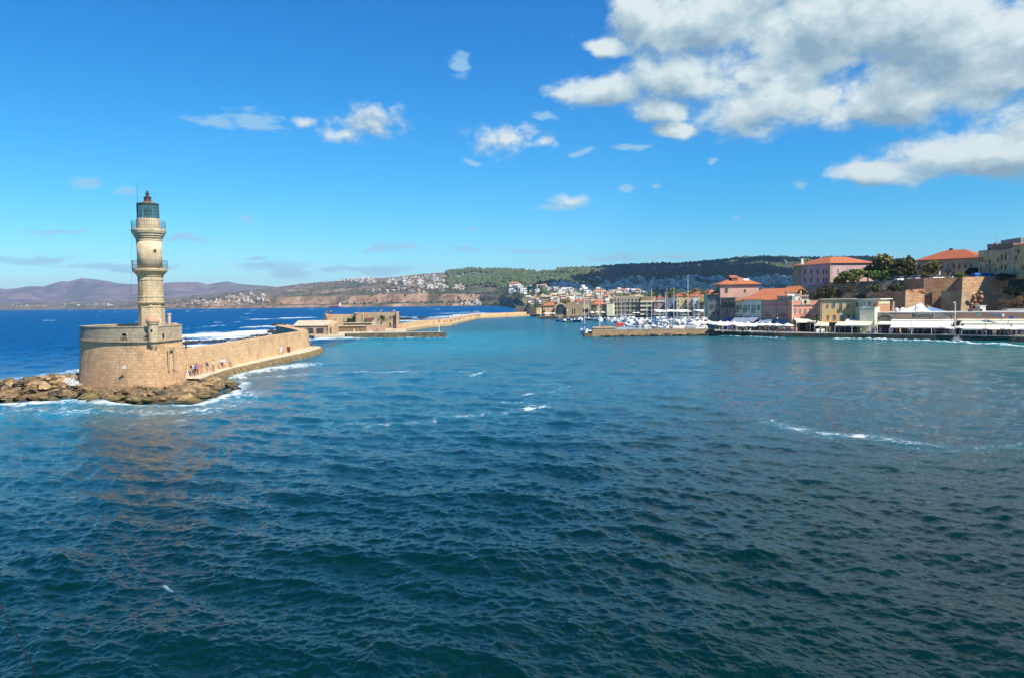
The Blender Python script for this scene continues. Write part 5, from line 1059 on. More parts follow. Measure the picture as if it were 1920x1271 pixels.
# bright salmon house
f = bld('salmon_house', 'building', 'bright salmon neoclassical house with cream quoins and a small pediment', (1485, 228), (1536, 227), 565.0, Z0, 11, SALM, wins=[(x, 583.5, 3.3, 11, 'white') for x in (1492, 1501, 1510.3, 1519.4, 1528.2)], par=.12, cop=CREAM)
STQ = stone('pier_stone', None, None, None); trim(f, -.02, .35, Z0, f.z1+.3, .1, 'quoins', CREAM); trim(f, f.w-.35, f.w+.02, Z0, f.z1+.3, .1, 'quoins', CREAM); trim(f, .36, f.w-.36, f.z1-1.35, f.z1-1.1, .22, 'cornice', mat('grey_trim', (.26, .24, .22)))
trim(f, 0.36, f.w-.36, Z0, Z0+3.7, .07, 'stone_ground_floor', stone('rubble_ground_floor', (.36, .29, .19), (.26, .21, .15), (.2, .16, .11), .6, .4, st=.3)); balcony(f, 1510, 593.5, 16, .9)
u = (f.w*.5); trim(f, u-1.1, u+1.1, f.z1-1.0, f.z1+.45, .12, 'pediment', CREAM); b_ = MB(); c = f.loc(u-.05, -.2, f.z1-.25); b_.box(-.3, -.05, -.4, .3, .05, .4, 0, f.rz, c); b_.build('oculus', DARK, f.root)
for uu in (2.2, 5.4): trim(f, uu, uu+1.7, Z0, Z0+2.7, .10, 'archway', DARK)
awning(f, 1488, 1514, 597, 3.6, .9, AWB); awning(f, 1514.3, 1542, 597, 3.6, 1.0, AWB); awning(f, 1516, 1538, 602.5, 4.6, .9, AWB, 2.2); awning(f, 1538.3, 1559, 602.3, 4.6, 1.0, AWB, 2.2); darkfront(f, f.w*.45, f.w+4.0, Z0, 3.6)
f6 = bld('white_roof_hut', 'building', 'white rooftop hut with a glazed lean-to behind the salmon house parapet', (1490, 234), (1500, 233.5), 553.0, Z0+8.2, 4, WHITE, wins=[(1499, 561, 1.4, 4, 'dark')])
f7 = bld('glazed_lean_to', 'building', 'white framed rooftop glass room right of the white hut', (1501, 234), (1515, 233.5), 555.3, Z0+8.2, 3.6, WHITE, wins=[(1505, 559, 3, 4.6, 'dark'), (1509, 559, 3, 4.6, 'dark'), (1513, 559, 2.6, 4.6, 'dark')])
b_ = MB(); c = at(1501.2, 553, 235); b_.lathe([(.3, 0), (.3, .9), (.22, 1.15), (.05, 1.25)], 12, (c.x, c.y, c.z-.05)); tag(b_.build('pink_chimney', PINK, None), 'round topped pink chimney standing over the white rooftop hut', 'chimney')
b_ = MB(); c = at(1476, 553, 240); b_.lathe([(.3, 0), (.3, 1.5), (.35, 1.55), (.35, 1.7)], 8, (c.x, c.y, c.z-.6)); tag(b_.build('rose_chimney', SALM, None), 'short rose chimney above the green rooftop storey', 'chimney')
# yellow long building
f = bld('ochre_building', 'building', 'long ochre two storey building with pale blue arched ground floor windows', (1541, 223.5), (1604, 220.5), 562.3, Z0, 10, YEL, rm=mat('thin_roof_edge', (.5, .46, .4), .7), over=.9,
        wins=[(1552, 574, 2.5, 6, 'lightblue'), (1563.3, 572, 5, 10.5, 'lightblue'), (1577, 574, 3.6, 15, 'lightblue'), (1590, 571.5, 3.6, 11, 'lightblue'), (1553, 595.5, 3.6, 9.5, 'lightblue'), (1565, 595.5, 4.6, 9.5, 'lightblue'), (1578, 597, 4, 12, 'dark'), (1590.6, 596, 4.4, 12, 'lightblue'), (1601.5, 595, 3.8, 9, 'lightblue')])
balcony(f, 1577, 581, 4, .4)
f = bld('cream_annex', 'building', 'cream flat roofed annex with a wide white roof slab right of the ochre building', (1604.2, 219.4), (1648, 215), 562.4, Z0, 9, CREAM, rm=WHITE, over=1.2, wins=[(1607, 571.5, 3.2, 9, 'dark'), (1630, 570, 4, 7, 'dark'), (1622, 570, 2.6, 8, 'white')])
trim(f, 4.2, 5.9, 5.0, 6.0, .3, 'air_conditioner', mat('grey_unit', (.4, .4, .38), .6)); balcony(f, 1632, 576.5, 22, 1.0, mat('white_paint', (.75, .75, .72)))
f = bld('cream_block', 'building', 'blank cream block standing in front of the annex beside the lamp mast', (1612, 212), (1640, 209.5), 577.6, Z0, 5, mat('light_cream_plaster', (.72, .66, .46), .85, scale=.6, c2=(.64, .58, .40)), par=.18)
# restaurants under the old walls
RW = mat('restaurant_wall', (.35, .29, .22), .9, scale=.45, c2=(.27, .22, .17)); RP = mat('rose_restaurant_wall', (.55, .30, .20), .9, scale=.35, c2=(.46, .27, .2))
f = bld('tavern', 'restaurant', 'long grey brown tavern front carrying dark lettering above white awnings', (1640.5, 212), (1790, 201), 586.8, Z0, 8, RW, rm=WHITE, over=.3); TV = f
for a, c in ((1672, 1731.5), (1732, 1789)): awning(f, a, c, 599.2, 1.0, .12, AWW)
for a, c in ((1650, 1706), (1706.4, 1758), (1758.4, 1789)): awning(f, a, c, 602.8, 2.8, .55, AWW, 1.0)
for a, c in ((1676, 1715), (1715.3, 1752), (1752.3, 1786)): awning(f, a, c, 608.0, 2.6, .55, AWW, 3.4)
for a, c in ((1588, 1612), (1612.3, 1638)): awning(f, a, c, 598.6, 2.4, .5, AWB, .2)
for a, c in ((1575, 1606), (1606.3, 1640)): awning(f, a, c, 603, 3.6, .8, AWB, 2.6)
darkfront(f, -12, f.w, Z0, 3.9)
f = bld('rose_tavern', 'restaurant', 'rose walled restaurant with wide cream awnings right of the tall pole', (1791, 201), (1960, 188), 586.2, Z0, 8, RP, rm=WHITE, over=.3); RT = f
for a, c in ((1795, 1877), (1878.5, 1930)): awning(f, a, c, 598.4, 1.2, .2, AWB)
for a, c in ((1806, 1850), (1850.3, 1893), (1895, 1932)): awning(f, a, c, 602.2, 2.4, .45, AWB, 1.2)
for a, c in ((1814, 1852), (1852.3, 1900), (1903, 1940)): awning(f, a, c, 608.2, 3.0, .9, AWW, 3.4)
darkfront(f, 0, f.w, Z0, 3.9)
b_ = MB(); c = plane_hit(1884, 592, f.p0, f.n); b_.box(-2.0, -3, -.2, 1.6, -2.2, .5, 0, f.rz-.5, c); b_.build('folded_sunshade', mat('grey_canvas', (.3, .32, .36), .8), f.root)
def sign(f, px, py, wpx, hpx, mm, txt=None, tm=None, tpx=6, name='sign_board', arch=False):
    c = plane_hit(px, py, f.p0, f.n); s = c.y/1440; w, h = wpx*s*1.05, hpx*s; b_ = MB(); b_.box(-w/2, -.12, -h/2, w/2, -.04, h/2, 0, f.rz, c); o = b_.build(name, mm, f.root)
    if txt:
        cu = bpy.data.curves.new('lettering', 'FONT'); cu.body = txt; cu.align_x = 'CENTER'; cu.align_y = 'CENTER'; cu.size = tpx*s*1.35; cu.extrude = .02; cu.offset = .02; ob = bpy.data.objects.new('lettering', cu); col.objects.link(ob)
        bpy.context.view_layer.update(); me = bpy.data.meshes.new_from_object(ob.evaluated_get(bpy.context.evaluated_depsgraph_get())); bpy.data.objects.remove(ob)
        if arch:
            for v in me.vertices: v.co.y += -.10*(v.co.x**2)/(1.0)
        k = (w*.88)/max(.1, max(v.co.x for v in me.vertices)-min(v.co.x for v in me.vertices))
        me.materials.clear(); me.materials.append(tm or DARK); t_ = bpy.data.objects.new('lettering', me); col.objects.link(t_); t_.parent = o; t_.location = c-Vector(f.root['_o'])+f.n*.145; t_.rotation_euler = (PI/2, 0, f.rz); t_.scale = (min(k, 1.6), 1, 1)
sign(TV, 1731, 592.2, 38, 8.4, mat('sign_cream', (.50, .42, .31), .8), 'Μοναστηρι', DARK, 8.5); sign(TV, 1659, 593.5, 30, 9, RW, 'ΑΠΟΒΑΘΡΑ', DARK, 5.0, arch=True); sign(TV, 1695, 592.5, 30, 7.5, mat('faded_sign', (.36, .25, .17), .85, c2=(.30, .18, .12)))
sign(RT, 1835, 590, 9, 6, mat('pale_green_sign', (.36, .42, .34), .7)); sign(RT, 1896, 596.5, 6, 4.5, mat('blue_sign', (.05, .13, .5), .5)); sign(TV, 1763, 592, 16, 8, mat('grey_panel', (.27, .24, .23), .8))
# rooftop clutter: tents and sheds
def tent(px0, px1, pyb, pyt, Y, lab, mm, asym=.5):
    a, b = at(px0, pyb, Y), at(px1, pyb, Y); z1 = at(px0, pyt, Y).z; b_ = MB(); m = a.lerp(b, asym); b_.add([(a.x, Y, a.z), (b.x, Y-1, a.z), (b.x, Y+3, a.z), (a.x, Y+4, a.z), (m.x, Y+1.5, z1), (m.x+.4, Y+2, z1)], [(0, 1, 4), (1, 2, 5, 4), (2, 3, 5), (3, 0, 4, 5), (0, 3, 2, 1)]); tag(b_.build('roof_tent', mm, None), lab, 'canopy')
CV = mat('white_canvas', (.76, .72, .64), .8, scale=.8, c2=(.6, .57, .52)); BCV = mat('blue_canvas', (.12, .22, .34), .8)
tent(1697, 1738, 585, 569, 214, 'big white sailcloth canopy on the tavern roof below the old wall', CV, .85); tent(1688, 1716, 586, 577, 211, 'smaller pale canopy left on the tavern roof', CV, .3); tent(1718, 1742, 584, 573.5, 210, 'white peaked canopy in the middle of the tavern roof', mat('white_plaster', (.74, .72, .68)), .6); tent(1738, 1775, 585, 575, 213, 'blue canvas canopy at the right of the tavern roof', BCV, .2)
b_ = MB(); c = at(1717, 586, 211.5); b_.lathe([(.22, 0), (.22, 2.6)], 10, (c.x, c.y, c.z)); tag(b_.build('vent_pipe', mat('galvanised', (.42, .46, .5), .4, metal=.3), None), 'upright grey vent pipe between the white roof canopies', 'pipe')
b_ = MB(); c = at(1681, 586.5, 209); b_.lathe([(.05, 0), (.35, .25), (.5, .9), (.3, 1.2), (.05, 1.3)], 12, (c.x, c.y, c.z)); tag(b_.build('furled_parasol', CV, None), 'furled white parasol on the left part of the tavern roof', 'parasol')
for (p0, p1, y0, y1, lab) in ((1838, 1848, 584, 574, 'white rooftop extractor unit above the rose restaurant'), (1823, 1842, 585.5, 580.5, 'low brown roof hatch left of the extractor unit'), (1889, 1935, 585, 580.5, 'long white rooftop lean-to at the right edge')):
    c, d = at(p0, y0, 201), at(p1, y1, 201); b_ = MB(); b_.box(c.x, 201, c.z, d.x, 203, d.z); b_.box(c.x-.15, 200.8, d.z+.003, d.x+.15, 203.2, d.z+.12); tag(b_.build('rooftop_unit', CV if 'white' in lab else mat('brown_hatch', (.2, .13, .1), .9), None), lab, 'rooftop unit')
c = at(1645, 584, 213); b_ = MB(); b_.box(0, 0, -.6, 3.2, 3, 2.1, 0, -.1, (c.x, c.y, c.z)); tag(b_.build('brick_store', BRICK, None), 'small orange brick store behind the left end of the tavern', 'hut')
b_ = MB(); c = at(1674, 586, 214.5); b_.lathe([(.42, 0), (.42, 3.0)], 12, (c.x, c.y, c.z)); tag(b_.build('water_tank', mat('tan_tank', (.36, .26, .17), .7), None), 'upright tan cylinder tank against the old wall', 'tank')

# ------------------------------------------------------------------ height with old walls
CLW = stone('old_wall_rubble', (.60, .37, .20), (.40, .245, .14), (.20, .13, .085), .75, .5, stain=(.34, .15, .07), st=.7, sscale=.14, bump=1.4, msize=.035)
CLG = stone('old_wall_grey', (.42, .33, .25), (.30, .24, .18), (.14, .115, .095), .9, .5, stain=(.10, .09, .07), st=.8, sscale=.16, bump=1.3)
ROCKO = mat('orange_rock', (.42, .22, .11), .95, scale=.25, c2=(.24, .125, .07), bump=1.2, bscale=1.2)
ZPL = 16.2
top_ = [XY(1486, 292, 530), XY(1556, 268, 530), XY(1600, 262, 530), XY(1690, 251, 525), XY(1731, 244, 522)]
b_ = MB(); b_.prism(top_+[XY(1760, 240, 520), XY(1880, 226, 520), XY(2000, 214, 520), (420, 160), (420, 420), XY(1486, 420, 530)], 1.0, [14.5, ZPL-.3, ZPL-.3, ZPL-.3, ZPL-.3]+[ZPL-.3]*6, 0, topmi=1); b_.build('plateau', [CLG, mat('dry_ground', (.30, .24, .16), .95, scale=.2, c2=(.2, .17, .1))], None, kind='structure')
w, poly = wallstrip('old_rampart', top_, 2.0, 1.0, [14.8, ZPL, ZPL, ZPL, ZPL], CLG, 1.6); tag(w, 'dark overgrown old rampart below the big pink building and the trees', 'wall')
def face(name, pb, pt, m_, lab, th=3.0):
    n = len(pb); b_ = MB(); base = [tuple(p[:2]) for p in pb]+[(pb[-1][0]+1, pb[-1][1]+th+8), (pb[0][0], pb[0][1]+th+8)]; tp = [tuple(p[:2]) for p in pt]+[(pb[-1][0]+1, pb[-1][1]+th+8), (pb[0][0], pb[0][1]+th+8)]; zt = [p[2] for p in pt]
    b_.prism(base, .9, zt+[zt[-1], zt[0]], top=tp); return tag(b_.build(name, m_, None), lab, 'wall')
def pz(px, py, Y): v = at(px, py, Y); return (v.x, v.y, v.z)
face('old_rampart', [XY(1729, 232, 560), XY(1750, 230, 560), XY(1778, 234, 560), XY(1798, 236, 560)], [pz(1732.5, 522, 236), pz(1750, 522, 234), pz(1778, 521, 238), pz(1798, 521, 238)], CLW, 'rubble rampart angle with a pale vertical corner stripe left of the big bastion')
face('old_bastion', [XY(1787, 221, 570), XY(1802, 214.5, 570), XY(1868, 214, 570), XY(1905, 213.5, 560), XY(1960, 211, 560)], [pz(1797, 520.5, 229), pz(1805, 520, 221), pz(1873, 519, 220), pz(1902, 526, 219), pz(1960, 530, 217)], CLW, 'big brown rubble bastion behind the rose restaurant')
face('old_buttress', [XY(1671, 238, 570), XY(1696, 226, 570), XY(1735, 226, 570)], [pz(1673, 547, 240), pz(1698, 546.5, 229), pz(1733, 552, 229)], CLW, 'lower rubble buttress with one grey flank behind the tavern roof')
pb = MB(); pb.prism([XY(1670.5, 238.5, 560), XY(1695.8, 226.2, 560), XY(1697, 227, 560), XY(1674, 239.5, 560)], 1.0, at(1690, 548.5, 230).z, top=[XY(1672.5, 240.2, 560), XY(1697.8, 229, 560), XY(1698.6, 229.8, 560), XY(1675, 241, 560)]); tag(pb.build('buttress_facing', CLG, None), 'grey plastered flank of the lower buttress', 'wall')
face('old_revetment', [XY(1799, 211.5, 570), XY(1836, 211, 570)], [pz(1804, 545.5, 216), pz(1824, 551.5, 215.5)], mat('tan_revetment', (.37, .25, .15), .95, scale=.5, c2=(.28, .18, .10), bump=1.3, bscale=3), 'sloping lower revetment with a pointed top at the left of the big bastion', 1)
face('old_revetment', [XY(1838, 211.0, 570), XY(1885, 210.5, 570)], [pz(1843, 551.5, 215), pz(1878, 554, 214.5)], mat('rust_revetment', (.36, .20, .115), .95, scale=.5, c2=(.27, .15, .09), bump=1.2, bscale=3), 'smooth rust coloured slab at the foot of the big bastion', 1)
b_ = MB()
for i in range(90): px = rr.uniform(1878, 1950); s = rr.uniform(.6, 1.4); c = at(px, rr.uniform(560, 584)-max(0, (px-1900)*.25), 209-rr.uniform(0, 2)); b_.blob(tuple(c), (s, s, s*.8), seed=i, sub=2, jit=.3)
for i in range(40): px = rr.uniform(1698, 1733); s = rr.uniform(.4, .9); c = at(px, 549-(px-1700)*.12+rr.uniform(-2, 3), 232); b_.blob(tuple(c), (s*1.4, s, s*.7), seed=i+50, sub=2, jit=.3)
for i in range(15): px = rr.uniform(1822, 1840); s = rr.uniform(.3, .8); c = at(px, rr.uniform(549, 578), 213.5); b_.blob(tuple(c), (s, s, s), seed=i+90, sub=2, jit=.3)
b_.build('rock_outcrop', ROCKO, None, kind='stuff', label='orange crumbling rock between the old wall facings', category='rock')
for (pts_, ) in (([(1752, 521.8), (1752, 586)],),):
    pass
# big pink building
LIL = mat('lilac_pink_plaster', (.48, .32, .32), .85, scale=.35, c2=(.42, .275, .275))
Yc = 270; A = XY(1556.5, Yc, 520); Bk = XY(1486.5, 290, 520); Rr = XY(1640, 272.5, 520)
ze = at(1556.5, 494, Yc).z; zr_ = at(1557, 482.4, Yc+7).z; big = empty('big_pink_building', (A[0], A[1], 15), 'massive lilac pink two storey building with a hipped orange roof above the rampart', 'building')
D_ = Vector((Rr[0]-A[0], Rr[1]-A[1])); poly_ = [Bk, A, Rr, (Bk[0]+D_.x, Bk[1]+D_.y)]
pr('wall', poly_, 12.5, ze, LIL, big); po = offs(poly_, .6)
cxr = (A[0]+Rr[0])/2; inn_ = [at(1557.5, 482.4, Yc+5), at(1586, 482.8, Yc+6.5)]; rb = [Vector((*po[0], ze+.003)), Vector((*po[1], ze+.003)), Vector((*po[2], ze+.003)), Vector((*po[3], ze+.003))]
r1 = Vector((inn_[0].x+.2, Yc+6, zr_)); r2 = Vector((inn_[1].x, Yc+7, zr_)); r3 = Vector(((Bk[0]*.5+A[0]*.5)+5, (Bk[1]+A[1])/2+2, ze+2.6))
b_ = MB(); b_.add(rb+[r1, r2, r3], [(0, 3, 2, 1), (1, 2, 5, 4), (2, 3, 5), (3, 6, 4, 5), (3, 0, 6), (0, 1, 4, 6)]); b_.build('roof', ROOF, big)
fb_ = Fr(); fb_.root = big; fb_.p0 = Vector((*Bk, 0)); q_ = (Vector((*A, 0))-fb_.p0); fb_.w = q_.length; fb_.t = q_.normalized(); fb_.n = Vector((fb_.t.y, -fb_.t.x, 0)); fb_.rz = math.atan2(fb_.t.y, fb_.t.x); fb_.z0 = 12
for x in (1509.3, 1521.5, 1533.6, 1544.4, 1550.4):
    for y in (510.5, 526): addwin(fb_, x, y, 2.8, 9.5, 'shutter')
for x, y, h in ((1499, 511, 5), (1499, 530, 5), (1496, 505, 3)): addwin(fb_, x, y, 1.8, h, 'dark')
for y in (506.5, 522.5, 534): addwin(fb_, 1490, y, 2.2, 6, 'dark')
b_ = MB(); u1 = (plane_hit(1502, 520, fb_.p0, fb_.n)-fb_.p0).dot(fb_.t); b_.box(0, -.06, 12.5, u1, 0, ze-.02, 0, fb_.rz, fb_.p0); b_.build('ochre_strip', mat('dull_ochre', (.34, .27, .15), .85), big)
b_ = MB(); b_.box(fb_.w-.9, -.08, 12.5, fb_.w+.08, 0, ze-.02, 0, fb_.rz, fb_.p0); b_.box(.001, -.08, 12.5, .9, 0, ze-.02, 0, math.atan2(D_.y, D_.x), (*A, 0)); b_.build('quoins', stone('quoin_stone', (.45, .36, .25), (.36, .28, .2), (.25, .2, .15), .9, .5, st=.2), big)
fc = Fr(); fc.root = big; fc.p0 = Vector((*A, 0)); fc.t = Vector((D_.x, D_.y, 0)).normalized(); fc.n = Vector((fc.t.y, -fc.t.x, 0)); fc.rz = math.atan2(fc.t.y, fc.t.x); fc.w = D_.length
for x, y in ((1571.5, 508.5), (1571, 525), (1591, 508), (1600, 508)): addwin(fc, x, y, 3.2, 8.5, 'white' if y < 510 else 'dark')
b_ = MB(); c = at(1504, 491, 280); b_.box(-.35, -.35, -1, .35, .35, 1.0, 0, 0, c); b_.build('chimney', WHITE, big)
# long red roofed building
OCH = mat('weathered_ochre', (.50, .38, .23), .9, scale=.4, c2=(.41, .30, .18))
f = bld('red_roofed_building', 'building', 'long ochre building with a red tiled roof and dark windows on the height', (1719.5, 262), (1834, 247), 489.8, ZPL-.5, 13, OCH, roof='hip', rise=3.4, rm=ROOF2, over=.6,
        wins=[(x, 499.3, 3.6, 10, 'shutter') for x in (1788.2, 1799, 1810, 1820.6)]+[(1723, 501, 3.2, 9, 'dark'), (1733, 500, 4, 11, 'wine'), (1743, 500, 3, 10, 'shutter'), (1753.5, 500, 3, 10, 'shutter'), (1766, 498.5, 3, 11, 'dark'), (1777, 499.5, 3.6, 10, 'blue'), (1777, 513, 3.4, 6, 'dark'), (1788, 513, 3.4, 6, 'dark')])
balcony(f, 1778, 510, 12, .9, mat('blue_bar', (.02, .06, .2))); b_ = MB(); c = f.loc(f.w*.42, 7, f.z1+3.1); b_.box(-.55, -.4, -.6, .55, .4, .9, 0, f.rz, c); b_.build('chimney', mat('brown_chimney', (.2, .13, .1), .9), f.root); trim(f, .8, f.w*.42, 19.0, 19.25, 1.6, 'terrace_slab', LIME)
for u in (1.0, f.w*.42-.3): trim(f, u, u+.3, ZPL-.4, 18.98, 1.6, 'terrace_pillar', WHITE)
# yellow building at the right edge
YB = mat('khaki_plaster', (.56, .43, .22), .9, scale=.4, c2=(.33, .26, .14)); 
f = bld('khaki_building', 'building', 'tall khaki building with brown shutters next to the red roofed one', (1834.5, 230), (1898, 218), 472.3, ZPL-.5, 10, YB, rm=GREY, over=.1,
        wins=[(1837.6, 487.5, 2, 9, 'brown'), (1842.2, 487, 2.2, 9.5, 'brown'), (1848.5, 490.5, 1.6, 4.5, 'dark'), (1855.5, 490.5, 2.2, 7.5, 'brown'), (1872, 487, 1.8, 9, 'shutter'), (1879, 483.5, 3.2, 11, 'brown'), (1885.7, 482.5, 3.2, 11, 'brown'), (1839.5, 506, 2, 10, 'brown'), (1856.5, 507, 2, 7, 'dark'), (1867, 506, 2, 5, 'dark'), (1878.5, 502, 2.2, 8, 'brown'), (1885.5, 502, 2.8, 11, 'shutter')])
trim(f, f.w*.3, f.w*.55, 19.6, 19.7, .9, 'door_canopy', GREY)
b_ = MB(); b_.box(f.w*.45, .3, f.z1+.23, f.w*1.0, 8, f.z1+1.6, 0, f.rz, f.p0); b_.build('attic', mat('dusty_brown_wall', (.22, .16, .11), .9), f.root)
f2 = bld('edge_building', 'building', 'khaki building with a pale quoined corner cut by the right edge of the photo', (1899, 217), (1990, 196), 461.5, ZPL-.5, 12, YB, rm=ROOF, roof='shed', rise=2.2, over=.2, wins=[(1909.5, 472, 4.4, 6.5, 'brown'), (1905.5, 484, 4, 6, 'brown'), (1919.5, 503, 3, 7, 'brown')])
trim(f2, -.15, .75, ZPL-.4, f2.z1-1, .12, 'quoins', mat('pale_quoin', (.56, .5, .42), .9, scale=2, c2=(.35, .3, .25)))
g1 = bld('grey_rooftop_house', 'building', 'grey unfinished rooftop storey with an orange chimney behind the khaki building', (1851, 246), (1876, 242), 461, ZPL-.5, 6, mat('raw_concrete', (.33, .31, .30), .9, c2=(.25, .23, .22)), par=.4, wins=[(1856, 467.5, 4, 4, 'dark')])
b_ = MB(); c = at(1867.5, 470, 236); b_.box(-.8, -.6, -1, .8, .6, 1.6, 0, 0, c); b_.box(-.35, -.35, 1.603, .35, .35, 2.4, 0, 0, c); b_.tube([c+Vector((0, 0, 2.4)), c+Vector((0, 0, 4.2))], .04, 4); tag(b_.build('brick_chimney', mat('terracotta_brick', (.42, .16, .09), .9), None), 'terracotta chimney with an aerial on the khaki roofline', 'chimney')
g2 = bld('grey_parapet_house', 'building', 'pale grey slanting rooftop parapet at the top right', (1877, 240), (1914, 228), 457, ZPL-.5, 4, mat('raw_concrete', (.33, .31, .30)), par=.9)
# trees and bushes on the height
G0, G1 = (.055, .072, .024), (.13, .14, .045); O0, O1 = (.11, .10, .035), (.23, .19, .065); L0, L1 = (.08, .13, .028), (.17, .22, .055)
tree(1659, 477.5, 521, 46, 262, 16, O0, O1, 'broad olive brown tree standing left of the darkest round tree', 5200, .42, 11, 8)
tree(1692, 480, 524, 58, 256, 16, G0, (.075, .07, .028), 'big dark round tree in front of the cars on the height', 7500, .42, 12, 9)
tree(1627, 496, 524, 44, 266, 16, O0, (.09, .085, .03), 'spreading olive tree right beside the big pink building', 3000, .4, 13, 7)
tree(1600, 501, 532, 50, 262, 15.8, L0, (.17, .17, .05), 'low bright green tree hiding the right side of the big pink building', 3000, .4, 14, 7)
tree(1639, 506, 527, 24, 258, 15.8, L0, L1, 'small light green tree below the olive brown one', 1600, .36, 15, 6)
tree(1580, 512, 533, 34, 264, 15.8, L0, (.19, .17, .05), 'yellow green shrubby tree at the corner of the big pink building', 2000, .38, 31, 6)
tree(1655, 506, 530, 40, 257, 15.8, G0, L1, 'mixed green shrubs between the low green trees and the dark round tree', 2600, .4, 32, 7, 'bush')
tree(1748, 488, 518, 34, 250, 16, O0, O1, 'thin grey green tree in front of the red roofed building', 2200, .36, 16, 7)
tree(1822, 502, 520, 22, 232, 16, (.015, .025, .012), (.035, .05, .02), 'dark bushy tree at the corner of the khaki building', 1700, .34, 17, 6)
tree(1706, 478, 494, 14, 275, 16, G0, G1, 'dark pine tip peeping over the big round tree', 500, .4, 18, 5)
tree(1513, 553, 565, 16, 240, 9, L0, (.12, .10, .03), 'yellow green shrub behind the salmon house roof', 700, .3, 19, 5, 'shrub')
tree(1735, 512, 520.5, 26, 246, 16, G0, G1, 'low dark hedge left of the terrace on the height', 900, .3, 20, 6, 'hedge')
tree(1800, 511, 520, 20, 232, 16, L0, L1, 'low green bush at the top of the big bastion', 700, .3, 21, 5, 'bush')
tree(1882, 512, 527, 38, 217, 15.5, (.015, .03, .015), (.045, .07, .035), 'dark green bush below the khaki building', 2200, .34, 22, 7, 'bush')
tree(1905, 522, 556, 44, 208, 9, (.018, .035, .018), (.06, .09, .045), 'large blue green bush hanging over the right end of the old bastion', 5200, .34, 23, 9, 'bush')
tree(1500, 543, 562, 26, 262, 6, G0, (.045, .055, .02), 'dark scrub below the left end of the big pink building', 1500, .38, 24, 7, 'bush')
tree(1545, 536, 566, 42, 258, 5, G0, (.05, .055, .025), 'overgrown dark bank below the corner of the big pink building', 3200, .4, 25, 8, 'bush')
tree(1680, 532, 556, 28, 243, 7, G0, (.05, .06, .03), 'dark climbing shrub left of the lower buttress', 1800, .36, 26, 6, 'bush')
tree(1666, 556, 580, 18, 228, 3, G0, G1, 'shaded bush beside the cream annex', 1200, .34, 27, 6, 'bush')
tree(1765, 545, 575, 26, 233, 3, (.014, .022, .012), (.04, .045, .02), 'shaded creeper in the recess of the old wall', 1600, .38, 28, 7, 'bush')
for i, (px, py, w, h, Yc_, s_) in enumerate([(1566, 548, 26, 22, 263, 41), (1590, 541, 20, 12, 259.5, 42), (1612, 556, 26, 14, 257, 43), (1636, 540, 30, 14, 255, 44), (1655, 553, 26, 22, 252.5, 45), (1700, 538, 24, 16, 246.5, 46), (1530, 555, 24, 14, 265, 47)]):
    c = at(px, py, Yc_); leafcloud('creeper', [((c.x, c.y, c.z), (w*.09, .9, h*.09)), ((c.x+1.2, c.y, c.z-.8), (w*.06, .8, h*.07))], 900, .3, G0, (.11, .11, .05), None, s_, label='%s dark creeper hanging on the old rampart under the trees' % fromleft((1, 2, 3, 4, 5, 6, 0)[i]), category='creeper', group='creepers on the old rampart')
palm(1531, 591.5, 603, 222, 3.9, 2.0, 'small palm rising between the beige awnings', 6, 0, 26)
# trees behind the marina front
for i, (px, yt, yb, w, Y) in enumerate([(1162, 548.5, 562, 22, 545), (1178, 550, 562, 16, 540), (1189, 545.5, 560, 16, 560), (1206, 550, 562, 18, 540), (1222, 546, 561, 16, 545), (1236, 550.5, 566, 20, 530), (1257, 546, 562, 18, 535), (1281, 548, 562, 14, 530), (1305, 537.5, 553, 22, 640), (1320, 545, 558, 14, 560), (1292, 545, 556, 12, 600), (1060, 560, 572, 20, 620), (1262, 540, 552, 22, 640)]):
    tree(px, yt, yb, w, Y, 1.4, O0 if i % 3 else L0, O1 if i % 3 else L1, '%s tree %s behind the marina front houses' % (('olive brown', 'yellow green')[i % 3 == 0], fromleft(i)), 900, .6, 40+i, 6, group='trees behind the marina front')
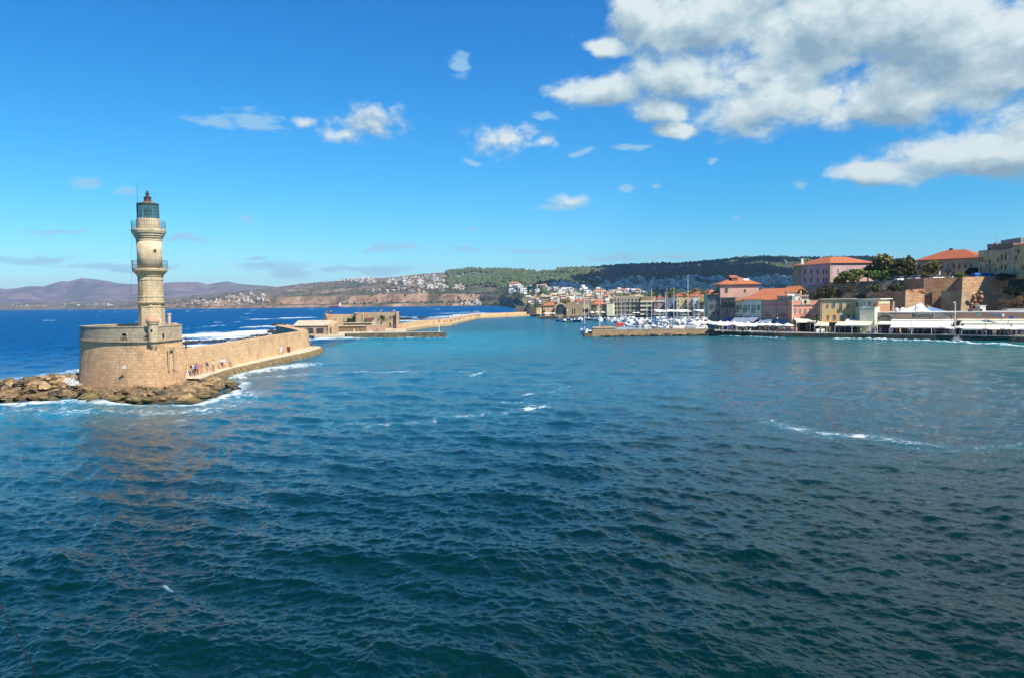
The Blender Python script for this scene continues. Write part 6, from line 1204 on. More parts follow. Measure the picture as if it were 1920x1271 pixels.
# ------------------------------------------------------------------ marina front
Z1 = 1.4
ARS = stone('arsenal_stone', (.37, .28, .17), (.31, .235, .145), (.24, .18, .12), .9, .5, stain=(.22, .16, .1), st=.5, sscale=.15)
def arsenal(label, pxa, pxb, py_eave, py_peak, Y, depth, door=None, arch=None, upper=None, roofm=None, name='arsenal', m_=None):
    p0, p1 = Vector((*XY(pxa, Y, 580), 0)), Vector((*XY(pxb, Y, 580), 0)); w = (p1-p0).length; ze = at((pxa+pxb)/2, py_eave, Y).z; zp = at((pxa+pxb)/2, py_peak, Y).z
    r = empty(name, ((p0.x+p1.x)/2, Y, Z1), label, 'arsenal', None); b_ = MB()
    if arch:   # round gable
        n_ = 14; o_ = [(p0.x, Z1-.3), (p1.x, Z1-.3), (p1.x, ze)]+[((p0.x+p1.x)/2+w/2*math.cos(a), ze+(zp-ze)*math.sin(a)) for a in np.linspace(.2, PI-.2, n_)]+[(p0.x, ze)]
    else: o_ = [(p0.x, Z1-.3), (p1.x, Z1-.3), (p1.x, ze), ((p0.x+p1.x)/2+.9, zp), ((p0.x+p1.x)/2-.9, zp), (p0.x, ze)]
    n_ = len(o_); b_.add([(x, Y, z) for x, z in o_]+[(x, Y+1, z) for x, z in o_], [tuple(range(n_)), tuple(range(2*n_-1, n_-1, -1))]+[((i+1) % n_, i, n_+i, n_+(i+1) % n_) for i in range(n_)]); b_.build('gable', m_ or ARS, r)
    b_ = MB(); b_.prism([(p0.x+.2, Y+1.003), (p1.x-.2, Y+1.003), (p1.x-.2, Y+depth), (p0.x+.2, Y+depth)], Z1-.3, ze-.3); b_.build('side_walls', m_ or ARS, r)
    b_ = MB(); mx = (p0.x+p1.x)/2; ys = (Y+1.01, Y+depth); b_.add([(p0.x, ys[0], ze-.6), (mx, ys[0], zp-.5), (p1.x, ys[0], ze-.6), (p0.x, ys[1], ze-.6), (mx, ys[1], zp-.5), (p1.x, ys[1], ze-.6)], [(0, 1, 4, 3), (1, 2, 5, 4), (0, 2, 1), (3, 4, 5)]); b_.build('roof', roofm or mat('old_stone_roof', (.3, .25, .18), .9), r)
    s = Y/1440
    for (px, py, wp, hp, kind) in (door or ()):
        c = at(px, py, Y); b_ = MB(); b_.box(-wp*s/2, -.06, -hp*s/2, wp*s/2, .02, hp*s/2, 0, 0, c); o = b_.build(kind, {'cream_panel': mat('cream_panel', (.46, .38, .20), .85), 'banner': mat('pale_banner', (.4, .5, .5), .7)}.get(kind, DARK), r)
    if arch:
        px, py, wp, hp = arch; c = at(px, py, Y); rr_ = wp*s/2; b_ = MB(); o_ = [(-rr_, -hp*s/2), (rr_, -hp*s/2)]+[(rr_*math.cos(a), hp*s/2-rr_+rr_*math.sin(a)) for a in np.linspace(0, PI, 15)]
        b_.add([(c.x+x, Y-.05, c.z+z) for x, z in o_], [tuple(range(len(o_)))], 0); b_.build('great_arch', mat('arch_glazing', (.03, .04, .055), .3, scale=.8, c2=(.015, .02, .03)), r)
        b_ = MB()
        for k in range(1, 5): b_.box(-rr_*.9, -.12, -hp*s/2+hp*s*k/6, rr_*.9, -.07, -hp*s/2+hp*s*k/6+.12, 0, 0, c)
        b_.build('glazing_bar', mat('grey_bar', (.15, .15, .16), .6), r)
        b_ = MB(); ro = rr_*1.14; aa = np.linspace(0, PI, 15); b_.add([(c.x+rr_*1.0*math.cos(a), Y-.15, c.z+hp*s/2-rr_+rr_*math.sin(a)) for a in aa]+[(c.x+ro*math.cos(a), Y-.15, c.z+hp*s/2-rr_+ro*math.sin(a)) for a in aa], [(i, 15+i, 16+i, i+1) for i in range(14)]); b_.build('arch_ring', LIME, r)
    return r
arsenal('great arsenal with a huge glazed arch in its rounded gable', 1040, 1063, 576, 568, 500, 34, arch=(1051, 580.3, 18, 19.5))
b_ = MB(); x0, x1 = XY(1018, 506, 580)[0], XY(1041, 506, 580)[0]; za, zb = at(1030, 573.5, 506).z, at(1030, 566.5, 520).z
lr_ = empty('long_arsenal', ((x0+x1)/2, 506, Z1), 'long low stone hall with an orange roof left of the great arch', 'arsenal'); b_.box(x0, 506, Z1-.3, x1-.3, 526, za); b_.build('wall', ARS, lr_)
b_ = MB(); b_.add([(x0-.4, 505.4, za), (x1-.3, 505.4, za), (x1-.3, 517, zb), (x0+4, 517, zb), (x0-.4, 528, za), (x1-.3, 528, za)], [(0, 1, 2, 3), (3, 2, 5, 4), (0, 3, 4), (1, 5, 2), (0, 4, 5, 1)]); b_.build('roof', ROOF, lr_)
b_ = MB(); b_.box(XY(1022, 503, 585)[0], 503, Z1-.3, XY(1040, 503, 585)[0], 505, at(1030, 578, 503).z); b_.build('front_wall', SAND, lr_)
arsenal('pointed stone arsenal with two tall paired windows', 1062, 1087, 574, 565.8, 498, 40, door=[(1073.6, 581.5, 2, 3.4, 'window'), (1077.8, 581.5, 2, 3.4, 'window'), (1073.6, 586.5, 2, 5.5, 'window'), (1077.8, 586.5, 2, 5.5, 'window'), (1063.8, 582.5, 3, 5, 'banner')])
arsenal('stone arsenal with a cream painted gable above a dark open front', 1089, 1108, 573.5, 565, 500, 40, door=[(1099, 575.2, 12, 6.8, 'cream_panel'), (1099, 583, 12, 6.5, 'open_front')])
HB = dict(group=None)
def mh(name, lab, a, b, yt, m_, Y=(490, 488), roof='flat', rise=1.8, wins=(), th=12, cat='building', **k): return bld(name, cat, lab, (a, Y[0]), (b, Y[1]), yt, Z1, th, m_, roof=roof, rise=rise, wins=wins, **k)
mh('ochre_shop', 'low ochre shop with a dark opening right of the arsenals', 1108.5, 1119.5, 572, mat('dull_ochre', (.34, .27, .15)), rm=ROOF, roof='hip', wins=[(1111, 578, 2.4, 5, 'dark'), (1116, 577, 1.8, 4, 'dark')])
mh('tiled_house', 'small house with an orange roof between the arsenals and the cream block', 1119.6, 1128.5, 574, CREAM, rm=ROOF, roof='hip', wins=[(1123, 579, 2, 3, 'dark')], Y=(492, 490))
mh('grey_shop', 'low grey green shop beside the blank cream block', 1128.6, 1137.5, 571, mat('grey_green_plaster', (.30, .29, .22), .9), wins=[(1131.5, 576, 2.2, 5, 'dark'), (1135, 576, 2, 4, 'dark')])
mh('blank_cream_block', 'blank sunlit cream block left of the big hotel', 1137.6, 1149, 569, mat('light_cream_plaster', (.72, .66, .46)), Y=(484, 483), th=8)
mh('orange_roof_house', 'orange roofed house behind the cream painted arsenal', 1109, 1120, 566, CREAM, Y=(545, 543), roof='hip', rise=1.6)
mh('red_roof_hall', 'red roofed hall behind the two pointed arsenals', 1080, 1100, 566.5, CREAM, Y=(560, 560), roof='gable', rise=1.8, rm=ROOF2)
TAUP = mat('taupe_plaster', (.42, .34, .25), .9, scale=.4, c2=(.36, .29, .21))
hw = [(1153+6.6*i, 563+8.2*j, 3.0, 5, 'dark') for i in range(8) for j in range(3)]+[(1153+6.6*i, 588, 3.4, 4, 'dark') for i in range(8)]
f = mh('taupe_hotel', 'four storey taupe hotel with rows of dark balcony windows on the marina front', 1149, 1202, 557.6, TAUP, Y=(492, 487), wins=hw, par=.7, cop=LIME, th=16)
for j in range(3): trim(f, .3, f.w-.3, at(1170, 567.4+8.2*j, 490).z, at(1170, 566.8+8.2*j, 490).z, .8, 'balcony_slab', TAUP)
b_ = MB(); a_, c_ = at(1180, 558, 496), at(1202, 553.5, 496); b_.box(a_.x, 496, a_.z, (a_.x*.5+c_.x*.5), 503, c_.z, 0); b_.box((a_.x*.5+c_.x*.5)+.003, 496, a_.z, c_.x, 503, c_.z+.2, 1); b_.build('roof_house', [TAUP, CREAM], f.root)
f = mh('balcony_hotel', 'sunlit orange hotel with four tiers of cream balconies', 1202.4, 1226, 557, mat('apricot_plaster', (.48, .27, .13), .85), Y=(486, 484), wins=[(1206+4.2*i, 562+8.2*j, 2, 4.6, 'dark') for i in range(5) for j in range(4)], th=14)
for j in range(4): trim(f, -.5, f.w+.2, at(1214, 567.2+7.9*j, 486).z, at(1214, 564.2+7.9*j, 486).z, 1.4, 'balcony_band', mat('light_cream_plaster', (.72, .66, .46)))
mh('dusky_house', 'dusky pink house with a mansard between the balcony hotel and the slate blue house', 1226.5, 1250, 567, mat('dusky_pink_plaster', (.34, .22, .2), .9), wins=[(1231, 572, 2, 4, 'dark'), (1237, 573, 3, 4, 'white'), (1244, 572, 2, 4, 'dark'), (1231, 580, 2, 5, 'dark'), (1238, 580, 2.4, 4, 'dark'), (1245, 580, 2, 5, 'dark')], Y=(478, 476), rm=GREY, roof='hip', rise=1.5)
mh('slate_blue_house', 'slate blue house with bright blue shutters', 1250.5, 1268, 560.5, mat('slate_blue_plaster', (.17, .21, .27), .9), wins=[(x, y, 2, 4.6, 'blue') for x in (1253.5, 1259.5, 1265) for y in (566, 573.5)], Y=(470, 468), par=.3)
mh('yellow_house', 'tall yellow house on the marina front', 1268.4, 1287.5, 559.8, mat('butter_plaster', (.66, .55, .26), .85), wins=[(x, y, 1.8, 4.6, 'shutter') for x in (1272, 1279, 1285) for y in (565.5, 573.5)]+[(1274, 582, 3, 4, 'dark'), (1282, 582, 3, 4, 'dark')], Y=(462, 460), par=.3)
mh('coral_house', 'coral pink house with blue windows between the yellow and white houses', 1288, 1299, 560.5, mat('coral_plaster', (.62, .32, .22), .85), wins=[(1292, 566, 2, 3.4, 'blue'), (1295.5, 566, 2, 3.4, 'blue'), (1291, 573, 2, 3, 'dark'), (1295, 573, 2, 3, 'dark'), (1293, 581, 4, 3, 'dark')], Y=(455, 454), par=.3)
mh('white_house', 'narrow white house with blue shutters', 1299.3, 1309.5, 559.5, WHITE, wins=[(1302.5, 566, 1.6, 3.8, 'blue'), (1306.5, 566, 1.6, 3.8, 'blue'), (1304, 573, 3, 2.6, 'dark')], Y=(450, 449), par=.3)
f = mh('two_tone_house', 'house yellow above and dull purple below at the right end of the marina front', 1309.8, 1327, 560.2, mat('yellow_plaster', (.68, .52, .16), .85), wins=[(1314.5, 563.6, 2.2, 2, 'brown'), (1320.5, 563.6, 2.2, 2, 'brown')], Y=(445, 443), par=.3, rm=ROOF)
trim(f, -.1, f.w+.1, Z1, at(1318, 566, 444).z, .12, 'lower_facade', mat('dull_purple_plaster', (.27, .17, .16), .9))
b_ = MB(); c = at(1317, 571, 443.5); b_.box(-2.4, -.3, -.9, 2.6, 0, .9, 0, 0, c-Vector((0, .4, 0))); b_.build('window_row', DARK, f.root)
for i, (a, b, yt, Y, rf) in enumerate([(1268, 1280, 556, 500, ROOF2), (1292, 1312, 557, 490, ROOF2), (1312, 1326, 557.5, 500, ROOF), (1232, 1246, 561, 520, ROOF2), (1276, 1290, 553.5, 560, ROOF), (1302, 1318, 551.5, 590, ROOF2), (1255, 1266, 556, 540, ROOF2), (1330, 1341, 549, 420, ROOF)]):
    mh('tiled_house', '%s of the tiled houses showing their roofs behind the marina front' % fromleft(i), a, b, yt, CREAM if i % 2 else PINK, Y=(Y, Y), roof='hip', rise=1.8, rm=rf, group='tiled houses behind the marina front')
# ------------------------------------------------------------------ parasols
def parasol_proto(name, r_, h, m_, lab):
    t = empty(name, (0, 0, 0), lab, 'parasol'); b_ = MB(); n = 8
    vs = [(0, 0, h)]+[(r_*math.cos(2*PI*i/n), r_*math.sin(2*PI*i/n), h-.62) for i in range(n)]+[(r_*math.cos(2*PI*i/n), r_*math.sin(2*PI*i/n), h-.84) for i in range(n)]+[(0, 0, h-.1)]
    b_.add(vs, [(0, 1+i, 1+(i+1) % n) for i in range(n)]+[(1+i, 9+i, 9+(i+1) % n, 1+(i+1) % n) for i in range(n)]+[(17, 9+(i+1) % n, 9+i) for i in range(n)]); b_.lathe([(.22, h-.08), (.12, h+.12), (.02, h+.2)], 8); b_.build('canopy', m_, t)
    b_ = MB(); b_.tube([(0, 0, 0), (0, 0, h-.12)], .035, 6); b_.lathe([(.3, 0), (.3, .08), (.06, .12)], 8); b_.build('pole', mat('white_paint', (.75, .75, .72)), t); return t
PAR_ = parasol_proto('parasol', 1.75, 2.95, AWW, 'x')
def parasols(spots, fmt, group, z=Z0, first=False):
    for i, (px, py, Y) in enumerate(spots):
        c = at(px, py, Y); s = max(.75, min(1.35, (c.z-z)/2.95)); o = dup(PAR_, (c.x, Y, z), random.uniform(0, 1), (s*1.12, s*1.12, (c.z-z)/2.95), fmt % fromleft(i), group)
parasols([(1302, 602.5, 236.5), (1312.5, 601.5, 236.8), (1329.5, 601.5, 236.6), (1341, 604, 236.4)], '%s white parasol on the pier café terrace', 'parasols at the root of the pier')
parasols([(1346, 604.5, 233), (1351, 602.5, 238), (1358.5, 604.5, 231.5), (1364, 603, 237), (1371, 605, 229.5), (1377, 603.5, 235), (1383.5, 604.8, 227.5), (1390, 604.5, 232), (1396, 606.5, 225.5), (1402, 604.5, 230), (1409, 607.5, 223.5), (1355, 606, 229.5), (1389, 607.5, 224.5)], '%s white parasol in the crowded quayside cluster', 'parasols crowded on the quay')
parasols([(1418, 605.5, 227.5), (1430, 606, 225), (1443, 605.5, 223.8), (1457, 606, 222), (1477, 606.5, 219.5)], '%s white parasol in the row in front of the rose house', 'parasols before the rose house')
parasols([(1783, 612.5, 196.5), (1800, 610.5, 195.5), (1856, 613, 190), (1868, 613, 189.5), (1884, 612.5, 188.5), (1896, 613, 187.5)], '%s white parasol in front of the two taverns', 'parasols before the taverns')
parasols([(1189, 585.5, 478), (1196, 585.5, 478), (1237, 583, 460), (1246, 582.5, 455), (1255, 582.5, 452), (1262, 581.5, 448), (1270, 582, 444), (1277, 582.5, 440), (1022, 586.6, 492), (1027, 586.6, 492), (1033, 586.6, 492), (1038, 586.6, 492), (1110, 584.5, 485), (1120, 584, 484), (1130, 584.5, 483)], '%s pale parasol on the far marina front', 'parasols on the far marina front', z=Z1)
for o in list(PAR_.children)+[PAR_]: bpy.data.objects.remove(o)
FA = empty('front_awnings', (*XY(1250, 456), Z1), 'long cream café awning under the coloured houses of the marina front', 'awning')
b_ = MB()
for (a, b, Y) in ((1226, 1250, 474), (1250, 1268, 465), (1268, 1299, 454), (1300, 1327, 442)):
    xa, xb = XY(a, Y, 583)[0], XY(b, Y, 583)[0]; b_.add([(xa, Y, 5.0), (xb, Y, 5.0), (xb, Y-6, 4.1), (xa, Y-6, 4.1), (xa, Y-6, 3.7), (xb, Y-6, 3.7)], [(0, 3, 2, 1), (3, 4, 5, 2)])
b_.build('awning', AWW, FA)
b_ = MB()
for (a, b, Y) in ((1226, 1250, 474), (1268, 1299, 454), (1300, 1327, 442)):
    for k in range(5): x = XY(a+(b-a)*k/4, Y-6, 585)[0]; b_.tube([(x, Y-5.9, Z1), (x, Y-5.9, 4.1)], .06, 4)
b_.build('awning_post', mat('white_paint', (.75, .75, .72)), FA)

# ------------------------------------------------------------------ boats
HW = mat('boat_white', (.80, .80, .78), .35, scale=3, c2=(.70, .71, .70)); HB_ = mat('boat_blue', (.02, .07, .26), .35); HR = mat('boat_red', (.5, .05, .03), .4); HG = mat('boat_green', (.06, .17, .16), .4); HK = mat('boat_navy', (.012, .016, .03), .35); DK = mat('teak_deck', (.38, .27, .17), .7, scale=4)
CVB = mat('blue_boat_cover', (.03, .13, .42), .7); CVR = mat('red_boat_cover', (.48, .06, .05), .7, scale=1, c2=(.38, .05, .045)); CVC = mat('cream_boat_cover', (.6, .54, .42), .7); ALU = mat('mast_metal', (.62, .62, .60), .35, metal=.2, scale=2); WOODM = mat('varnished_wood', (.22, .10, .04), .4)
def hull_mb(L, B, D, sheer=.25, stern=.8, mi=0):
    b_ = MB(); n = 9; rings = []
    for i in range(n):
        t = i/(n-1); x = -L/2+L*t; w = B/2*(stern+(1-stern)*math.sin(min(1, t*2)*PI/2) if t < .5 else math.cos((t-.5)*PI*.98)**.75); w = max(w, .02); zt = D*(1+sheer*(2*t-.7)**2); zb = -.25+D*.9*max(0, t-.86)*5; xs_ = x+(t**3)*.25
        rings.append([(x, 0, zb), (x, -w*.55, zb+.05), (xs_, -w*.93, D*.4), (xs_, -w, zt), (xs_, -w*.86, zt), (xs_, w*.86, zt), (xs_, w, zt), (xs_, w*.93, D*.4), (x, w*.55, zb+.05)])
    vs = [v for r in rings for v in r]; m = 9; fs = [(k*m+i, (k+1)*m+i, (k+1)*m+(i+1) % m, k*m+(i+1) % m) for k in range(n-1) for i in range(m)]+[tuple(range(m)), tuple((n-1)*m+i for i in range(m-1, -1, -1))]
    b_.add(vs, fs, mi); return b_
def motorboat(hm, cm, L=5.5, B=2.0, style=0, lab='x'):
    t = empty('motorboat', (0, 0, 0), lab, 'boat'); hull_mb(L, B, .75).build('hull', hm, t)
    b_ = MB(); b_.box(-L*.38, -B*.36, .78, L*.28, B*.36, .82); b_.build('deck', DK if style else HW, t)
    if style == 0: b_ = MB(); b_.prism([(-L*.02, -B*.3), (L*.24, -B*.22), (L*.24, B*.22), (-L*.02, B*.3)], .823, 1.45, top=[(0, -B*.26), (L*.12, -B*.2), (L*.12, B*.2), (0, B*.26)]); b_.build('cabin', HW, t); b_ = MB(); b_.prism([(L*.13, -B*.21), (L*.2, -B*.2), (L*.2, B*.2), (L*.13, B*.21)], 1.1, 1.38); b_.build('windscreen', glassy('window_glass', (.022, .028, .04)), t)
    elif style == 1: b_ = MB(); b_.prism([(-L*.36, -B*.42), (L*.2, -B*.36), (L*.2, B*.36), (-L*.36, B*.42)], .823, 1.05, top=[(-L*.3, -.12), (L*.16, -.1), (L*.16, .1), (-L*.3, .12)]); b_.build('boat_cover', cm, t)
    else:
        b_ = MB(); b_.box(-L*.3, -B*.38, 1.95, L*.12, B*.38, 2.03); b_.build('canopy', cm, t); b_ = MB()
        for x in (-L*.28, L*.1):
            for y in (-B*.34, B*.34): b_.tube([(x, y, .8), (x, y, 1.95)], .03, 4)
        b_.build('canopy_frame', ALU, t); b_ = MB(); b_.box(-.05, -.35, .823, .5, .35, 1.35); b_.build('console', HW, t)
    b_ = MB(); b_.box(-L*.53, -.16, .2, -L*.49, .16, 1.15); b_.build('outboard_motor', HK, t); return t
def cabinboat(hm, lab='x'):
    t = empty('cabin_cruiser', (0, 0, 0), lab, 'boat'); hull_mb(8.5, 2.9, 1.1).build('hull', hm, t)
    b_ = MB(); b_.prism([(-1.6, -1.0), (2.4, -.8), (2.4, .8), (-1.6, 1.0)], 1.1, 2.0, top=[(-1.4, -.9), (1.2, -.7), (1.2, .7), (-1.4, .9)]); b_.build('cabin', HW, t); b_ = MB(); b_.box(-1.2, -1.01, 1.45, 1.0, -.96, 1.8); b_.box(-1.2, .96, 1.45, 1.0, 1.01, 1.8); b_.build('window', glassy('window_glass', (.022, .028, .04)), t)
    b_ = MB(); b_.box(-3.0, -1.0, 2.9, .4, 1.0, 3.0); b_.build('bimini', CVC, t); b_ = MB()
    for x in (-2.9, .3):
        for y in (-.95, .95): b_.tube([(x, y, 1.1), (x, y, 2.9)], .03, 4)
    for y in (-.95, .95): b_.tube([(-2.9, y, 2.86), (.3, y, 2.86)], .03, 4)
    for x in (-2.9, .3): b_.tube([(x, -.95, 2.86), (x, .95, 2.86)], .03, 4)
    b_.build('bimini_frame', ALU, t); return t
def sailboat(L, mast, hm, cm, lab='x', raked=0.0):
    t = empty('sailing_boat', (0, 0, 0), lab, 'boat'); B = L*.31; hull_mb(L, B, L*.105, .18, .75).build('hull', hm, t); D = L*.105
    b_ = MB(); b_.prism([(-L*.12, -B*.24), (L*.2, -B*.16), (L*.2, B*.16), (-L*.12, B*.24)], D, D+.5, top=[(-L*.11, -B*.2), (L*.15, -B*.12), (L*.15, B*.12), (-L*.11, B*.2)]); b_.build('coachroof', HW, t)
    b_ = MB(); mx = L*.08; b_.tube([(mx, 0, D), (mx+raked*mast, 0, mast)], [.13, .09], 6)
    for z in (.45, .72): b_.tube([(mx, -B*.28, mast*z), (mx, B*.28, mast*z)], .03, 4)
    b_.build('mast', ALU, t); b_ = MB(); b_.tube([(mx, 0, D+1.5), (-L*.34, 0, D+1.45)], .06, 5); b_.build('boom', ALU, t); b_ = MB(); b_.tube([(mx-.2, 0, D+1.68), (-L*.1, 0, D+1.75), (-L*.32, 0, D+1.6)], [.22, .2, .1], 7); b_.build('furled_sail', cm, t)
    b_ = MB(); b_.tube([(L*.5, 0, D*1.2), (mx, 0, mast*.97)], .022, 3); b_.tube([(-L*.5, 0, D*1.2), (mx, 0, mast*.97)], .022, 3)
    for s in (-1, 1): b_.tube([(mx, s*B*.46, D), (mx, s*B*.28, mast*.72), (mx, 0, mast*.97)], .02, 3)
    b_.build('rigging', IRON, t); b_ = MB(); b_.tube([(L*.46, 0, D*1.2+.1), (L*.40, -B*.16, D+.6), (L*.46, 0, D+.75), (L*.40, B*.16, D+.6)], .03, 3); b_.build('bow_rail', ALU, t); return t
MBT = [('white open motorboat', motorboat(HW, CVB, style=0)), ('blue covered motorboat', motorboat(HW, CVB, style=1)), ('blue hulled motorboat with cream canopy', motorboat(HB_, CVC, style=2)), ('white motorboat under a cream cover', motorboat(HW, CVC, style=1)), ('green hulled open motorboat', motorboat(HG, CVC, style=0)), ('white motorboat with a blue canopy', motorboat(HW, CVB, style=2)), ('red covered motorboat', motorboat(HR, CVR, style=1)), ('white cabin cruiser', cabinboat(HW)), ('navy hulled cabin cruiser', cabinboat(HK))]
rr = random.Random(77); BO = []
def berth(px, Y, k, rz, s=1.0): BO.append((px, Y, k, rz, s))
for i in range(17): berth(1046+i*6.4+rr.uniform(-1.5, 1.5), 425+rr.uniform(-28, 30), rr.choice((0, 0, 1, 2, 4, 4, 5, 7)), rr.choice((PI/2, -PI/2))+rr.uniform(-.4, .4), 1.15)
for i in range(20): berth(1150+i*8.9+rr.uniform(-2, 2), 400+rr.uniform(-15, 15)-i*1.5, rr.choice((0, 7, 7, 3, 7, 1, 5)), rr.choice((PI/2, -PI/2, 0))+rr.uniform(-.3, .3), 1.2)
for i in range(18): berth(1183+i*8+rr.uniform(-2, 2), 335+rr.uniform(-14, 12), rr.choice((0, 7, 8, 3, 7, 1, 5, 6)), rr.choice((PI/2, -PI/2))+rr.uniform(-.3, .3), 1.1)
for i in range(13): berth(1196+i*9.6+rr.uniform(-2, 2), 285+rr.uniform(-8, 8), rr.choice((0, 7, 7, 3, 1, 5, 8)), rr.choice((PI/2, -PI/2, 2.6))+rr.uniform(-.3, .3), 1.0)
BO.sort(); cnt = {}
for px, Y, k, rz, s in BO: cnt[k] = cnt.get(k, 0)+1
seen = {}
for px, Y, k, rz, s in BO:
    j = seen.get(k, 0); seen[k] = j+1; x = XY(px, Y, 590)[0]; dup(MBT[k][1], (x, Y, rr.uniform(-.05, .1)), rz, s, '%s in the marina, %s of its sort' % (MBT[k][0], fromleft(j)), MBT[k][0]+'s in the marina')
for _, t in MBT:
    for o in list(t.children)+[t]: bpy.data.objects.remove(o)
SB = [(1104, 508, 430, 556, HK, CVB, 8), (1165, 300, 300, 551, HW, CVC, 9), (1172, 0, 330, 558, HW, CVB, 8), (1181, 0, 350, 556, HW, CVC, 8), (1222, 0, 290, 541, HW, CVB, 11), (1247.5, 0, 270, 548, HW, CVC, 11), (1250.5, 0, 330, 541, HB_, CVB, 10), (1263.5, 0, 280, 540, HW, CVC, 11), (1270, 0, 350, 556, HW, CVB, 9), (1279, 0, 360, 560, HW, CVC, 8), (1290, 0, 262, 516, HW, CVB, 15), (1301, 0, 330, 560, HW, CVC, 8), (1310, 0, 300, 556, HK, CVB, 9), (1236, 0, 370, 552, HW, CVC, 8), (1213, 0, 300, 561, HW, CVB, 8), (1320, 0, 290, 572, HW, CVC, 7), (1088, 0, 440, 563, HW, CVB, 8), (1157, 0, 380, 566, HW, CVC, 7)]
SB.sort(key=lambda a: a[0])
for i, (px, _, Y, yt, hm, cm, L) in enumerate(SB):
    m_ = at(px, yt, Y).z; t = sailboat(L, m_, hm, cm, '%s sailing boat counted by the masts in the marina' % fromleft(i)); t['group'] = 'sailing boats in the marina'; rz = rr.choice((PI/2, PI/2+.2, -PI/2+.1)); t.location = (XY(px, Y, 590)[0]-L*.08*math.cos(rz), Y-L*.08*math.sin(rz), 0); t.rotation_euler = (0, 0, rz)
t = sailboat(9.5, 13.5, HW, CVB, 'white sailing boat with a blue cockpit cover just left of the motor yacht'); t.location = (*XY(1097, 262, 605), 0); t.rotation_euler = (0, 0, PI/2+.15)
b_ = MB(); b_.box(-3.4, -1.0, 2.6, -1.2, 1.0, 2.68); o = b_.build('cockpit_cover', CVB, t)
# dark mast and lamp mast close at the pier
t = sailboat(8.5, 10.6, HK, CVR, 'dark hulled sailing boat lying behind the pier block'); t.location = (*XY(1128, 248, 605), 0); t.rotation_euler = (0, 0, 2.9)
# motor yacht
yt = empty('motor_yacht', (*XY(1141, 262, 600), 0), 'big white motor yacht lying behind the pier', 'yacht', rz=0.02); yl = 13.6
hull_mb(yl, 4.2, 1.7, .15, .85).build('hull', HW, yt)
b_ = MB(); b_.prism([(-5.4, -1.8), (3.6, -1.3), (3.6, 1.3), (-5.4, 1.8)], 1.75, 2.9, top=[(-5.2, -1.7), (1.6, -1.2), (1.6, 1.2), (-5.2, 1.7)]); b_.build('deckhouse', HW, yt)
b_ = MB(); b_.prism([(-.8, -1.58), (2.1, -1.36), (1.5, -1.32), (-.6, -1.52)], 2.15, 2.6); b_.box(-3.4, -1.79, 2.15, -2.9, -1.75, 2.6); b_.box(-1.9, -1.74, 1.9, -1.5, -1.70, 2.15); b_.build('window', glassy('window_glass', (.022, .028, .04)), yt)
b_ = MB(); b_.prism([(-6.4, -1.7), (.8, -1.4), (.8, 1.4), (-6.4, 1.7)], 2.903, 3.25, top=[(-6.6, -1.6), (-.2, -1.2), (-.2, 1.2), (-6.6, 1.6)]); b_.box(-3.4, -1.2, 3.253, -1.2, 1.2, 3.7); b_.build('flybridge', HW, yt)
b_ = MB(); b_.tube([(-4.2, 0, 3.2), (-4.4, 0, 4.4)], .08, 5); b_.box(-4.9, -.6, 4.0, -4.0, .6, 4.08); b_.build('radar_arch', HW, yt)
b_ = MB(); b_.tube([(-6.8, -1.2, .5), (-7.6, -1.2, .45)], .05, 4); b_.box(-7.6, -1.5, .3, -6.6, 1.5, .42); b_.build('swim_platform', HW, yt)
yt.scale = (1.12, 1.1, 1.12)
# excursion boat with red awnings
ex = empty('excursion_boat', (*XY(1246, 246, 610), 0), 'dark wooden excursion boat under a long red awning behind the pier', 'boat', rz=PI); hull_mb(13, 3.6, 1.6, .25, .6).build('hull', HK, ex)
b_ = MB(); b_.prism([(-5.2, -1.9), (6.2, -1.7), (6.2, 1.7), (-5.2, 1.9)], 3.1, 3.3, top=[(-5.0, -.3), (6.4, -.2), (6.4, .2), (-5.0, .3)]); b_.add([(-5.2, -1.9, 3.1), (6.2, -1.7, 3.1), (6.0, -1.8, 2.5), (-5.0, -2.0, 2.5)], [(0, 1, 2, 3)]); b_.add([(-5.2, 1.9, 3.1), (6.2, 1.7, 3.1), (6.0, 1.8, 2.3), (-5.0, 2.0, 2.3)], [(0, 1, 2, 3)]); b_.build('red_awning', CVR, ex)
b_ = MB()
for x in (-5, -2, 1, 4): b_.tube([(x, 1.7, 1.5), (x, 1.7, 3.1)], .05, 4); b_.tube([(x, -1.7, 1.5), (x, -1.7, 3.1)], .05, 4)
b_.build('awning_post', WOODM, ex); b_ = MB(); b_.tube([(2.0, 0, 1.5), (2.0, 0, 10.0)], [.14, .08], 6); b_.build('mast', WOODM, ex); b_ = MB(); b_.box(-4.4, -1.2, 1.6, -2.2, 1.2, 2.5); b_.build('deckhouse', HW, ex)
ws = empty('work_boat', (*XY(1281, 243.8, 610), 0), 'white boat with a tall wheelhouse and a red drum on its roof at the pier', 'boat', rz=PI/2+.3); hull_mb(8, 3, 1.3).build('hull', HW, ws)
b_ = MB(); b_.box(-2.2, -1.1, 1.3, .6, 1.1, 4.1); b_.box(-2.5, -1.3, 4.103, .9, 1.3, 4.3); b_.build('wheelhouse', HW, ws); b_ = MB(); b_.box(-1.8, 1.101, 1.6, .2, 1.15, 3.7); b_.box(-2.25, -.7, 2.0, -2.201, .7, 3.6); b_.build('wheelhouse_opening', DARK, ws); b_ = MB(); b_.lathe([(.7, 4.303), (.75, 4.9), (.5, 5.1)], 12, (-.8, 0, 0)); b_.build('red_drum', HR, ws)
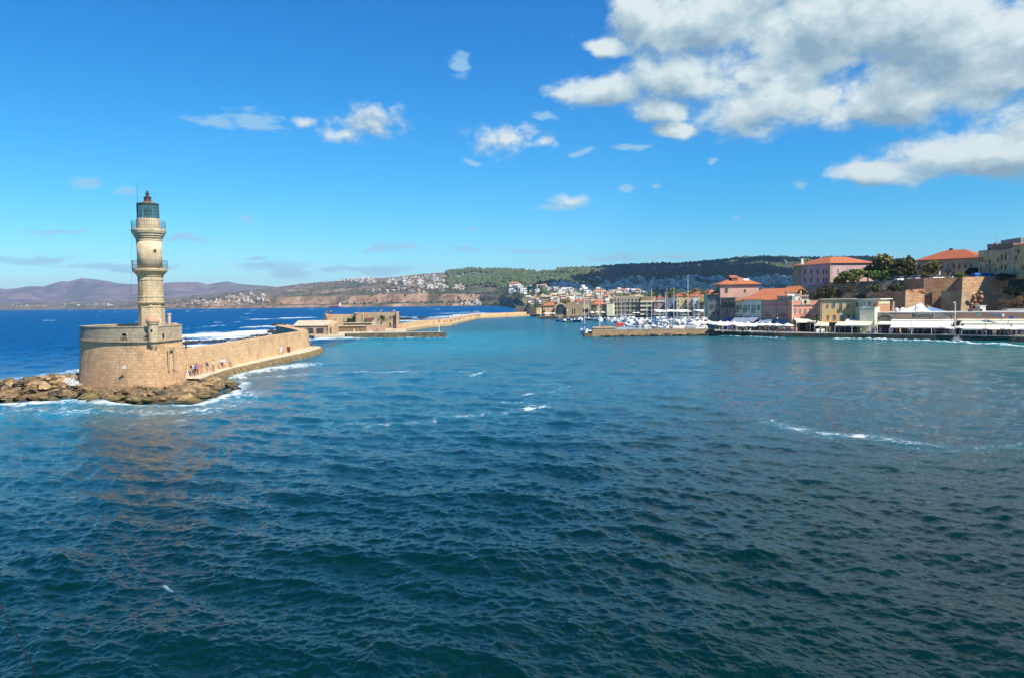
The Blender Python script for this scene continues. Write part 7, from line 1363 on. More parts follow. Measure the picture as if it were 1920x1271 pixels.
for i, (px, Y, w, h, m_, lab) in enumerate([(1270, 242.6, 5.0, 1.5, HW, 'pair of white covered dinghies stored on the pier'), (1288, 243.0, 6.0, 1.7, mat('boat_grey', (.4, .42, .45), .4), 'grey hulled boat with a white band beside the tall wheelhouse'), (1161.5, 239, 2.2, 1.2, CVR, 'red covered stall on the raised pier block')]):
    b_ = hull_mb(w, 1.8, h*.6) if i < 2 else MB()
    if i == 2: b_.box(-1.1, -.7, 0, 1.1, .7, .9); b_.prism([(-1.25, -.8), (1.25, -.8), (1.25, .8), (-1.25, .8)], .903, 1.2, top=[(-.9, -.3), (.9, -.3), (.9, .3), (-.9, .3)])
    o = b_.build('stored_boat' if i < 2 else 'covered_stall', m_, None); o.location = (*XY(px, Y, 612), 1.7 if i < 2 else 2.8); tag(o, lab, 'boat' if i < 2 else 'stall')
b_ = MB(); x0, x1 = XY(1163, 243)[0], XY(1212, 243)[0]; b_.box(x0, 243.5, -.5, x1, 246, 1.5, 0); b_.box(x0-.1, 243.3, 1.503, x1+.1, 246.1, 2.4, 1); tag(b_.build('floating_pontoon', [HK, CVC], None), 'dark pontoon with a long cream deck box behind the pier', 'pontoon')
b_ = MB(); x0, x1 = XY(1155, 241)[0], XY(1208, 241)[0]; b_.box(x0, 241.2, 1.455, x1, 241.35, 2.5); tag(b_.build('sea_blue_screen', mat('pale_blue_canvas', (.22, .38, .52), .8), None), 'pale blue canvas screen along the inner edge of the pier', 'screen')

# ------------------------------------------------------------------ poles, lamps, cars
def lamp(px, ytop, Y, z, lab, arms=1, m_=None):
    zt = at(px, ytop, Y).z; x = XY(px, Y, 600)[0]; r = empty('street_lamp', (x, Y, z), lab, 'street lamp'); b_ = MB(); b_.tube([(x, Y, z), (x, Y, zt-.5)], [.09, .05], 7); b_.lathe([(.16, 0), (.16, .25), (.09, .35)], 8, (x, Y, z)); b_.build('post', m_ or IRON, r); b_ = MB(); b_.lathe([(.06, zt-.5), (.17, zt-.45), (.2, zt-.12), (.1, zt)], 8, (x, Y, 0)); b_.build('lantern', glassy('lamp_glass', (.5, .5, .46), .3), r)
lamp(1457.5, 595.5, 221, Z0, 'dark street lamp before the parasols of the rose house'); lamp(1708.5, 601.5, 202, Z0, 'thin street lamp in front of the lettered tavern'); lamp(1848, 601.5, 188.5, Z0, 'dark street lamp in front of the rose tavern'); lamp(1578, 588, 215, Z0, 'pale lamp post left of the beige awnings'); lamp(1641, 575, 207, Z0, 'tall grey lamp mast beside the cream block', m_=ALU)
def pole(px, yt, Y, z, r_, m_, lab, extra=None):
    zt = at(px, yt, Y).z; x = XY(px, Y, 600)[0]; b_ = MB(); b_.tube([(x, Y, z), (x, Y, zt)], [r_, r_*.8], 8); b_.lathe([(r_*1.6, 0), (r_*1.6, .2)], 8, (x, Y, z))
    if extra: extra(b_, x, Y, zt)
    tag(b_.build('pole', m_, None), lab, 'pole')
pole(1790.5, 566, 198, Z0, .16, mat('cream_pole', (.6, .52, .34), .7), 'tall cream pole between the two taverns', lambda b, x, y, z: (b.box(x-.5, y-.1, z-.35, x-.15, y+.1, z-.05), b.box(x-.5, y-.05, z-.2, x+.1, y+.05, z-.15)))
pole(1538.3, 567.5, 220, Z0, .12, mat('grey_wood', (.4, .37, .33), .8), 'weathered flag pole between the salmon house and the ochre building', lambda b, x, y, z: b.tube([(x, y, z-2.4), (x+.6, y, z-1.9)], .04, 4))
pole(1784, 590.5, 196, Z0, .04, IRON, 'thin post with a white oval sign by the tall cream pole', lambda b, x, y, z: b.lathe([(.05, -.9), (.28, -.6), (.28, -.15), (.05, .1)], 10, (x, y, z)))
pole(1309.5, 590, 236.5, Z0, .05, ALU, 'slim white pole at the pier café')
pole(1296.5, 605, 236.2, Z0, .06, HW, 'short white pole beside the wheelhouse boat')
def car(lab, px, Y, z, m_, rz):
    t = empty('parked_car', (0, 0, 0), lab, 'car', 'cars parked on the height'); b_ = MB(); b_.prism([(-2.1, -.85), (2.1, -.85), (2.1, .85), (-2.1, .85)], .28, .82, top=[(-2.05, -.8), (2.0, -.78), (2.0, .78), (-2.05, .8)]); b_.build('body', m_, t); b_ = MB(); b_.prism([(-1.5, -.76), (1.1, -.76), (1.1, .76), (-1.5, .76)], .823, 1.42, top=[(-1.1, -.62), (.45, -.62), (.45, .62), (-1.1, .62)]); b_.build('glasshouse', glassy('window_glass', (.022, .028, .04)), t); b_ = MB(); b_.box(-1.05, -.6, 1.423, .42, .6, 1.46); b_.build('roof', m_, t)
    for x in (-1.3, 1.3):
        for y in (-.8, .8): b_ = MB(); b_.tube([(x, y-.1, .3), (x, y+.1, .3)], .31, 12); b_.build('wheel', mat('tyre_rubber', (.02, .02, .02), .8), t)
    t.location = (XY(px, Y, 520)[0], Y, z); t.rotation_euler = (0, 0, rz)
car('white car parked left of the dark round tree trunk', 1668, 256, 16, HW, .1); car('white car parked just under the big round tree', 1690, 252.5, 16, HW, .2); car('grey car parked nearest the rampart edge', 1709, 249.5, 16, mat('car_grey', (.35, .38, .4), .3), .15); car('white car with a dark windscreen at the rampart corner', 1723, 246.5, 16, HW, .25); car('white van like car below the terrace slab', 1757, 240, 16, HW, .2); car('white car half hidden by the bush above the bastion', 1793, 234, 16, HW, .2)
b_ = MB(); x, y = XY(1849, 224, 518); b_.box(x-3, y, 15.8, x+3.5, y+2.5, 17.0); b_.prism([(x-3.2, y-.2), (x+3.7, y-.2), (x+3.7, y+2.7), (x-3.2, y+2.7)], 17.003, 17.5, top=[(x-3, y+.8), (x+3.5, y+.8), (x+3.5, y+1.6), (x-3, y+1.6)]); tag(b_.build('blue_tent', CVB, None), 'low blue tarpaulin shelter before the khaki building', 'shelter')

# ------------------------------------------------------------------ people
SK = mat('skin', (.46, .26, .17), .6, scale=6, spec=.3); HA = mat('brown_hair', (.05, .03, .02), .7); SHO = mat('shoes', (.06, .05, .045), .7)
CLO = {'white': (.75, .74, .72), 'black': (.018, .018, .02), 'blue': (.03, .16, .55), 'navy': (.02, .03, .10), 'red': (.55, .05, .04), 'coral': (.70, .20, .14), 'yellow': (.80, .60, .06), 'green': (.10, .35, .12), 'lilac': (.52, .40, .60), 'grey': (.28, .28, .29), 'turquoise': (.08, .45, .42), 'khaki': (.30, .25, .15), 'pink': (.72, .38, .42), 'orange': (.70, .25, .05)}
CM_ = {k: mat('cloth_'+k, v, .85, scale=9) for k, v in CLO.items()}
def person_mesh(name, pose):
    J = {'pelvis': (0, 0, .95, .135, .10), 'waist': (0, .0, 1.10, .125, .09), 'chest': (0, 0, 1.32, .155, .10), 'neck': (0, .01, 1.47, .055, .055), 'head0': (0, -.01, 1.56, .075, .085), 'head': (0, -.01, 1.66, .085, .10), 'crown': (0, 0, 1.73, .06, .07)}
    leg = {'stand': ((.0, .0), (.02, 0)), 'walk': ((-.20, -.02), (.20, .10)), 'photo': ((-.04, 0), (.05, 0)), 'sit': None, 'lean': ((-.05, 0), (.1, 0))}[pose]
    B_ = [('pelvis', 'waist'), ('waist', 'chest'), ('chest', 'neck'), ('neck', 'head0'), ('head0', 'head'), ('head', 'crown')]
    for i, s in enumerate((-1, 1)):
        n = 'lr'[i]; J['hip'+n] = (s*.10, 0, .90, .095, .095)
        if pose == 'sit': J['knee'+n] = (s*.12, -.42, .92, .062, .062); J['ank'+n] = (s*.12, -.46, .50, .042, .045); J['toe'+n] = (s*.12, -.60, .46, .04, .03)
        else: y, k = leg[i]; J['knee'+n] = (s*.11, y*.5-.03, .50, .062, .062); J['ank'+n] = (s*.11, y+k, .09, .042, .045); J['toe'+n] = (s*.13, y+k-.15, .045, .045, .03)
        B_ += [('pelvis', 'hip'+n), ('hip'+n, 'knee'+n), ('knee'+n, 'ank'+n), ('ank'+n, 'toe'+n)]
        J['sh'+n] = (s*.18, 0, 1.40, .058, .058)
        if pose == 'photo': J['el'+n] = (s*.30, -.18, 1.30, .042, .042); J['wr'+n] = (s*.10, -.34, 1.52, .028, .03); hd = Vector((-s*.02, -.03, .06))
        elif pose == 'sit': J['el'+n] = (s*.25, -.08, 1.16, .042, .042); J['wr'+n] = (s*.13, -.30, 1.04, .028, .03); hd = Vector((0, -.07, -.01))
        elif pose == 'walk': J['el'+n] = (s*.24, s*.10, 1.14, .042, .042); J['wr'+n] = (s*.24, s*.16-.10, .92, .028, .03); hd = Vector((0, -.02, -.07))
        elif pose == 'lean' and s > 0: J['el'+n] = (s*.34, .0, 1.24, .042, .042); J['wr'+n] = (s*.16, -.10, 1.02, .028, .03); hd = Vector((-.06, 0, -.02))
        else: J['el'+n] = (s*.24, .02, 1.14, .042, .042); J['wr'+n] = (s*.23, -.03, .90, .028, .03); hd = Vector((0, -.01, -.07))
        w = Vector(J['wr'+n][:3]); J['palm'+n] = (*(w+hd*.9), .034, .018); B_ += [('chest', 'sh'+n), ('sh'+n, 'el'+n), ('el'+n, 'wr'+n), ('wr'+n, 'palm'+n)]
        pp = w+hd*.9; sd_ = Vector((0, 1, 0)) if abs(hd.z) > .03 else Vector((1, 0, 0))
        for q in range(4):
            a = pp+hd.normalized()*.035+sd_*(q-1.5)*.019; b2 = a+hd.normalized()*(.055, .065, .06, .045)[q]+Vector((-s*.012, -.008, 0)); J['f%d%s' % (q, n)] = (*a, .0095, .0095); J['g%d%s' % (q, n)] = (*b2, .008, .008); B_ += [('palm'+n, 'f%d%s' % (q, n)), ('f%d%s' % (q, n), 'g%d%s' % (q, n))]
        a = w+hd*.45-sd_*.045; J['t'+n] = (*a, .011, .011); J['u'+n] = (*(a+hd.normalized()*.045-sd_*.01), .009, .009); B_ += [('wr'+n, 't'+n), ('t'+n, 'u'+n)]
    ks = list(J); me = bpy.data.meshes.new(name); me.from_pydata([J[k][:3] for k in ks], [(ks.index(a), ks.index(b)) for a, b in B_], []); o = bpy.data.objects.new(name, me); col.objects.link(o)
    md = o.modifiers.new('skin', 'SKIN'); me.update(); sv = me.skin_vertices[0].data
    for i, k in enumerate(ks): sv[i].radius = J[k][3:5]; sv[i].use_root = (k == 'pelvis')
    md.use_smooth_shade = True; o.modifiers.new('sub', 'SUBSURF').levels = 1; bpy.context.view_layer.update()
    m2 = bpy.data.meshes.new_from_object(o.evaluated_get(bpy.context.evaluated_depsgraph_get())); bpy.data.objects.remove(o); m2.materials.clear()
    for _ in range(5): m2.materials.append(SK)
    seg = [(Vector(J[a][:3]), Vector(J[b][:3]), a, b) for a, b in B_]
    for p in m2.polygons:
        c = p.center; best = min(seg, key=lambda s: (c-(s[0]+(s[1]-s[0])*max(0, min(1, (c-s[0]).dot(s[1]-s[0])/max(1e-6, (s[1]-s[0]).length_squared))))).length); a, b = best[2], best[3]
        k = 0
        if b in ('waist', 'chest') or b[:2] == 'sh' or b[:2] == 'el': k = 1
        if a == 'chest' and b == 'neck': k = 1 if c.z < 1.43 else 0
        if b[:3] == 'hip' or a[:3] == 'hip' or (a == 'pelvis' and c.z < 1.02): k = 2
        if a[:4] == 'knee': k = 5
        if b[:3] == 'toe': k = 4
        if b in ('head', 'crown', 'head0') and ((c.y > .0 and c.z > 1.53) or c.z > 1.70): k = 3
        p.material_index = 3 if k == 3 else (0 if k == 5 else k)
    long_ = m2.copy()
    for p in long_.polygons:
        c = p.center
        if p.material_index == 0 and c.z < .55 and abs(c.x) < .2 and c.z > .12: p.material_index = 2
    return m2, long_
PM_ = {k: person_mesh('person_'+k, k) for k in ('stand', 'walk', 'photo', 'sit', 'lean')}
used_lab = {}
def person(loc, rz, pose, shirt, trou, lab, long_=False, hair=HA, h=1.0, group=None):
    o = bpy.data.objects.new('person', PM_[pose][1 if long_ else 0]); col.objects.link(o); o.location = loc; o.rotation_euler = (0, 0, rz); o.scale = (h,)*3
    for i, m_ in enumerate((SK, CM_[shirt], CM_[trou], hair, SHO)): o.material_slots[i].link = 'OBJECT'; o.material_slots[i].material = m_
    tag(o, lab, 'person', group); return o
def pz_(px, py, z): g_ = gnd(px, py, z); return (g_.x, g_.y, z)
ZPm = 1.25
def wk(px, x): return (x, x*1440/(px-960), ZPm)   # on the promenade, x metres out from the wall
person(wk(348, -45.0), 2.2, 'walk', 'yellow', 'white', 'person in a yellow top and white trousers stepping down near the rocks', True)
p = person(wk(363.5, -44.6), 2.9, 'stand', 'blue', 'black', 'person in a bright blue shirt and black trousers at the front of the group', True)
person(wk(356, -45.35), 1.4, 'lean', 'black', 'grey', 'person with long dark hair leaning against the sea wall', True)
person(wk(360, -45.2), .4, 'stand', 'white', 'khaki', 'person in a white shirt partly behind the one in bright blue')
person(wk(366.5, -45.2), 3.3, 'stand', 'red', 'navy', 'person in a red top just behind the one in bright blue', True)
person(wk(371.5, -44.7), .3, 'stand', 'grey', 'coral', 'person in a grey top and coral shorts beside the one in bright blue')
person(wk(376, -45.0), -.4, 'lean', 'coral', 'coral', 'person dressed all in coral with a pale cap')
person(wk(385.5, -44.9), .5, 'photo', 'navy', 'khaki', 'person in navy raising a camera to the face', True)
b_ = MB(); c = wk(387.6, -44.9); b_.blob((c[0], c[1]+.1, 2.3), (.17, .1, .2), seed=4, sub=2); tag(b_.build('purple_bag', mat('purple_cloth', (.2, .05, .35), .8), None), 'purple bag on the back of the person raising a camera', 'bag')
o = person(wk(397.8, -44.8), 1.7, 'walk', 'white', 'grey', 'person in a white shirt, grey shorts and red cap walking along the promenade')
b_ = MB(); b_.lathe([(.098, 1.68), (.1, 1.72), (.07, 1.77), (.02, 1.785)], 12, (0, 0, 0)); b_.box(-.07, -.19, 1.69, .07, -.08, 1.705); cp_ = b_.build('cap', mat('cap_red', (.6, .06, .04), .8), None); cp_.parent = o
person(wk(413.8, -45.2), 3.0, 'stand', 'white', 'navy', 'person in a white shirt and navy shorts beside the seated pair')
person(wk(419.3, -45.45), .9, 'stand', 'white', 'pink', 'person in a white top and pink skirt behind the one in navy shorts', h=.93)
c = wk(428.5, -45.45); b_ = MB(); b_.box(c[0]-.9, c[1]-.3, ZPm-.02, c[0]+.5, c[1]+.3, ZPm+.45); tag(b_.build('stone_bench', STW, None), 'low stone block against the sea wall with a person sitting on it', 'bench')
person((c[0]+.1, c[1], ZPm-.38), .5, 'sit', 'grey', 'black', 'person in a grey top and black trousers sitting against the sea wall', True)
person((-46.75, 108.5, ZW-.45), 2.0, 'sit', 'lilac', 'white', 'person in lilac sitting on top of the sea wall next to the bastion')
person((-46.75, 110.0, ZW), -1.2, 'lean', 'black', 'black', 'person in black standing on top of the sea wall next to the bastion', True)
person(wk(526.5, -45.7), .6, 'walk', 'white', 'white', 'person in white walking left of the dark red cabinet'); person(wk(531, -46.0), -1.8, 'photo', 'lilac', 'grey', 'person in lilac beside the one in white near the dark red cabinet')
person((*XY(584, 173.5, 655), ZPm-.45), 1.2, 'sit', 'navy', 'navy', 'person in navy sitting at the rounded end of the promenade', True)
cl = list(CLO)
def crowd(spots, place, group, zf, rs_=3, h=1.0):
    rr = random.Random(rs_); seen_ = {}
    for i, (px, Y, zz) in enumerate(sorted(spots)):
        for _ in range(60):
            s, t = rr.choice(cl), rr.choice(['black', 'navy', 'white', 'grey', 'khaki', 'blue', 'pink'])
            if (s, t, place) not in used_lab and s != t: break
        k = used_lab.get((s, t, place), 0); used_lab[(s, t, place)] = k+1; pose = rr.choice(['stand', 'walk', 'walk', 'lean', 'photo'] if zz is not None else ['stand', 'walk'])
        person((XY(px, Y, 600)[0], Y, zf), rr.uniform(0, 6.28), pose, s, t, 'person in %s top and %s %s %s' % (s, t, rr.choice(['trousers', 'shorts']), place)+(', the '+ORD[k]+' such' if k else ''), rr.random() < .5, h=rr.uniform(.93, 1.03)*h, group=group)
rr = random.Random(9)
def edgeY(px): 
    for (a, b) in zip(qe[:-1], qe[1:]):
        pa_, pb_ = 960+1440*a[0]/a[1], 960+1440*b[0]/b[1]
        if pa_ <= px <= pb_: t = (px-pa_)/(pb_-pa_); return a[1]+(b[1]-a[1])*t
    return 190
crowd([(1432+rr.uniform(0, 66), 0, 1) for _ in range(34)], '', '', 0) if False else None
sp_ = [(px, edgeY(px)+rr.uniform(2.2, 7), 1) for px in [rr.uniform(1432, 1500) for _ in range(34)]]; crowd(sp_, 'in the crowd below the rose house', 'people crowding the quay below the rose house', Z0, 4)
crowd([(px, edgeY(px)+rr.uniform(1.5, 5), 1) for px in [rr.uniform(1345, 1425) for _ in range(20)]], 'under the crowded white parasols', 'people under the white parasols', Z0, 5)
crowd([(px, edgeY(px)+d, 1) for px, d in ((1615, 1.6), (1668, 2.6), (1673, 2.2), (1652, 4), (1636, 4.5), (1645, 4.2), (1682, 3.4), (1688, 1.4), (1690.5, 2.2), (1705, 1.2), (1711, 1.6), (1721, 3.4), (1735, 3.6), (1752, 3.6))], 'passing the lettered tavern', 'people passing the lettered tavern', Z0, 6)
crowd([(px, edgeY(px)+d, 1) for px, d in ((1786, 1.2), (1862, 2.2), (1866, 1.4), (1849, 2.0), (1906, 2.8), (1917, 1.2), (1818, 4), (1832, 4), (1842, 4.4), (1873, 3.8), (1898, 4.2), (1539, 5), (1551, 6), (1556, 6.2), (1527, 6), (1574, 2.6))], 'near the rose tavern or the beige awnings', 'people on the right part of the quay', Z0, 7)
crowd([(px, 238+rr.uniform(0, 3), 1) for px in [rr.uniform(1172, 1262) for _ in range(17)]], 'on the marina pier', 'people on the marina pier', 1.46, 8)
# mole and fort
def moleY(px, tab): return float(np.interp(px, [a for a, _ in tab], [b for _, b in tab]))
crowd([(px, moleY(px, wm_)+1.2, 1) for px in (806, 808.5, 811, 814, 818, 823, 827, 841, 847.5, 855, 866, 879, 883, 886, 889.5, 893)], 'walking on top of the mole wall', 'people on top of the mole wall', 3.2, 9)
for px in (): pass
crowd([(px, moleY(px, wm_)-1.9, 1) for px in (813.5, 816.5, 824, 833, 834.5, 839, 842.5, 846, 854, 858, 861, 864, 869, 872, 875, 881, 883.5, 891, 894, 923, 938, 941, 951, 953, 974, 978)], 'walking along the foot of the mole wall', 'people along the mole walkway', 1.07, 10)
for px, Y, z, pose, s, t, lab in ((613.5, 311, 'a', 'stand', 'red', 'black', 'person in a red top alone on the left tower of the fort'), (618.5, 313.5, 'a', 'stand', 'black', 'navy', 'person in black on the fort wall by the left tower'), (621.5, 313.5, 'a', 'photo', 'grey', 'black', 'person in grey raising a camera on the fort wall'), (625, 313.5, 'a', 'lean', 'navy', 'black', 'person in navy third in the row on the fort wall'),
                                 (673, 313, 'b', 'stand', 'coral', 'grey', 'person in coral standing on the middle of the fort wall'), (715, 313, 'b', 'sit', 'white', 'white', 'person in white sitting on the fort wall above the palm'), (717.5, 313, 'b', 'lean', 'red', 'black', 'person in red beside the seated one above the palm'), (737, 313, 'b', 'sit', 'black', 'grey', 'person in black sitting above the two fort windows'), (739.5, 313, 'b', 'sit', 'white', 'blue', 'person in white sitting above the two fort windows'),
                                 (628.5, 302, 4.0, 'walk', 'lilac', 'navy', 'person in lilac on the fort terrace by the brick patch'), (706.5, 286, .92, 'walk', 'white', 'blue', 'person in white and blue passing the rose wall'), (663.5, 262, .95, 'walk', 'yellow', 'white', 'person in a yellow top at the root of the jetty'), (759.5, 248, 1.72, 'walk', 'coral', 'white', 'person in coral walking on the dark jetty'), (741, 296, 1.1, 'walk', 'blue', 'navy', 'person in blue below the corner buttress of the fort'), (628, 256, .95, 'stand', 'green', 'grey', 'person in green beside the guard house'), (676, 266, .95, 'stand', 'black', 'black', 'person in black by the brown terrace wall'), (613, 252.5, .95, 'stand', 'navy', 'grey', 'person in navy in front of the guard house')):
    zz = {'a': fz(640, 589.8, 312), 'b': fz(700, 586.6, 311)}.get(z, z); person((XY(px, Y, 600)[0], Y, zz-(.45 if pose == 'sit' else 0)), random.uniform(0, 6), pose, s, t, lab, True)

# ------------------------------------------------------------------ tables and chairs seen as pale dots under the awnings
def table_set(loc, rz, lab, m_=None, group=None):
    t = empty('cafe_table', loc, lab, 'table', group, rz); b_ = MB(); b_.box(-.45, -.45, .70, .45, .45, .75); 
    me = b_.mesh('cloth', m_ or HW); o = bpy.data.objects.new('tabletop', me); col.objects.link(o); o.parent = t; b_ = MB(); b_.tube([(0, 0, 0), (0, 0, .7)], .04, 5); b_.lathe([(.3, 0), (.3, .04)], 8); o = bpy.data.objects.new('leg', b_.mesh('leg', IRON)); col.objects.link(o); o.parent = t; return t
t0 = None; i = 0
for k in range(34):
    px = [1590+k*9.9, 0][0]
    if 1785 < px < 1800: continue
    Y = edgeY(px)+rr.uniform(4.2, 6.5); loc = (XY(px, Y, 620)[0], Y, Z0); lab = '%s small café table on the tavern quay' % fromleft(i); i += 1
    if t0 is None: t0 = table_set(loc, .3, lab, mat('table_white', (.72, .73, .74), .5), 'small tables on the tavern quay')
    else: dup(t0, loc, rr.uniform(0, 3), 1.0, lab)
for px, lab in ((1533, 'left of two white planter boxes on the quay'), (1542, 'right of two white planter boxes on the quay')):
    b_ = MB(); Y = edgeY(px)+6.5; c = XY(px, Y, 618); b_.prism([(c[0]-.42, Y-.4), (c[0]+.42, Y-.4), (c[0]+.42, Y+.4), (c[0]-.42, Y+.4)], Z0, Z0+.95, top=[(c[0]-.5, Y-.48), (c[0]+.5, Y-.48), (c[0]+.5, Y+.48), (c[0]-.5, Y+.48)]); tag(b_.build('planter', HW, None), lab, 'planter', 'white planters on the quay')

# ------------------------------------------------------------------ hillside houses
WALLS = [('white', mat('house_white', (.72, .70, .66), .85, scale=.1)), ('cream', mat('house_cream', (.62, .54, .42), .85, scale=.1)), ('grey', mat('house_grey', (.58, .56, .53), .85, scale=.1)), ('pale ochre', mat('house_ochre', (.55, .40, .24), .85, scale=.1))]
WD = mat('house_window', (.05, .055, .07), .5); HR_ = mat('house_roof_tile', (.42, .15, .08), .9, scale=.2)
def house_mb(k):
    b_ = MB(); r_ = random.Random(k); w, d, h = r_.uniform(9, 14), r_.uniform(8, 11), r_.choice((3.4, 6.4, 6.4, 9.4)); b_.box(-w/2, -d/2, -3, w/2, d/2, h)
    if r_.random() < .6: b_.box(-w/2, -d/2+2.5, h+.003, w*.1, d/2, h+2.8)
    if k % 5 == 4: b_.add([(-w/2-.5, -d/2-.5, h), (w/2+.5, -d/2-.5, h), (w/2+.5, d/2+.5, h), (-w/2-.5, d/2+.5, h), (-w*.2, 0, h+3.4), (w*.2, 0, h+3.4)], [(0, 1, 5, 4), (1, 2, 5), (2, 3, 4, 5), (3, 0, 4)], 2)
    for j in range(int(h/3.1)):
        b_.box(-w/2-.1, -d/2-1.1, 3.1*j+2.9, w/2+.1, -d/2-.003, 3.1*j+3.1, 0)
        for i in range(3): x = -w*.36+i*w*.33; b_.box(x, -d/2-.05, 3.1*j+.9, x+w*.16, -d/2+.02, 3.1*j+2.4, 1)
        b_.box(w/2-.02, -1, 3.1*j+.9, w/2+.05, 1, 3.1*j+2.4, 1)
    return b_
HM = [[house_mb(k) for k in range(10)], {}]
def hmesh(k, c):
    if (k, c) not in HM[1]: HM[1][(k, c)] = HM[0][k].mesh('house', [WALLS[c][1], WD, HR_])
    return HM[1][(k, c)]
CL = [('in the white village above the low cliffs', [(338,571,505,571,505,546.5,338,569)], 66, (0, 0, 1, 1, 3), .7),
      ('in the dense village climbing the middle of the ridge', [(625,527,870,545,870,514,625,524.5)], 190, (0, 0, 1, 1, 3, 2), 1.0),
      ('in the row of white houses below the woods', [(935,552,1060,551,1060,531,935,545)], 46, (0, 0, 1), .85),
      ('by the shore under the brown slope', [(866,573.5,905,573.5,905,568,866,568)], 12, (0, 0, 1), .7),
      ('among the gardens right of the dense village', [(700,549,870,549,870,536,700,544)], 26, (0, 0, 1), .8),
      ('along the skyline among the trees', [(850,522,1480,500,1480,492,850,512)], 30, (0, 1, 2), .8),
      ('in the town below the ridge', [(1050,560,1490,556,1490,520,1050,528)], 380, (2, 0, 1, 0, 2), 1.0),
      ('in the town quarter beside the arsenals', [(985,571,1160,568,1160,556,985,562)], 90, (0, 1, 2, 3, 1), 1.0),
      ('on the headland far left', [(20,576,300,574,300,569,20,573)], 14, (0, 0, 3), .9)]
hp = []; rr = random.Random(31)
for ci, (place, quad, n_, cs_, sc) in enumerate(CL):
    x0, yb0, x1, yb1, _, yt1, _, yt0 = quad[0]; g_ = 0; tries = 0
    while g_ < n_ and tries < n_*14:
        tries += 1; u = rr.random()
        if ci == 0: u = u**.55
        px = x0+(x1-x0)*u; v = rr.random(); py = (yb0+(yb1-yb0)*u)*(1-v)+(yt0+(yt1-yt0)*u)*v
        if float(vnoise(np.array(px*.035), np.array(py*.10), 50+ci)) < .36 and ci in (1, 5, 6, 2): continue
        c = march(px, py)
        if c is None: continue
        if any((c.x-q[0].x)**2+(c.y-q[0].y)**2 < (13*sc)**2 for q in hp): continue
        hp.append((c, ci, rr.choice(cs_), rr.choice((0, 1, 2, 3, 5, 6, 7, 8, 0, 2, 4 if px > 1000 else 5)), rr.uniform(-.5, .5), sc*rr.uniform(.75, 1.25))); g_ += 1
hp.sort(key=lambda a: a[0].y); rest = []
KD = {0: 'flat roofed', 1: 'stepped', 2: 'terraced', 3: 'balconied', 4: 'tiled', 5: 'flat roofed', 6: 'stepped', 7: 'terraced', 8: 'balconied', 9: 'tiled'}
for i, (c, ci, cc, k, rz, s) in enumerate(hp):
    if i < 296:
        o = bpy.data.objects.new('hillside_house', hmesh(k, cc)); col.objects.link(o); o.location = c; o.rotation_euler = (0, 0, rz); o.scale = (s, s, s); tag(o, '%s %s house %s' % (WALLS[cc][0], KD[k], CL[ci][0]), 'house', '%s %s houses %s' % (WALLS[cc][0], KD[k], CL[ci][0]))
    else: rest.append((c, cc, k, rz, s))
b_ = MB()
for c, cc, k, rz, s in rest:
    h_ = HM[0][k]; o_ = len(b_.v); cr, sr = math.cos(rz), math.sin(rz); b_.v += [(c.x+s*(x*cr-y*sr), c.y+s*(x*sr+y*cr), c.z+s*z) for x, y, z in h_.v]; b_.f += [tuple(i+o_ for i in f_) for f_ in h_.f]; b_.m += [{0: cc, 1: 4, 2: 5}[m_] for m_ in h_.m]
if rest: b_.build('distant_houses', [w[1] for w in WALLS]+[WD, HR_], None, kind='stuff', label='many more small pale houses scattered over the far slopes', category='houses')
# blocks of flats and the blue domed church standing out in the town
for i, (px, py, w, h, cc, lab) in enumerate([(1018, 563, 9, 9, 3, 'tall ochre block of flats standing alone left of the town'), (1000, 545, 6, 4, 0, 'white block with dark balconies at the left end of the white row'), (1102, 559, 8, 10, 2, 'blue grey glass block of flats in the town'), (1118, 560, 10, 8, 0, 'white gridded block of flats left of the hotel'), (1073, 557, 9, 5, 3, 'ochre block of flats above the pointed arsenals'), (1052, 540.5, 16, 4, 2, 'long grey slab block at the edge of the woods'), (965, 535.5, 20, 3, 0, 'long low white building with a red roof in the woods'), (1436, 552, 10, 6, 1, 'cream block of flats behind the back house'), (1464, 555, 12, 7, 1, 'cream block of flats left of the big pink building'), (1350, 527, 8, 9, 2, 'grey tower block over the pink house roof')]):
    c = march(px, py); 
    if c is None: continue
    s = c.y/1440; b_ = MB(); W_, H_ = w*s, h*s; b_.box(-W_/2, 0, -4, W_/2, 12, H_, 0); b_.box(-W_*.2, 3, H_+.003, W_*.2, 8, H_+2.5, 0)
    if 'red roof' in lab: b_.add([(-W_/2-1, -1, H_+.01), (W_/2+1, -1, H_+.01), (W_/2+1, 13, H_+.01), (-W_/2-1, 13, H_+.01), (-W_/2+4, 6, H_+4.5), (W_/2-4, 6, H_+4.5)], [(0, 1, 5, 4), (1, 2, 5), (2, 3, 4, 5), (3, 0, 4)], 2)
    r = empty('apartment_block', tuple(c), lab, 'apartment block'); o = bpy.data.objects.new('wall', b_.mesh('wall', [WALLS[cc][1], WD, HR_])); col.objects.link(o); o.parent = r; b_ = MB(); nf = max(1, int(H_/3.2)); nw = max(3, int(W_/4))
    for j in range(nf):
        for q in range(nw): x = -W_/2+W_*(q+.3)/nw; b_.box(x, -.08, 3.2*j+1, x+W_/nw*.45, .02, 3.2*j+2.6)
    o = bpy.data.objects.new('window', b_.mesh('window', WD)); col.objects.link(o); o.parent = r; o['kind'] = 'stuff'
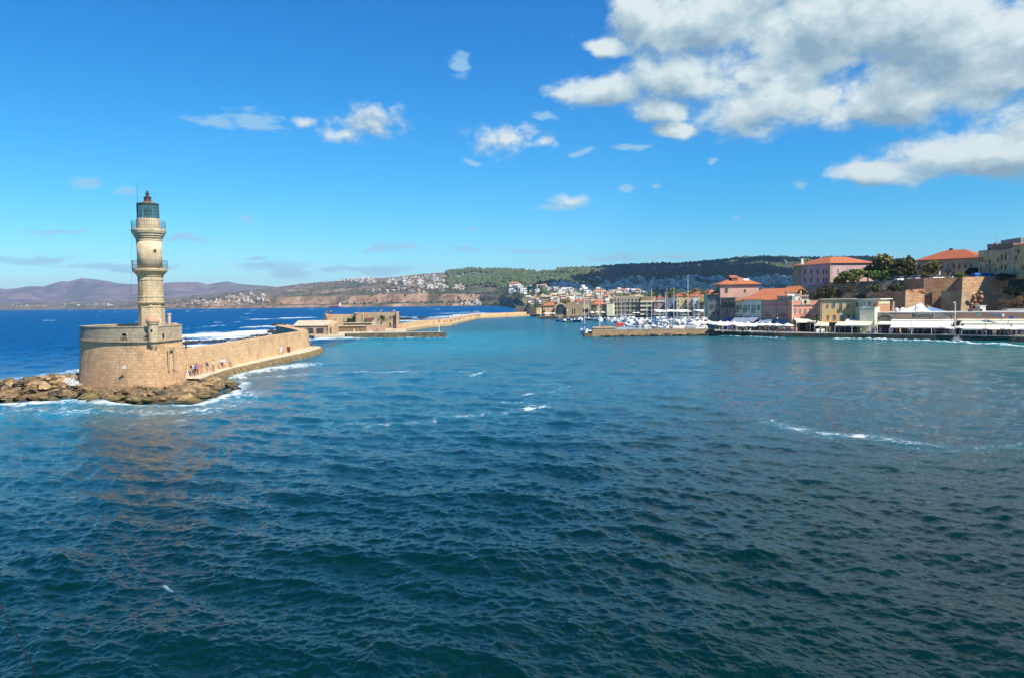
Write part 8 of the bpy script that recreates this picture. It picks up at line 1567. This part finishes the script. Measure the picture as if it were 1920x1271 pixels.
c = march(1127, 556); s = c.y/1440; ch = empty('domed_church', tuple(c), 'blue domed white church in the shaded town above the hotel', 'church'); b_ = MB(); r_ = 3.4*s; b_.box(-r_, -r_, -3, r_, r_, 5*s); o = bpy.data.objects.new('wall', b_.mesh('wall', WALLS[2][1])); col.objects.link(o); o.parent = ch
b_ = MB(); b_.lathe([(r_*.95, 5*s), (r_*.95, 7*s)]+[(r_*.95*math.cos(a), 7*s+r_*.95*math.sin(a)) for a in np.linspace(.1, 1.45, 7)], 16); o = bpy.data.objects.new('dome', b_.mesh('dome', mat('blue_dome_paint', (.08, .30, .50), .6))); col.objects.link(o); o.parent = ch
# ------------------------------------------------------------------ a cloud overhead, out of the picture to the right; its shadow lies on the ridge and the upper town
cb = MB(); rr = random.Random(8)
for i in range(100):
    a = rr.uniform(0, 2*PI); u = math.sqrt(rr.random()); s = rr.uniform(130, 260)
    cb.blob((1990+u*math.cos(a)*800, 1430+u*math.sin(a)*1320, 1650+rr.uniform(-30, 50)), (s, s, s*.35), seed=i, sub=2, jit=.3)
cb.build('cloud', mat('cloud_white', (.8, .8, .8), 1.0, var=.02, scale=.01), None, smooth=True, kind='structure')
# ------------------------------------------------------------------ haze
hb = MB(); hb.box(-16000, -400, -4.0, 16000, 13000, 430); hz_o = hb.build('haze', [], None, kind='stuff', label='pale blue sea haze softening the far mountains', category='haze')
hm = bpy.data.materials.new('haze_air'); hm.use_nodes = True; hn = hm.node_tree; hn.nodes.clear()
pv_ = N(hn, 'ShaderNodeVolumePrincipled', ins={'Color': (0.50, 0.72, 1.0, 1), 'Density': 0.000058, 'Anisotropy': 0.2}); ho = N(hn, 'ShaderNodeOutputMaterial'); hn.links.new(pv_.outputs[0], ho.inputs['Volume'])
hz_o.data.materials.append(hm)
try: hm.cycles.homogeneous_volume = True
except Exception: pass
bpy.context.view_layer.update()
for o in bpy.data.objects:
    if len(str(o.get('label', '')).split()) > 16: print('LONG', o['label'])
    if '_o' in o: del o['_o']
